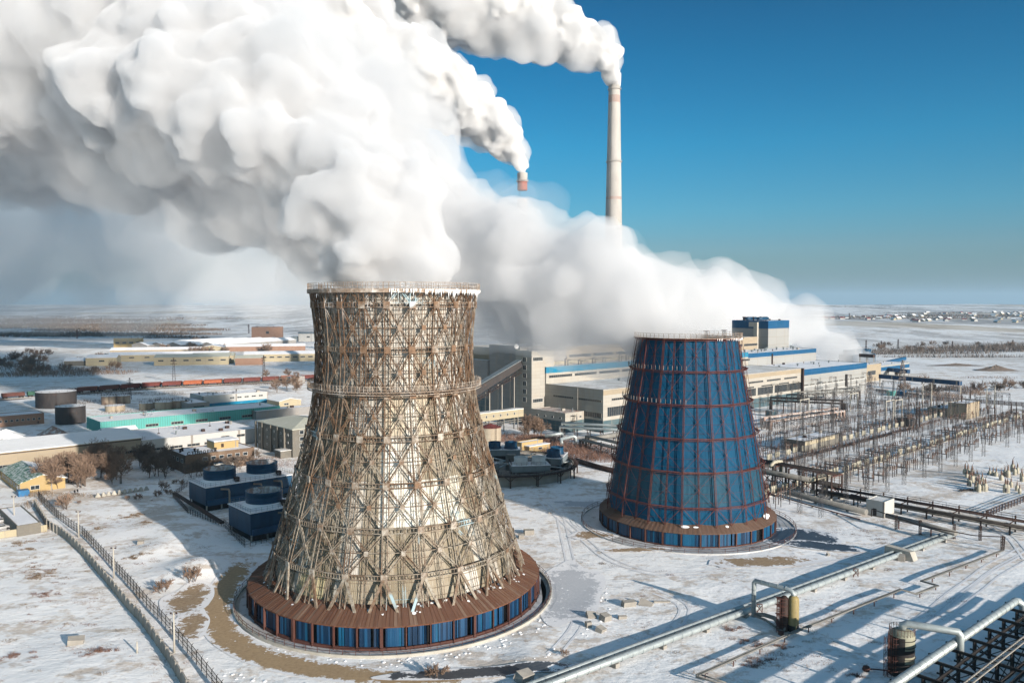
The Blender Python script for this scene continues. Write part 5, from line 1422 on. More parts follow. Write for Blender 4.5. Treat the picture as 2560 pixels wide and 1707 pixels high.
g.build('seams',M['cooler_grey'],rt2)
g=MB(); g.pipe([(q.x+.3,q.y-.2,1.1),(q.x+1.6,q.y-1.3,1.5),(q.x+3.2,q.y-2.4,1.3),(-1.9,-.5,.5),(-1.7,0,.5)],.38,12); g.pipe([(q.x-.1,q.y-.6,1.1),(q.x+1.5,q.y-2.2,.9),(-2.4,-1.0,.4)],.22,10); g.build('branch_pipe',M['pipe_dull'],rt2)
# black and cream vessel
c=on(2268,1697); c=Vector((c.x,c.y+2,0)); rt=empty('vessel',(c.x,c.y,0),0,'black and cream banded vessel with ladder cage in the lower right corner','vessel')
r_=1.95
def vprof(z0,z1): return [(r_,z0),(r_,z1)]
lathe_part(vprof(0,2.3),'vessel_dark','base',rt,n=36); lathe_part(vprof(2.3,3.4),'vessel_grey','band',rt,n=36); lathe_part(vprof(3.4,4.5),'vessel_dark','band',rt,n=36); lathe_part(vprof(4.5,6.5)+[(1.75,7.0),(1.2,7.3),(0,7.45)],'vessel_grey','shell',rt,n=36)
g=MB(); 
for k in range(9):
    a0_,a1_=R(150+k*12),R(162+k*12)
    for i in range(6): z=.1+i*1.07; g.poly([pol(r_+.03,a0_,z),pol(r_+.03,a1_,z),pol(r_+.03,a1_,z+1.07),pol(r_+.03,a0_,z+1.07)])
g.build('flank_shade',M['vessel_dark'],rt)  # shade of the vessel's sunless side, painted on as a near-black skin
g=MB(); cage(g,-1.7,-.9,.75,1.0,6.6,.06); g.ladder((-2.5,-1.2,0),(-2.5,-1.2,7.6),.55,20,(1,-.5,0),.09,.06,zig=False); g.latt((-3.0,-1.0,0),(-3.0,-1.0,6.6),.5,10,.07,.05); g.build('ladder_cage',M['brown_post'],rt)
g=MB(); 
for k in range(24): 
    a=k*math.pi/12; g.lathe([(0,0)],3) if False else g.bar(pol(1.9,a,6.7),pol(1.9,a,7.8),.05); g.bar(pol(1.9,a,7.8),pol(1.9,a+math.pi/12,7.8),.05)
g.build('railing',M['brown_post'],rt)
for z in (3.0,4.9,6.0): lathe_part([(r_+.05,z),(r_+.14,z),(r_+.14,z+.1),(r_+.05,z+.1)],'dark_steel','hoop',rt,n=36)
v=on(2170,1672,.6); vt=empty('valve',(v.x,v.y,0),0,'round rusty valve on a thin pipe left of the banded vessel','valve')
g=MB(); g.pipe([(0,0,.7),(c.x-v.x-1.9,c.y-v.y-.5,.7)],.12,8); g.build('pipe',M['brown_post'],vt); g=MB(); g.lathe([(.0,.3),(.5,.35),(.55,.8),(.5,1.1),(0,1.15)],16,c=(-.3,0,0)); g.pipe([(-.9,0,.7),(.3,0,.7)],.2,8); g.build('body',M['brown_post'],vt)
# elevated pipe on the rack
p0,p1=on(2249,1700,5.9),on(2542,1500,5.9); d=(p1-p0); L=d.length; d.normalize(); n=Vector((d.y,-d.x,0)); p0=p0-d*22; L+=22
rt=empty('pipeline',(p0.x,p0.y,0),0,'big elevated galvanised pipe crossing the lower right corner above the black rack','pipeline')
g=MB(); e=d*L; g.pipe([(0,0,5.9),e+nd(5.9)-d*.6,e+nd(5.75)+n*.3,e+n*1.0+nd(5.2),e+n*1.1+nd(.5)],.66,20); g.build('pipe',M['galvanised'],rt)
g=MB(); 
for i in range(34): q=d*(i*L/34+1); g.pipe([q+nd(5.9)-d*.05,q+nd(5.9)+d*.05],.69,20)
g.build('seams',M['cooler_grey'],rt)
q=on(2385,1606,5.9)-Vector((p0.x,p0.y,0)); vz=Vector((c.x-p0.x,c.y-p0.y,0))
g=MB(); j=q+n*.9+nd(.6); g.pipe([vz+nd(7.2),vz+nd(8.0)+Vector((.1,0,0)),vz+nd(8.35)+(j-vz-nd(j.z)).normalized()*.8,Vector((j.x,j.y,7.9))-(j-vz-nd(j.z)).normalized()*.4,Vector((j.x,j.y,7.4)),Vector((j.x,j.y,3.6))],.60,20); g.build('gooseneck_pipe',M['galvanised'],rt)
rk=empty('pipe_rack',(p0.x,p0.y,0),0,'black steel pipe rack with cross beams and a ladder tray in the lower right corner','pipe rack')
for i in range(11):
    q=d*(i*6.6+1.5); 
    g=MB(); g.bar(q-n*.9+nd(4.9),q+n*11.5+nd(4.9),.3,.45); g.bar(q-n*.9+nd(5.2),q-n*.9+nd(6.0),.3); g.build('cross_beam',M['dark_steel'],rk)
    for w_ in (.9,6.4,11.2): g=MB(); g.bar(q+n*w_,q+n*w_+nd(4.7),.42); g.build('column',M['dark_steel'],rk)
    g=MB(); g.bar(q+n*.9+nd(.6),q+n*6.2+nd(4.4),.13); g.bar(q+n*6.2+nd(.6),q+n*.9+nd(4.4),.13); g.build('brace',M['dark_steel'],rk)
    g=MB(); g.bar(q+n*.2+nd(3.3),q+n*11.2+nd(3.3),.2,.25); g.build('cross_beam',M['dark_steel'],rk)
    g=MB(); g.bar(q+n*6.4+nd(1.2),q+d*6.6+n*6.4+nd(4.5),.12); g.bar(q+n*11.2+nd(4.5),q+d*6.6+n*11.2+nd(1.2),.12); g.build('brace',M['dark_steel'],rk)
for w_,z,t in ((2.3,4.6,.22),(3.4,4.6,.22),(8.6,4.6,.2),(9.8,4.6,.3),(1.6,3.55,.3),(2.5,3.55,.2),(4.5,3.6,.25),(8.0,3.6,.3)):
    g=MB(); g.bar(n*w_+nd(z),n*w_+d*(L+14)+nd(z),t,t); g.build('rail_beam',M['dark_steel'],rk)
g=MB(); g.ladder(n*6.3+nd(5.35),n*6.3+d*(L+16)+nd(5.35),.8,int((L+16)/.9),n,.16,.10,zig=False); g.build('ladder_tray',M['concrete'],rk)
g=MB(); g.pipe([n*9.2+nd(4.0),n*9.2+d*(L+14)+nd(4.0)],.5,12); g.build('inner_pipe',M['galvanised'],rk)
g=MB(); 
for k in range(20): q=d*(k*3.3+1)+n*10.6; g.tri(q+nd(4.9),q+nd(6.0),.08)
g.bar(n*10.6+nd(6.0),n*10.6+d*(L+8)+nd(6.0),.08); g.build('handrail',M['dark_steel'],rk)
g=MB(); A=n*12.6-d*10; g.poly([A+nd(5.4),A+d*(L+40)+nd(5.4),A+d*(L+40)+n*22+nd(5.9),A+n*22+nd(5.9)][::-1]); 
A=p0+n*12.8-d*12; 
bld('pump_building','building corner with a plain snow covered roof filling the lower right corner','building',A-W*0+n*24+Vector((0,0,0)) if False else Vector((A.x,A.y,0))+n*20,L+50,20,5.2,'grey_panels','snow',rz=math.atan2(d.y,d.x),over=.2,kind='mono',ridge=.15)
# white hut and its pipes
c=on(2210,1295); v=Vector((c.x,c.y,0)); 
b=bld('valve_hut','small white rendered hut with dark roof where the grey pipes meet','hut',c,along(v,U,2235),along(v,W,2165),4.2,'white_render','thin_snow_roof')
g=MB(); g.cbox(-.04,2.6,1.3,.1,1.0,2.1); g.build('door',M['dark_steel'],b)
def run(label,pts,r,mat,sup=0,supmat='concrete',name='pipeline',segs=14,sw=.6,cat='pipeline'):
    o_=Vector((pts[0].x,pts[0].y,0)); rt=empty(name,(o_.x,o_.y,0),0,label,cat)
    g=MB(); g.pipe([p-o_ for p in pts],r,segs); g.build('pipe',M[mat],rt)
    if sup:
        for p,dd in walk(pts,sup,sup*.4):
            q=p-o_; zt=max(.3,p.z-r); g=MB(); g.bar((q.x,q.y,-.3),(q.x,q.y,zt),sw); g.build('support',M[supmat],rt)
    return rt
run('thick grey pipe on concrete blocks running from the blue tower to the white hut',[on(1880,1205,1.3),on(1960,1228,1.3),on(2166,1280,1.3)],.85,'pipe_dull',11)
run('thick dark pipe leaving the white hut towards the pipe pair',[on(2216,1288,2.7),on(2300,1308,2.7),on(2390,1333,2.6)],.68,'pipe_dull',9,'brown_post',sw=.25)
run('short dark pipe entering the back of the white hut',[on(2128,1238,3.2),on(2175,1250,3.2)],.55,'rack_steel',6,'rack_steel',sw=.25)
run('thin brown pipes lying beside the thick grey pipe',[on(1900,1226,.5),on(2010,1258,.5),on(2150,1298,.5)],.18,'brown_post',9,sw=.4)
# trestle with heavy pipes right of the blue tower
rt=empty('pipe_trestle',(0,0,0),0,'high pipe trestle with thick cream pipes right of the blue tower','pipe rack')
A,B_=on(1905,1196,6.5),on(2085,1224,6.5); A=on(1905,1217); B_=on(2078,1253); o_=A.copy(); rt.location=o_; dd=(B_-A).normalized(); nn=Vector((-dd.y,dd.x,0)); LL=(B_-A).length
nn=Vector((dd.y,-dd.x,0)) if nn.y<0 else nn
for i in range(6):
    q=dd*(LL*i/5)
    for s in (0,6): g=MB(); g.bar(q+nn*s,q+nn*s+nd(7.6),.45); g.build('column',M['rack_steel'],rt); g=MB(); g.cbox(q.x+nn.x*s,q.y+nn.y*s,.4,1.3,1.3,1.0); g.build('footing',M['pale_concrete'],rt)
    g=MB(); g.bar(q+nd(7.6),q+nn*6+nd(7.6),.35); g.bar(q+nd(.8),q+nn*6+nd(4.5),.16); g.bar(q+nd(4.5),q+nn*6+nd(.8),.16); g.build('cross_beam',M['brown_post'],rt)
for s,z,r_,mt in ((-.6,5.6,.75,'pipe_dull'),(1.6,7.9,.2,'rack_steel'),(2.6,7.9,.25,'rack_steel'),(4.0,7.9,.3,'dark_steel'),(5.2,7.9,.3,'dark_steel'),(3.2,4.2,.55,'dark_steel'),(5.0,4.2,.6,'dark_steel')):
    g=MB(); g.pipe([nn*s+nd(z)-dd*16,nn*s+nd(z)+dd*(LL*(.72 if s<0 else 1))],r_,10); g.build('pipe',M[mt],rt)
e=dd*LL*.72-nn*.6+nd(5.6); g=MB(); g.pipe([e-dd*.5,e+dd*.3+nn*.5,e+nn*5.5+dd*1.0+nd(.4),e+nn*6.3+dd*1.2+nd(.2),e+nn*6.5+dd*1.2-nd(4.5)],.72,12); g.build('elbow_pipe',M['equipment_cream'],rt)
e=dd*LL*.12+nd(7.2); g=MB(); g.pipe([e,e+nn*2+nd(1.2),e+nn*4+nd(1.2),e+nn*6+nd(1.0),e+nn*6.2-nd(3)],.6,12); g.build('elbow_pipe',M['equipment_cream'],rt)
# long low rack running to the right edge
A,B_=on(2078,1253),on(2600,1352); o_=A.copy(); rt=empty('pipe_rack',(o_.x,o_.y,0),0,'long dark pipe rack with walkway rails crossing to the right picture edge','pipe rack'); dd=(B_-A).normalized(); nn=Vector((-dd.y,dd.x,0)); LL=(B_-A).length
for s,z,r_,mt in ((0,2.6,.42,'dark_steel'),(1.4,2.4,.5,'pipe_dull'),(2.6,3.4,.16,'rack_steel'),(3.2,3.4,.16,'rack_steel'),(3.9,3.5,.2,'rack_steel'),(4.8,3.4,.14,'rack_steel'),(2.4,1.5,.4,'pipe_dull')):
    g=MB(); g.pipe([nn*s+nd(z)-dd*5,nn*s+nd(z)+dd*LL],r_,8); g.build('pipe',M[mt],rt)
nb=int(LL/6.5)
for i in range(nb+1):
    q=dd*(LL*i/nb); g=MB(); 
    for s in (.2,4.6): g.bar(q+nn*s,q+nn*s+nd(4.4 if s>1 else 3.0),.3)
    g.bar(q+nn*-.3+nd(2.0),q+nn*5+nd(2.0),.25); g.bar(q+nn*.2+nd(3.1),q+nn*5+nd(3.1),.2); g.build('frame',M['rack_steel'],rt)
g=MB()
for i in range(nb*2+1):
    q=dd*(LL*i/nb/2)
    for s in (4.9,2.2): g.tri(q+nn*s+nd(3.2),q+nn*s+nd(4.6),.09)
for s in (4.9,2.2): 
    for z in (4.6,4.0): g.bar(nn*s+nd(z),nn*s+dd*LL+nd(z),.09)
g.build('handrail',M['rack_steel'],rt)
# pipes beyond, right of the blue tower
def arch(label,px0,py0,px1,py1,h,r,mat,n=6):
    A,B_=on(px0,py0),on(px1,py1); o_=A.copy(); rt=empty('pipe_bridge',(o_.x,o_.y,0),0,label,'pipe rack'); d=B_-A; L=d.length; d.normalize(); nn=Vector((-d.y,d.x,0))
    for k in range(4):
        g=MB(); s=k*1.6; z=h+(.0 if k<2 else 1.3); e=L-k*.6; g.pipe([nn*s+nd(z*.2),nn*s+nd(z),nn*s+d*e+nd(z),nn*s+d*e+nd(.3)],r,10); g.build('pipe',M[mat],rt)
    for i in range(n+1):
        q=d*(L*i/n*.96+.8); g=MB()
        for s in (-.4,5.2): g.bar(q+nn*s,q+nn*s+nd(h),.3)
        g.bar(q-nn*.6+nd(h-.6),q+nn*5.5+nd(h-.6),.3); g.bar(q-nn*.4,q+nn*5.2+nd(h-1),.12); g.bar(q+nn*5.2,q-nn*.4+nd(h-1),.12); g.build('frame',M['rack_steel'],rt)
    return rt
arch('dark bundle of arching pipes right of the blue tower, before the turbine hall',1925,1033,2112,1042,7,.5,'dark_steel')
arch('snow dusted brown pipe bridge below the arching dark pipes',1925,1078,2110,1048,4.5,.6,'brown_roof')
arch('grey pipe rack at the foot of the new turbine hall',2010,1012,2150,1000,6,.4,'pipe_dull')
arch('pipe bridge between the blue tower and the turbine hall',1400,1092,1570,1102,4.5,.6,'galvanised',5)
arch('second pipe bridge nearer the brush behind the fan ring',1450,1120,1590,1155,3.5,.45,'pipe_dull',5)
run('thick pipe looping beside the service annex',[on(1365,1090,2),on(1365,1090,4.2),on(1402,1083,5.2),on(1406,1085,4.6),on(1406,1092,1)],.6,'galvanised')
run('thick bent pipe in front of the service annex',[on(1405,1110,1.5),on(1402,1098,3),on(1432,1090,3.4),on(1438,1092,3),on(1440,1104,1)],.7,'galvanised')
run('long pale pipe climbing toward the blue tower',[on(1470,1098,2.5),on(1580,1080,3)],1.1,'pipe_dull',12)
run('dark ground pipe crossing the snow behind the blue tower',[on(1440,1150,1),on(1500,1168,1),on(1560,1182,1)],.9,'rack_steel',12)
# rubble, blocks and slabs
def chunk(px,py,sx,sy,sz,rz,rx,label,mat='concrete',seed=0,cat='concrete block'):
    c=on(px,py); rs=random.Random(seed+int(px)); bm=bmesh.new(); bmesh.ops.create_cube(bm,size=1); bmesh.ops.bevel(bm,geom=bm.edges[:],offset=.05,segments=1)
    for v in bm.verts: v.co=Vector((v.co.x*sx*(1+rs.uniform(-.08,.08)),v.co.y*sy*(1+rs.uniform(-.08,.08)),v.co.z*sz*(1+rs.uniform(-.1,.1))))
    me=bpy.data.meshes.new('concrete_block'); bm.to_mesh(me); bm.free(); me.materials.append(M[mat]); o=bpy.data.objects.new('concrete_block',me); COL.objects.link(o)
    o.location=(c.x,c.y,bumps(c.x,c.y)+sz*.35); o.rotation_euler=(rx,rx*.4,rz); tag(o,label,cat); return o
for a in ((1572,1515,2.6,1.4,1.2,.3,.1,'flat broken slab at the left of the upper debris heap'),(1614,1512,2.6,1.8,.5,-.5,.5,'tilted dark slab leaning in the upper debris heap'),(1478,1545,1.8,1.6,.9,.2,.4,'brown block lying left in the lower debris heap'),(1513,1552,1.7,1.7,1.3,.6,.15,'square block with lit side in the lower debris heap'),(1471,1568,1.0,1.0,1.1,.3,0,'small upright pale cube left of the lower debris heap'),(1502,1578,1.7,1.4,.9,.9,.3,'shaded block at the bottom of the lower debris heap'),(1556,1548,1.6,.6,.7,.2,.1,'narrow slab right in the lower debris heap'),(1655,1505,3.4,.5,.4,.1,.1,'long thin beam right of the upper debris heap'),(1322,1335,2.6,1.6,1.5,.2,.05,'hollow concrete box right of the lattice tower'),(1303,1344,1.3,1.2,1.2,.1,.1,'small concrete block by the hollow box'),(352,1365,1.4,1.1,1.0,.3,.1,'small concrete block on the snow mound left of the tower'),(190,1610,2.6,1.6,1.3,.4,.25,'broken boulder like block outside the perimeter wall'),(1310,1700,2.6,1.8,1.6,.8,.3,'tan rock at the bottom edge beside the pipe pair'),(1375,1284,.9,.5,.4,.1,.1,'small dark scrap lying on the snow between the towers'),(1326,1277,.6,.5,.3,.4,.1,'tiny dark scrap left of the other one between the towers'),(2070,1386,.8,.6,.7,.4,.5,'small rag heap by the dark puddle')):
    chunk(*a)
for k in range(10):
    px=245+k*(366-245)/9; py=1242-k*1.9
    c=on(px,py); g=MB()
    for s in (0,1,2): 
        t=s*2.094; g.pipe([(0,0,1.0),(math.cos(t)*.75,math.sin(t)*.75,0)],.3,5)
    g.lathe([(.75,0),(.55,.5),(.4,1.2),(.0,1.35)],7)
    o=g.build('barrier_block',M['pale_concrete'],None,(c.x,c.y,0)); o.rotation_euler.z=k*.7
    tag(o,['leftmost','second','third','fourth','fifth','sixth','seventh','eighth','ninth','rightmost'][k]+' of the row of pale three legged blocks below the trees','barrier','row of pale barrier blocks')
# ------------------------------------------------------------ fences and poles, left foreground
pts=[P(x,y) for x,y in ((87,1266),(118.5,1318),(153,1339),(223,1405),(289,1485),(349,1552),(418,1649),(455,1707),(500,1780))]
o_=pts[0]; rt=empty('perimeter_wall',(o_.x,o_.y,0),0,'grey concrete slab perimeter wall topped with wire, outer of the two','wall'); g=MB(); gp=MB()
for a_,b_ in zip(pts,pts[1:]):
    n=max(1,round((b_-a_).length/3.2))
    for k in range(n):
        A=a_.lerp(b_,k/n); B2=a_.lerp(b_,(k+1)/n); z=bumps(A.x,A.y); z+=rnd.uniform(-.08,.08); A=A-o_; B2=B2-o_
        g.bar((A.x,A.y,z+.95),(B2.x-.03,B2.y,z+.95),.22,2.3); gp.bar((A.x,A.y,z-.2),(A.x,A.y,z+2.3),.38,.38)
        gp.bar((A.x,A.y,z+2.1),(A.x-.3,A.y-.1,z+2.7),.07)
g.build('slabs',M['concrete'],rt); gp.build('posts',M['concrete'],rt)['kind']='stuff'
pts=[P(x,y) for x,y in ((96,1247),(146,1298),(206,1340),(286,1424),(349,1495),(436,1592),(530,1707),(580,1770))]
railing_run('mesh_fence','tall wire mesh fence with outward brackets, inner of the two lines',pts,2.3,'dark_steel',2.6,post=.11,bars=3,tops=True,mesh=True)
for k,(px,py,h,lab) in enumerate(((197,1344,7,'pale lamp pole nearest the yellow gatehouse between the two fences'),(285,1445,7,'pale lamp pole halfway along the two fences'),(436,1631,7.2,'pale lamp pole nearest the viewer between the two fences'),(343,1634,2.1,'short broken concrete post outside the perimeter wall'),(36,1310,8,'tall pale post before the yellow gatehouse'))):
    c=P(px,py); rt=empty('pole',(c.x,c.y,bumps(c.x,c.y)-.1),0,lab,'pole'); g=MB(); g.pipe([(0,0,0),(0,0,h)],.16,8,radii=[.19,.13]); g.build('post',M['pale_concrete'],rt)
    if h>5: g=MB(); g.bar((-.6,0,h-.3),(.6,0,h-.3),.1); g.cbox(.5,0,h-.15,.3,.2,.2); g.cbox(-.5,0,h-.15,.3,.2,.2); g.build('crossarm',M['rack_steel'],rt)
# footpath and people by the trees, parked cars at the edge
def person(px,py,lab,coat='cloth_dark'):
    c=P(px,py); z0=bumps(c.x,c.y); bm=bmesh.new()
    J=[(0,0,.95,.15),(0,0,1.2,.17),(0,0,1.42,.17),(0,0,1.52,.07),(0,.02,1.66,.11),(.1,.0,.9,.11),(.12,.12,.5,.075),(.12,.05,.05,.06),(-.1,0,.9,.11),(-.12,-.1,.5,.075),(-.12,-.2,.07,.06),(.22,0,1.4,.075),(.27,-.05,1.1,.06),(.26,.08,.88,.045),(-.22,0,1.4,.075),(-.27,.06,1.1,.06),(-.26,.12,.88,.045)]
    E=[(0,1),(1,2),(2,3),(3,4),(0,5),(5,6),(6,7),(0,8),(8,9),(9,10),(2,11),(11,12),(12,13),(2,14),(14,15),(15,16)]
    me=bpy.data.meshes.new('person'); me.from_pydata([j[:3] for j in J],E,[]); me.materials.append(M[coat]); o=bpy.data.objects.new('person',me); COL.objects.link(o)
    m=o.modifiers.new('s','SKIN'); 
    for i,j in enumerate(J): me.skin_vertices[0].data[i].radius=(j[3],j[3])
    me.skin_vertices[0].data[0].use_root=True
    o.modifiers.new('ss','SUBSURF').levels=1; o.modifiers['ss'].render_levels=1; o.location=(c.x,c.y,z0+.02); tag(o,lab,'person'); return o
person(187,1236,'person in dark coat walking below the bare trees'); person(194,1234,'second person in dark clothes beside the first below the trees')
person(93,1056,'person in dark clothes standing left of the black tanks'); person(98,1055,'second dark dressed person left of the black tanks'); person(95.5,1060,'third dark figure nearer the pyramid roofs')
def car(px,py,rz,lab,mat='car_paint'):
    c=P(px,py); rt=empty('parked_car',(c.x,c.y,bumps(c.x,c.y)),rz,lab,'car'); g=MB()
    pr=[(-2.1,.35),(-2.15,.8),(-1.3,.95),(-.8,1.42),(.6,1.45),(1.3,1.0),(2.1,.85),(2.15,.4)]
    for i in range(len(pr)-1): g.poly([(pr[i][0],-.85,pr[i][1]),(pr[i][0],.85,pr[i][1]),(pr[i+1][0],.85,pr[i+1][1]),(pr[i+1][0],-.85,pr[i+1][1])])
    g.poly([(x,-.85,z) for x,z in pr][::-1]); g.poly([(x,.85,z) for x,z in pr]); g.poly([(pr[0][0],-.85,.35),(pr[-1][0],-.85,.4),(pr[-1][0],.85,.4),(pr[0][0],.85,.35)]); g.build('body',M[mat],rt)
    g=MB(); 
    for s in (-1,1): g.poly([(x,s*.87,z) for x,z in ((-1.1,1.0),(-.75,1.36),(.55,1.38),(1.1,1.02))][::s])
    g.build('window',M['glass_dark'],rt)
    for x in (-1.3,1.3):
        for s in (-1,1): g=MB(); g.pipe([(x,s*.72,.33),(x,s*.9,.33)],.33,12); g.build('wheel',M['rubber'],rt)
car(4,1296,AX,'snowy pale car parked at the left picture edge behind the garage','snow'); car(2,1306,AX,'pale car parked in front of the snowy one','car_paint'); car(4,1323,AX,'dark windowed car nearest the cream wall','car_paint')
# ------------------------------------------------------------ switchyard
def mast_proto():
    rt=empty('portal_mast',(0,0,0),0,'x','mast'); h=13
    for s in (-1,1):
        g=MB(); g.latt((s*3.2,0,0),(s*3.2,0,h),(1.0,.55),11,.11,.06,side=(1,0,0),tri=True); g.build('mast',M['yard_steel'],rt)
    g=MB(); g.latt((-3.6,0,h-.3),(3.6,0,h-.3),.7,9,.1,.06,side=(0,1,0),tri=True); g.build('beam',M['yard_steel'],rt)
    for x in (-2,0,2): g=MB(); g.pipe([(x,0,h-.7),(x,0,h-2.1)],.11,6); g.build('insulator',M['insulator'],rt)
    return rt
def single_proto():
    rt=empty('lattice_mast',(0,0,0),0,'x','mast'); h=11
    g=MB(); g.latt((0,0,0),(0,0,h),(.9,.35),10,.1,.06,side=(1,0,0),tri=True); g.build('mast',M['yard_steel'],rt)
    g=MB(); g.latt((-1.8,0,h-1.5),(1.8,0,h-1.5),.35,6,.08,.05,side=(0,1,0),tri=True); g.build('crossarm',M['yard_steel'],rt)
    return rt
def switch_proto():
    rt=empty('disconnector',(0,0,0),0,'x','switch')
    g=MB(); 
    for x in (-1.6,0,1.6): g.bar((x,0,0),(x,0,2.6),.2)
    g.bar((-2,0,2.6),(2,0,2.6),.22); g.bar((-2,.8,2.6),(2,.8,2.6),.16); g.build('stand',M['yard_steel'],rt)
    for x in (-1.6,0,1.6):
        g=MB(); 
        for y in (0,.8): g.lathe([(.08,2.7),(.17,2.8),(.1,3.0),(.17,3.2),(.1,3.4),(.17,3.6),(.09,3.9)],6,c=(x,y,0))
        g.bar((x,0,3.95),(x,.8,4.4),.07); g.build('insulator',M['insulator'],rt)
    return rt
def breaker_proto():
    rt=empty('circuit_breaker',(0,0,0),0,'x','switch')
    for k in (-1,0,1):
        g=MB(); g.lathe([(.35,.8),(.45,1.0),(.45,2.6),(.3,2.9),(.1,3.0)],10,c=(k*1.2,0,0)); g.build('tank',M['equipment_cream'],rt)
        g=MB(); g.lathe([(.1,2.9),(.17,3.1),(.1,3.5),(.16,3.9),(.08,4.3)],6,c=(k*1.2,0,0)); g.build('insulator',M['insulator'],rt)
    g=MB(); g.bar((-1.6,0,.7),(1.6,0,.7),.3); 
    for x in (-1.4,1.4): g.bar((x,0,0),(x,0,.7),.2)
    g.build('stand',M['yard_steel'],rt); return rt
def post_proto():
    rt=empty('busbar_post',(0,0,0),0,'x','post')
    g=MB(); g.bar((0,0,0),(0,0,2.8),.18); g.build('post',M['yard_steel'],rt); g=MB(); g.lathe([(.1,2.8),(.18,3.0),(.1,3.4),(.18,3.8),(.09,4.3)],6); g.build('insulator',M['insulator'],rt); return rt
pm,ps,sw,br,po=mast_proto(),single_proto(),switch_proto(),breaker_proto(),post_proto()
cnt={}
def put(proto,p,rz,label,group):
    k=proto.name.split('.')[0]; first=k not in cnt; cnt[k]=cnt.get(k,0)+1
    return inst(proto,first,(p.x,p.y,-.05),rz,None,label,group)
rs=random.Random(77)
# edges of the yard on the ground, in works coordinates from an origin
O=P(2010,1232)
def yard(u,w): return O+U*u+W*w
rowlab={0:'nearest the viewer',1:'in the second line',2:'in the third line',3:'in the fourth line',4:'in the farthest line'}
def inside(p):
    d=p.y; px=1280+p.x/ (p.y*CP+HCAM*SP)*FPX
    return 1905<px<2620
rows=[(-14,'mast',15),(-9,'sw',6.4),(-4,'po',4.2),(0,'sw',6.5),(5,'br',6),(10,'sw',6.5),(14,'mast',15),(19,'po',4.4),(24,'sw',5.4),(30,'single',9),(35,'br',7),(40,'sw',6),(46,'mast',14),(52,'po',4),(58,'sw',6),(66,'single',10),(74,'sw',8),(84,'mast',16),(96,'po',7),(110,'single',14),(122,'mast',24)]
for wi,(w,kind,step) in enumerate(rows):
    u=-26-w*.15
    while u<245+w*.6:
        p=yard(u+rs.uniform(-.6,.6),w+rs.uniform(-.5,.5))
        pxx=1280+p.x/(p.y*CP+HCAM*SP)*FPX
        near=w<-6 and u<25
        if 1900<pxx<2625 and not (near and kind!='mast') and rs.random()<.9 and cnt.get({'sw':'disconnector','po':'busbar_post'}.get(kind,'z'),0)<290:
            if kind=='mast': put(pm,p,AX+math.pi/2,'grey lattice portal with hanging insulators standing in the switchyard','lattice portals in the switchyard')
            elif kind=='single': put(ps,p,AX,'slender grey lattice mast with a crossarm in the back of the switchyard','single lattice masts in the switchyard')
            elif kind=='sw': put(sw,p,AX+rs.choice((0,math.pi/2)),'three pole disconnector with brown insulators in the switchyard','disconnectors in the switchyard')
            elif kind=='br': put(br,p,AX,'cream triple tank circuit breaker in the switchyard rows','circuit breakers in the switchyard')
            else: put(po,p,AX,'single post with a brown insulator under the switchyard busbars','busbar posts in the switchyard')
        u+=step
# busbars and cables
def busbar(w,u0,u1,z,lab,n=3,mat='dark_steel'):
    o_=yard(u0,w); rt=empty('busbar',(o_.x,o_.y,0),AX,lab,'power line')
    for k in range(n):
        g=MB(); pts=[]; L=u1-u0; m=int(L/3)
        for i in range(m+1): x=L*i/m; pts.append(Vector((x,k*1.1,z-.5*math.sin(((x/15)%1)*math.pi))))
        for a,b_ in zip(pts,pts[1:]): g.tri(a,b_,.09)
        g.build('wire',M[mat],rt)
for k,(w,z) in enumerate(((-14,12.2),(-4,4.5),(14,12.2),(19,4.5),(46,12.2),(52,4.5),(84,12))): busbar(w-.8,-20+k*4,140,z,'strands of dark wire strung along the '+['first','second','third','fourth','fifth','sixth','seventh'][k]+' switchyard line from the viewer')
# walkway conduit through the yard
o_=yard(-26,4.5); g=MB(); g.box(0,0,.1,175,1.2,.5); o=g.build('cable_trench',M['pale_concrete'],None,(o_.x,o_.y,0)); o.rotation_euler.z=AX; tag(o,'long straight concrete cable trench cover through the switchyard','cable trench')
o_=yard(-30,29); g=MB(); g.box(0,0,.1,190,1.6,.7); o=g.build('cable_trench',M['rack_steel'],None,(o_.x,o_.y,0)); o.rotation_euler.z=AX; tag(o,'dark cable duct line in the middle of the switchyard','cable trench')
# transformers and bushings lower right
def trafo_proto():
    rt=empty('current_transformer',(0,0,0),0,'x','transformer')
    g=MB(); g.lathe([(.62,0),(.66,.2),(.66,1.9),(.5,2.3),(.28,2.5)],12); 
    for z in (.6,1.2): g.lathe([(.68,z),(.75,z),(.75,z+.08),(.68,z+.08)],12)
    g.build('tank',M['equipment_cream'],rt)
    g=MB(); g.lathe([(.2,2.5),(.3,2.7),(.2,2.9),(.28,3.1),(.18,3.3),(.26,3.5),(.16,3.7),(.1,4.1)],8); g.tri((0,0,4.0),(.5,.2,4.9),.12); g.build('bushing',M['insulator'],rt)
    g=MB(); g.cbox(.75,0,.9,.35,.5,1.2); g.build('control_box',M['yard_steel'],rt)
    return rt
tp=trafo_proto(); rs=random.Random(5); tn=0
spots=[(2412+dx*9.5+dy*4,1190+dy*9+dx*2.4) for dx in range(5) for dy in range(4) if (dx+dy)%5!=4]+[(2440,1226),(2448,1228),(2456,1226),(2503,1205),(2512,1230),(2520,1232),(2528,1218),(2543,1228),(2548,1232),(2472,1190),(2482,1192),(2492,1194),(2530,1180),(2536,1186),(2545,1182),(2552,1196),(2556,1204),(2520,1196),(2510,1190)]
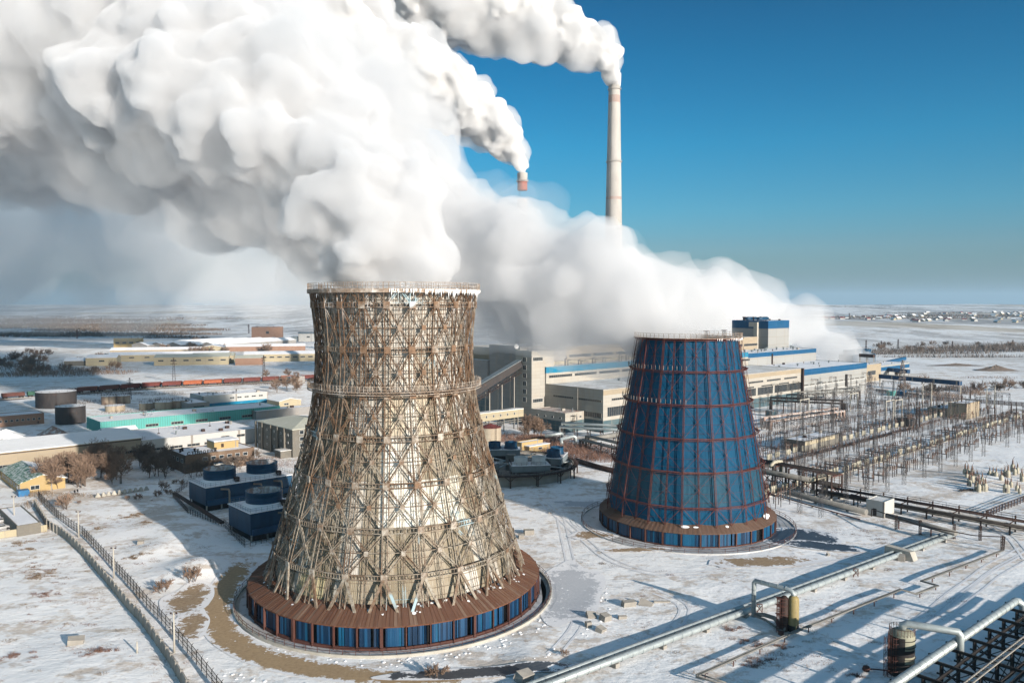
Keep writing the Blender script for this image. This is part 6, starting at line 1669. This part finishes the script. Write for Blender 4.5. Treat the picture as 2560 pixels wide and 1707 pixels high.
for x,y in spots:
    p=P(x+rs.uniform(-2,2),y+rs.uniform(-1.5,1.5)); o=inst(tp,tn==0,(p.x,p.y,0),rs.uniform(0,6),rs.uniform(.7,1.15),'cream cylindrical transformer with brown bushing standing in the open snow of the yard','transformers stored at the right edge'); tn+=1
c=P(2418,1228); g=MB(); 
for k in range(14): g.bar((rs.uniform(-3,3),rs.uniform(-1.5,1.5),.2),(rs.uniform(-3,3),rs.uniform(-1.5,1.5),.6),.2)
o=g.build('scrap_heap',M['dark_steel'],None,(c.x,c.y,0)); tag(o,'dark heap of scrap bars left of the stored transformers','scrap')
# pylons
def pylon(px,py,h,wb,lab):
    c=P(px,py); rt=empty('pylon',(c.x,c.y,0),AX,lab,'pylon')
    g=MB(); g.latt((0,0,0),(0,0,h*.55),(wb,wb*.32),8,.28,.13); g.latt((0,0,h*.55),(0,0,h),(wb*.32,.5),10,.2,.1); g.build('tower',M['yard_steel'],rt)
    for z,w_ in ((.60,5),(.74,4.2),(.88,3.2)):
        g=MB(); g.latt((-w_,0,h*z),(w_,0,h*z),.6,10,.14,.08,side=(0,1,0)); g.build('crossarm',M['yard_steel'],rt)
        for s in (-1,1): g=MB(); g.pipe([(s*(w_-.3),0,h*z-.2),(s*(w_-.3),0,h*z-1.8)],.14,6); g.build('insulator',M['insulator'],rt)
pylon(2254,1012,27,7.5,'large lattice pylon in the yard before the blue conveyor'); pylon(2174,1034,23,6,'dark lattice pylon carrying platforms at the corner of the turbine hall')
for k,(px,py,y2,lab) in enumerate(((2403,1042,960,'brown tapered lightning mast left of the two in front of the beige block'),(2425,1037,957,'brown tapered lightning mast right in front of the beige block'),(2306,1010,945,'pale lightning mast left of the pair beyond the yard'),(2328,1014,942,'pale lightning mast right of the pair beyond the yard'),(2466,1022,955,'pale thin mast left of the pair near the right edge'),(2486,1020,950,'pale thin mast right of the pair near the right edge'),(2540,1058,1003,'dark stout mast at the right picture edge'),(2528,1034,1000,'dark mast left of the stout one at the right edge'),(2487,1044,1008,'dark short mast behind the portals at right'))):
    c=P(px,py); h=60-(y2-762)/FPX*c.y; rt=empty('lightning_mast',(c.x,c.y,0),0,lab,'mast'); pale='pale' in lab
    g=MB(); g.pipe([(0,0,0),(0,0,h*.6),(0,0,h*.8)],.4,8,radii=[.45,.3,.14]); g.build('post',M['pale_concrete' if pale else 'rack_steel'],rt); g=MB(); g.pipe([(0,0,h*.8),(0,0,h)],.08,6,radii=[.1,.05]); g.build('tip',M['rack_steel'],rt)
# concrete portals near the pylon
for k,(px,py) in enumerate(((2000,1048),(2214,1052),(2125,1030),(2290,1075),(2236,1050))):
    c=P(px,py); rt=empty('concrete_portal',(c.x,c.y,0),AX+(0 if k!=3 else .2),['left','middle','rear','rusty red framed','right'][k]+' heavy portal of posts and a beam near the pylons','portal'); h=10
    for s in (0,9): g=MB(); g.bar((s,0,0),(s,0,h),.5); g.build('post',M['pale_concrete' if k!=3 else 'rack_steel'],rt)
    g=MB(); g.bar((-.6,0,h+.2),(9.6,0,h+.2),.5); g.build('beam',M['pale_concrete' if k!=3 else 'rack_steel'],rt)
# yard buildings
c=corner(2012,1105,4.3); v=Vector((c.x,c.y,4.3))
b=bld('relay_house','low brick and cream relay house with snow roof in the near switchyard','building',c,along(v,U,2100),along(v,W,1960),4.3,'grey_brick','snow_roof'); g=MB(); g.box(0,-.1,2.9,26,0,4.3); g.build('cream_frieze',M['cream_plaster'],b)
c=corner(2416,1011,8); v=Vector((c.x,c.y,8)); b=bld('control_house','beige two storey control house with snowy roof beyond the switchyard','building',c,along(v,U,2450),along(v,W,2370),8,'beige_panels','snow_roof')
c=corner(2373,1024,4); v=Vector((c.x,c.y,4)); b=bld('control_annex','long low beige annex in front of the two storey control house','building',c,along(v,U,2420),along(v,W,2320),4,'cream_plaster','snow_roof'); [win(b,'F',1.5+k*3.2,1.2,1.6,1.4) for k in range(5)]
c=P(2268,1065); rt=empty('power_transformer',(c.x,c.y,0),AX,'large dark power transformer with cooling fins in front of the pylon','transformer'); g=MB(); g.box(-4,-2,.4,4,2,4); 
g.build('tank',M['tank_black'],rt); 
for s in (-1,1): g=MB(); [g.box(-3.6+k*.7,s*2.9-.7,.8,-3.2+k*.7,s*2.9+.7,3.6) for k in range(10)]; g.build('radiator',M['yard_steel'],rt)
g=MB(); g.pipe([(-3,0,5.4),(2,0,5.4)],.6,12); g.build('conservator',M['yard_steel'],rt)
for x in (-2,0,2): g=MB(); g.lathe([(.3,4),(.4,4.3),(.25,4.8),(.35,5.3),(.15,6.4)],8,c=(x,-1,0)); g.build('bushing',M['insulator'],rt)
for (px,py,lab,m_) in ((2258,990,'small bright blue booth beyond the yard','new_stripe'),(2232,990,'small green shed beyond the yard','turquoise_sheet'),(1930,1042,'small pale blue container near the arching pipes','teal_plinth')):
    c=P(px,py); bld('shed',lab,'shed',c,5,4,2.8,m_,'snow_roof')
railing_run('yard_fence','dark concrete post fence along the right of the switchyard',[P(2470,1290),P(2505,1275),P(2600,1240)],2.0,'rack_steel',2.2,bars=5,post=.2)
railing_run('yard_fence','long pale fence beyond the switchyard at the foot of the brush',[P(2190,980),P(2330,1000),P(2600,1018)],2.4,'rack_steel',3,bars=8,post=.3)
# ------------------------------------------------------------ trees, brush, grass
protos=[tree_proto(11,9,'x',tw=.06),tree_proto(12,8,'x',tw=.06,stems=2),tree_proto(13,10,'x',tw=.06),tree_proto(14,9,'x',tw=.06,stems=2)]
darks=[tree_proto(21,8,'x','shaded_twigs',tw=.07,name='bare_tree',stems=2),tree_proto(22,9,'x','shaded_twigs',tw=.07)]
bush=[tree_proto(25,7,'x','shaded_twigs',tw=.09,name='bare_tree',lev=2,stems=7),tree_proto(26,6,'x','shaded_twigs',tw=.09,name='bare_tree',lev=2,stems=6),tree_proto(27,7.5,'x','twigs',tw=.09,name='bare_tree',lev=2,stems=6)]
shr=[tree_proto(31,3.2,'x',tw=.05,name='bare_shrub',lev=2,stems=4),tree_proto(32,2.4,'x',tw=.05,name='bare_shrub',lev=2,stems=5)]
used=set()
def tr(proto,px,py,s,label,group):
    c=P(px,py); first=proto.name not in used; used.add(proto.name)
    return inst(proto,first,(c.x,c.y,hills(c.x,c.y)+bumps(c.x,c.y)),rt_.uniform(0,6.28),s*rt_.uniform(.85,1.12),label,group)
rt_=random.Random(8)
for i in range(46):
    px=rt_.uniform(115,308); py=1232-(px-115)*.12-rt_.uniform(0,52)
    if px<150 and py<1200: continue
    tr(rt_.choice(protos),px,py,1.0,'bare brown tree in the sunlit grove between the gatehouse and the long workshop','grove of bare trees by the workshop')
for i in range(16):
    px=rt_.uniform(345,420); py=rt_.uniform(1165,1200)
    tr(rt_.choice(darks),px,py,.95,'dark bare tree in the shaded grove left of the canteen','shaded grove by the canteen')
for i,(px,py) in enumerate(((478,1195),(492,1193),(505,1190),(570,1178),(582,1176),(530,1188),(600,1172),(640,1165))): tr(darks[i%2],px,py,.7,'bare tree standing against the brick front of the canteen','trees in front of the canteen')
for i in range(7): tr(rt_.choice(protos),rt_.uniform(290,350),rt_.uniform(1128,1150),.7,'bare tree close to the right end of the long workshop','trees at the workshop end')
for i,(px,py,s,l) in enumerate(((163,1272,1.6,'bare shrub with dense twigs just right of the mesh fence'),(407,1478,1.3,'bare shrub casting a blue shadow on the snow bank'),(480,1459,1.3,'second bare shrub higher on the snow bank'),(346,1248,.9,'thin shrub right of the row of pale blocks'),(197,1258,.5,'tiny shrub below the trees'),(395,1240,1.0,'shrub in shade left of the blue coolers'),(408,1226,1.2,'larger shrub in shade left of the blue coolers'),(420,1235,1.0,'right shrub of the shaded trio by the blue coolers'),(455,1215,.9,'shrub beside the twin blue cooler'),(437,1210,.8,'low shrub beyond the twin blue cooler'),(318,1250,.6,'small shrub between two barrier blocks'),(1088,1694,1.2,'brown bush at the bottom edge below the tower'),(1410,1640,.5,'reddish tuft left of the pipe pair'))): tr(shr[i%2],px,py,s,l,None)
for i in range(26):
    px=rt_.choice([rt_.uniform(0,120),rt_.uniform(0,300)]); py=rt_.uniform(885,935); tr(rt_.choice(bush),px,py,1.3,'far bare tree in the belt beyond the railway','tree belt beyond the railway')
for i in range(30):
    px=rt_.uniform(2180,2560); py=rt_.uniform(862,880) if i%3 else rt_.uniform(935,985)
    tr(rt_.choice(bush),px,py,1.2,'bare tree on the snow plain beyond the switchyard','trees beyond the switchyard')
for i in range(14): tr(rt_.choice(bush),rt_.uniform(400,700),rt_.uniform(862,890),1.5,'bare tree between the far sheds and the brick hall','trees among the distant sheds')
for i in range(10): tr(rt_.choice(protos),rt_.uniform(610,760),rt_.uniform(935,985),1.0,'bare tree beside the railway near the lattice tower','trees beside the railway')
for i in range(9): tr(rt_.choice(protos),rt_.uniform(1300,1360),rt_.uniform(1085,1102),1.05,'bare brown tree between the service annex and the pump house','trees by the service annex')
def sp(L): return [( *P(a,b)[:2], rx,ry,h,n) for a,b,rx,ry,h,n in L]
brush('brushwood','reddish brown brush behind the fan ring',sp([(1340,1108,10,16,3.6,1300),(1400,1122,13,14,3.2,1500),(1450,1140,13,11,3.0,1300),(1480,1125,12,12,2.8,1000),(1280,1098,12,12,3.2,900),(1500,1148,8,7,2.4,500),(1370,1100,12,8,3.5,800)]),'reddish_grass',3,.13)
brush('brushwood','pale brush belt in front of the far depots',sp([(60,940,60,12,6,900),(160,935,60,10,6,900),(240,930,40,8,5,500),(100,925,60,20,7,700),(20,915,40,20,7,500)]),'twigs',4,.22)
brush('brushwood','brush beside the railway and below the tank farm',sp([(270,985,25,10,2.5,500),(320,975,20,6,2.5,300),(390,985,25,8,2.5,400),(640,960,30,8,4,500),(700,950,30,10,4,400),(225,1005,14,8,2.5,300),(420,1000,20,8,3,300),(330,1030,20,8,2,300)]),'shaded_twigs',5,.12)
brush('brushwood','tangled brown brush by the gatehouse fence',sp([(75,1262,3.5,7,1.5,350),(95,1235,4,4,1.8,300),(130,1240,10,4,1.6,400),(90,1325,6,3,1.6,300),(60,1318,3,3,1.2,150),(210,1238,12,3,1.2,300)]),'dry_grass',6,.07)
brush('brushwood','bushes below the office block and the canteen',sp([(700,1158,14,5,1.6,400),(660,1150,8,5,1.6,250),(560,1190,16,3,1.2,300),(720,1165,8,4,1.2,200)]),'reddish_grass',7,.07)
brush('woodland','dark leafless wood on the shaded plain at the far left',sp([(40,806,520,420,8,7000),(200,818,330,260,8,5000),(330,828,220,120,8,3000),(100,840,260,90,8,4000),(400,838,120,50,7,900),(440,846,60,20,7,400),(300,800,700,300,8,2500)]),'shaded_twigs',8,1.5,.3)
brush('woodland','leafless wood along the plain at the far right',sp([(2470,878,150,25,12,1700),(2560,872,120,40,12,1300),(2330,884,90,12,8,700),(2240,880,70,10,7,500),(2390,893,90,8,7,500),(2180,886,40,8,6,300)]),'shaded_twigs',9,.45,.3)
brush('woodland','dark tree belts and gardens round the far village',sp([(2400,800,700,160,9,3200),(2550,792,700,200,9,2600),(2300,803,300,60,8,500),(2100,803,120,20,7,160),(2150,782,420,14,12,220),(1950,800,200,20,7,150)]),'shaded_twigs',10,2.6,.3)
brush('brushwood','brush around the control house',sp([(2360,992,12,14,5,500),(2400,975,14,16,6,500),(2320,975,14,8,4,300),(2440,985,10,8,4,300),(2290,985,14,5,3,200),(2530,960,30,8,3,300),(2470,945,25,8,3,250)]),'twigs',12,.16)
# tufts of dry grass in the near snow
rg=random.Random(33); L1=[];L2=[]
for (x0,y0,x1,y1,n,k) in ((10,1350,140,1450,26,0),(60,1400,260,1520,26,1),(10,1480,250,1700,26,1),(250,1550,460,1700,14,1),(210,1250,400,1420,22,0),(330,1340,520,1560,20,0),(1790,1560,2060,1690,34,1),(1450,1300,1900,1520,40,1),(2080,1300,2390,1360,40,0),(2000,1420,2420,1560,26,1),(1700,1230,1760,1300,4,1),(1900,1600,2200,1700,16,1),(2000,1450,2200,1560,12,0),(1560,1560,1800,1690,14,1)):
    for i in range(n):
        c=P(rg.uniform(x0,x1),rg.uniform(y0,y1)); s=rg.uniform(.4,1.9); t=(c.x,c.y,s*rg.uniform(.9,2.2),s*.7,rg.uniform(.12,.42),int(60*s*s)+20); (L1 if (k+i)%2 else L2).append(t)
L2+=[(*P(a,b)[:2],r,r*.7,.65,int(330*r)) for a,b,r in ((330,1289,1.9),(318,1293,1.4),(352,1285,1.3),(340,1394,1.3),(325,1400,1.2),(370,1312,1.3),(250,1322,1.3),(45,1357,2),(70,1374,1.7),(110,1435,2.2),(90,1443,1.9))]
L1+=[(*P(a,b)[:2],r,r*.7,.75,int(330*r)) for a,b,r in ((1825,1572,1.1),(1870,1605,1.2),(1898,1612,.8),(1875,1660,1.3),(1920,1652,1.4),(1950,1614,1.0),(235,1633,1.6),(262,1628,1.1),(30,1640,1.6),(125,1485,1.7),(2150,1690,.8))]
def scatter(L,s0):
    r_=random.Random(s0); out=[]
    for x,y,rx,ry,h,n in L:
        if n<120: out.append((x,y,rx,ry,h,n)); continue
        k=int(5+rx*5)
        for i in range(k):
            q=r_.uniform(.12,.42)*ry+.15; out.append((x+r_.gauss(0,rx*.75),y+r_.gauss(0,ry*.8),q*1.5,q,h*r_.uniform(.35,1),int(n/k*.75)+4))
    return out
L1=scatter(L1,1); L2=scatter(L2,2)
L1=[t for t in L1 if all(math.hypot(t[0]-c_[0],t[1]-c_[1])>c_[2]+1 for c_ in CLEAR)]; L2=[t for t in L2 if all(math.hypot(t[0]-c_[0],t[1]-c_[1])>c_[2]+1 for c_ in CLEAR)]
brush('dry_grass','tufts of reddish dry grass poking through the snow',L1,'reddish_grass',14,.07,.7); brush('dry_grass','tufts of straw coloured dry grass poking through the snow',L2,'dry_grass',15,.07,.7)
# snow lumps thrown up beside the basin road
g=MB(); rg=random.Random(4)
for i in range(260):
    a=rg.uniform(R(-175),R(15)); rr_=rg.uniform(33.2,36.2) if i%3 else rg.uniform(42.5,45); s=rg.uniform(.08,.3); c=T1+Vector((rr_*math.cos(a),rr_*math.sin(a),0)); z=bumps(c.x,c.y)
    g.lathe([(s*1.3,-.1),(s*1.2,s*.15),(s*.7,s*.4),(0,s*.5)],6,c=(c.x,c.y,z),a0=rg.uniform(0,1))
o=g.build('snow_lumps',M['snow']); tag(o,'lumps of ploughed snow along the basin kerb and road',None,None,'stuff')
# far village, pylons of the plain
rv=random.Random(6)
def house_proto(m1,m2):
    g=MB(); g.cur=0; g.box(-6,-4,-1,6,4,3.2); g.cur=1; g.poly([(-6.4,-4.5,3),(6.4,-4.5,3),(6.4,0,6),(-6.4,0,6)]); g.poly([(6.4,4.5,3),(-6.4,4.5,3),(-6.4,0,6),(6.4,0,6)]); g.cur=0; g.poly([(-6,4,3.2),(-6,-4,3.2),(-6,0,5.8)]); g.poly([(6,-4,3.2),(6,4,3.2),(6,0,5.8)])
    return g.build('village_house',[M[m1],M[m2]])
hp=[house_proto('cream_plaster','snow'),house_proto('grey_brick','snow'),house_proto('white_render','red_roof_paint')]; hu=set()
for i in range(110):
    px,py=(rv.uniform(2280,2600),rv.uniform(789,812)) if i<80 else (rv.uniform(2050,2300),rv.uniform(798,806)); p=P(px,py); k=rv.randrange(3); o=hp[k] if k not in hu else hp[k].copy()
    if k in hu: COL.objects.link(o)
    hu.add(k); o.location=(p.x,p.y,hills(p.x,p.y)); o.rotation_euler.z=rv.uniform(0,3); s=rv.uniform(1,1.6); o.scale=(s,s,s)
    tag(o,'tiny house of the far village beyond the snow plain','house','houses of the far village')
def far_mast(px,py,ytop,lab):
    c=P(px,py); h=60-(ytop-762)/FPX*c.y; rt=empty('power_mast',(c.x,c.y,hills(c.x,c.y)),.4,lab,'mast'); s=max(.12,c.y*.00035)
    g=MB(); g.latt((0,0,0),(0,0,h),(h*.12,h*.03),7,s,s*.6); g.build('tower',M['rack_steel'],rt); g=MB()
    for z in (.75,.87): g.bar((-h*.13,0,h*z),(h*.13,0,h*z),s*1.6)
    g.build('crossarm',M['rack_steel'],rt)
for a in ((435,955,894,'slim lattice mast standing left on the snow beyond the railway'),(660,938,888,'slim lattice mast right on the snow beyond the railway'),(325,998,944,'dark lattice mast in the tank farm before the railway'),(193,848,826,'lattice pylon in the wood on the far left plain'),(622,835,812,'thin pylon on the tan field far beyond'),(453,838,829,'low mast at the end of the ribbed sheds'),(2165,873,850,'thin pylon left on the far right plain'),(2245,872,848,'tallest thin pylon on the far right plain'),(2381,873,853,'thin pylon on the plain before the village'),(2203,873,852,'slender mast between two pylons on the right plain'),(2532,868,850,'thin pylon above the far right wood'),(2123,804,788,'faint mast near the far snow bank')): far_mast(*a)
# plank and drain marks, earth heaps on the right plain
for k,(px,py,rx,ry,h,lab) in enumerate(((2490,926,22,9,6,'dark earth mound on the right snow plain'),(2390,914,34,8,3,'low long earth bank on the right snow plain'))):
    c=P(px,py); v=[];f=[]; NR,NA=6,22; rs=random.Random(k)
    for i in range(NR+1):
        for j in range(NA):
            t=2*math.pi*j/NA; q=i/NR; v.append((rx*q*math.cos(t)*(1+.2*rs.random()),ry*q*math.sin(t),h*(1-q)**1.3*(1-.3*rs.random())-.3))
    for i in range(NR):
        for j in range(NA): j2=(j+1)%NA; f.append([i*NA+j,(i+1)*NA+j,(i+1)*NA+j2,i*NA+j2])
    me=bpy.data.meshes.new('earth_mound'); me.from_pydata(v,[],f); me.materials.append(M['shaded_twigs']); o=bpy.data.objects.new('earth_mound',me); COL.objects.link(o); o.location=(c.x,c.y,0); tag(o,lab,'mound',kind='structure')
# haze: one even box of air
m=bpy.data.materials.new('haze'); m.use_nodes=True; nt=m.node_tree; nt.nodes.clear(); o_=nt.nodes.new('ShaderNodeOutputMaterial'); v_=nt.nodes.new('ShaderNodeVolumePrincipled')
v_.inputs['Color'].default_value=(.38,.56,.72,1); v_.inputs['Density'].default_value=HAZE; v_.inputs['Anisotropy'].default_value=.0; nt.links.new(v_.outputs[0],o_.inputs['Volume']); m.cycles.homogeneous_volume=True
g=MB(); g.box(-31000,-9500,-12,31000,30500,500); o=g.build('haze',m); tag(o,'pale winter haze over the plain',None,None,'stuff')
# ------------------------------------------------------------ steam plumes
def mat_steam(name,dens,col=(.865,.872,.887,1)):
    m=bpy.data.materials.new(name); m.use_nodes=True; nt=m.node_tree; nt.nodes.clear()
    o=nt.nodes.new('ShaderNodeOutputMaterial'); v=nt.nodes.new('ShaderNodeVolumePrincipled')
    v.inputs['Color'].default_value=col; v.inputs['Density'].default_value=dens
    nt.links.new(v.outputs[0],o.inputs['Volume']); m.cycles.homogeneous_volume=True
    M[name]=m; return m
def puffs_mesh(name,path,mat,vox,disp,seed,puffs,spread,scale,parent=None,core=.8):
    """overlapping puffs along a path fused by a voxel remesh, billows by displacement"""
    rs=random.Random(seed); bm=bmesh.new()
    pts=[(Q(a,b,Y),r) for a,b,Y,r in path]
    for (p,r),(p2,r2) in zip(pts,pts[1:]):
        L=(p2-p).length; n=max(2,int(L/((r+r2)*.5*.32)))
        for i in range(n):
            t=i/n; c=p.lerp(p2,t); rad=(r+(r2-r)*t)*scale
            bmesh.ops.create_icosphere(bm,subdivisions=2,radius=rad*core,matrix=Matrix.Translation(c))
            for k in range(puffs):
                d=Vector((rs.gauss(0,1),rs.gauss(0,1),rs.gauss(0,1))).normalized()
                s=rad*rs.uniform(.2,.5)
                bmesh.ops.create_icosphere(bm,subdivisions=2,radius=s,matrix=Matrix.Translation(c+d*rad*spread*rs.uniform(.8,1.35)))
    me=bpy.data.meshes.new(name); bm.to_mesh(me); bm.free()
    o=bpy.data.objects.new(name,me); COL.objects.link(o); me.materials.append(M[mat])
    if parent: o.parent=parent
    def rem(v): m=o.modifiers.new('r','REMESH'); m.mode='VOXEL'; m.voxel_size=v; m.use_smooth_shade=True
    rem(vox)
    for i,(kind,sz,st) in enumerate(disp):
        if i>0: rem(vox)
        t=bpy.data.textures.new(name+str(i),kind); t.noise_scale=sz
        if kind=='VORONOI': t.distance_metric='DISTANCE_SQUARED'; t.noise_intensity=1.0
        else: t.noise_depth=4; t.noise_type='SOFT_NOISE'
        d=o.modifiers.new('d','DISPLACE'); d.texture=t; d.texture_coords='LOCAL'; d.strength=-st if kind=='VORONOI' else st; d.mid_level=.35 if kind=='VORONOI' else .5
    rem(vox*.85)
    return o
def plume(label,path,layers,vox,disp,seed,puffs=6,spread=.55,wisp=10):
    """a dense core with thinner, more ragged vapour around it: layers = (material, radius factor)"""
    root=None
    for i,(mat,f) in enumerate(layers):
        dd=disp if i==0 else [(k,s*(1+.35*i),a*(1+.25*i)) for k,s,a in disp[:2]]+[('CLOUDS',wisp,wisp*1.1),('CLOUDS',wisp*.35,wisp*.4)]
        o=puffs_mesh('steam_plume' if i==0 else 'outer_vapour',path,mat,vox*(1 if i==0 else 1.35),dd,seed+i*100,puffs,spread,f,root)
        if i==0: root=o; tag(o,label,'steam plume')
    return root
K=2560/2352
def dpath(l): return [(x*K,y*K,Y,r*Y/1828) for x,y,Y,r in l]
V='VORONOI'
mat_steam('thick_steam',.42); mat_steam('mid_steam',.055); mat_steam('soft_steam',.010)
mat_steam('bank2_steam',.10); mat_steam('stack_steam',.7,(.935,.938,.945,1)); mat_steam('stack_mid',.10); mat_steam('bank_steam',.012); mat_steam('far_bank',.006,(.96,.96,.965,1)); mat_steam('trail_steam',.04,(.86,.87,.885,1)); mat_steam('trail_mid',.018)
plume('white steam cloud billowing up out of the rusty lattice cooling tower',
 dpath([(912,690,165,110),(905,640,165,118),(865,550,166,130),(800,455,168,158),(715,365,172,188),(600,270,178,215),(460,200,186,240),(300,130,196,275),(120,70,208,305),(-60,10,220,330),(-240,-40,230,350)]),
 [('thick_steam',.92),('mid_steam',1.1),('soft_steam',1.24)],1.2,[(V,26,10),(V,12,10),(V,5.5,7),(V,2.6,3.2)],3,7,wisp=13)
plume('long bank of steam drifting away from the blue cooling tower',
 dpath([(1566,804,220,66),(1535,768,224,76),(1450,716,232,104),(1345,660,236,128),(1205,615,250,138),(1065,575,266,146),(930,500,282,175),(790,400,300,225),(640,300,320,260),(460,220,345,290),(240,140,370,320),(20,80,390,340),(-200,0,400,350)]),
 [('bank2_steam',.93),('mid_steam',1.08),('soft_steam',1.12)],1.6,[(V,32,14),(V,15,12),(V,7,6.5),(V,3.5,3)],8,7,wisp=16)
plume('low steam trail rising from the fan coolers beyond the boiler house',
 dpath([(1985,826,770,12),(1945,806,760,28),(1880,775,790,44),(1790,740,780,56),(1700,708,750,66),(1600,690,700,76),(1490,680,640,84),(1360,650,580,86),(1200,620,520,90)]),
 [('trail_steam',.95),('trail_mid',1.25)],3.4,[(V,40,18),(V,20,15),(V,9,7)],11,7,wisp=22)
plume('steam plume streaming from the tall pale chimney to the top of the picture',
 dpath([(1411,192,700,10),(1408,165,699,15),(1394,128,696,32),(1350,100,690,50),(1280,75,685,68),(1190,45,680,86),(1070,15,670,96),(930,-20,660,108),(780,-60,650,122),(600,-120,640,138)]),
 [('stack_steam',.93),('stack_mid',1.07)],1.9,[(V,24,10),(V,11,9),(V,5.5,5.5),(V,3.2,2.6)],14,9,.62,wisp=7)
plume('steam plume streaming from the shorter red banded chimney',
 dpath([(1200,398,580,9),(1197,375,580,14),(1176,335,576,34),(1130,295,570,54),(1065,240,560,74),(985,190,550,88),(890,135,540,104),(780,80,530,118),(640,10,520,130),(480,-70,510,150)]),
 [('stack_steam',.93),('stack_mid',1.07)],1.6,[(V,20,8.5),(V,9,7.5),(V,4.6,4.6),(V,2.7,2.2)],17,9,.62,wisp=6)
puffs=puffs_mesh('steam_bank',dpath([(1420,705,600,50),(1200,700,590,62),(1000,680,570,80),(800,645,560,125),(600,610,560,165),(420,560,560,180),(240,545,560,215),(60,535,560,240),(-160,530,560,250)]),'bank_steam',5.0,[('CLOUDS',80,60),('CLOUDS',30,30),('CLOUDS',12,12)],23,7,.55,1.0)
tag(puffs,'grey shaded steam bank hanging over the far plain behind the lattice tower','steam plume')

puffs=puffs_mesh('steam_bank',dpath([(1300,690,1100,50),(1000,670,1100,70),(800,630,1100,110),(600,570,1100,160),(400,510,1100,210),(200,480,1100,240),(0,470,1100,250),(-200,470,1100,250)]),'far_bank',9.0,[('CLOUDS',150,130),('CLOUDS',60,60),('CLOUDS',25,25)],29,7,.55,1.0)
tag(puffs,'pale sunlit steam bank farther off along the left horizon','steam plume')
scn.cycles.use_denoising=True
scn.cycles.volume_bounces=8; scn.cycles.max_bounces=10; scn.cycles.diffuse_bounces=3; scn.cycles.glossy_bounces=2; scn.cycles.transmission_bounces=2; scn.cycles.transparent_max_bounces=24
scn.cycles.use_adaptive_sampling=True; scn.cycles.adaptive_threshold=.02
scn.cycles.caustics_reflective=False; scn.cycles.caustics_refractive=False
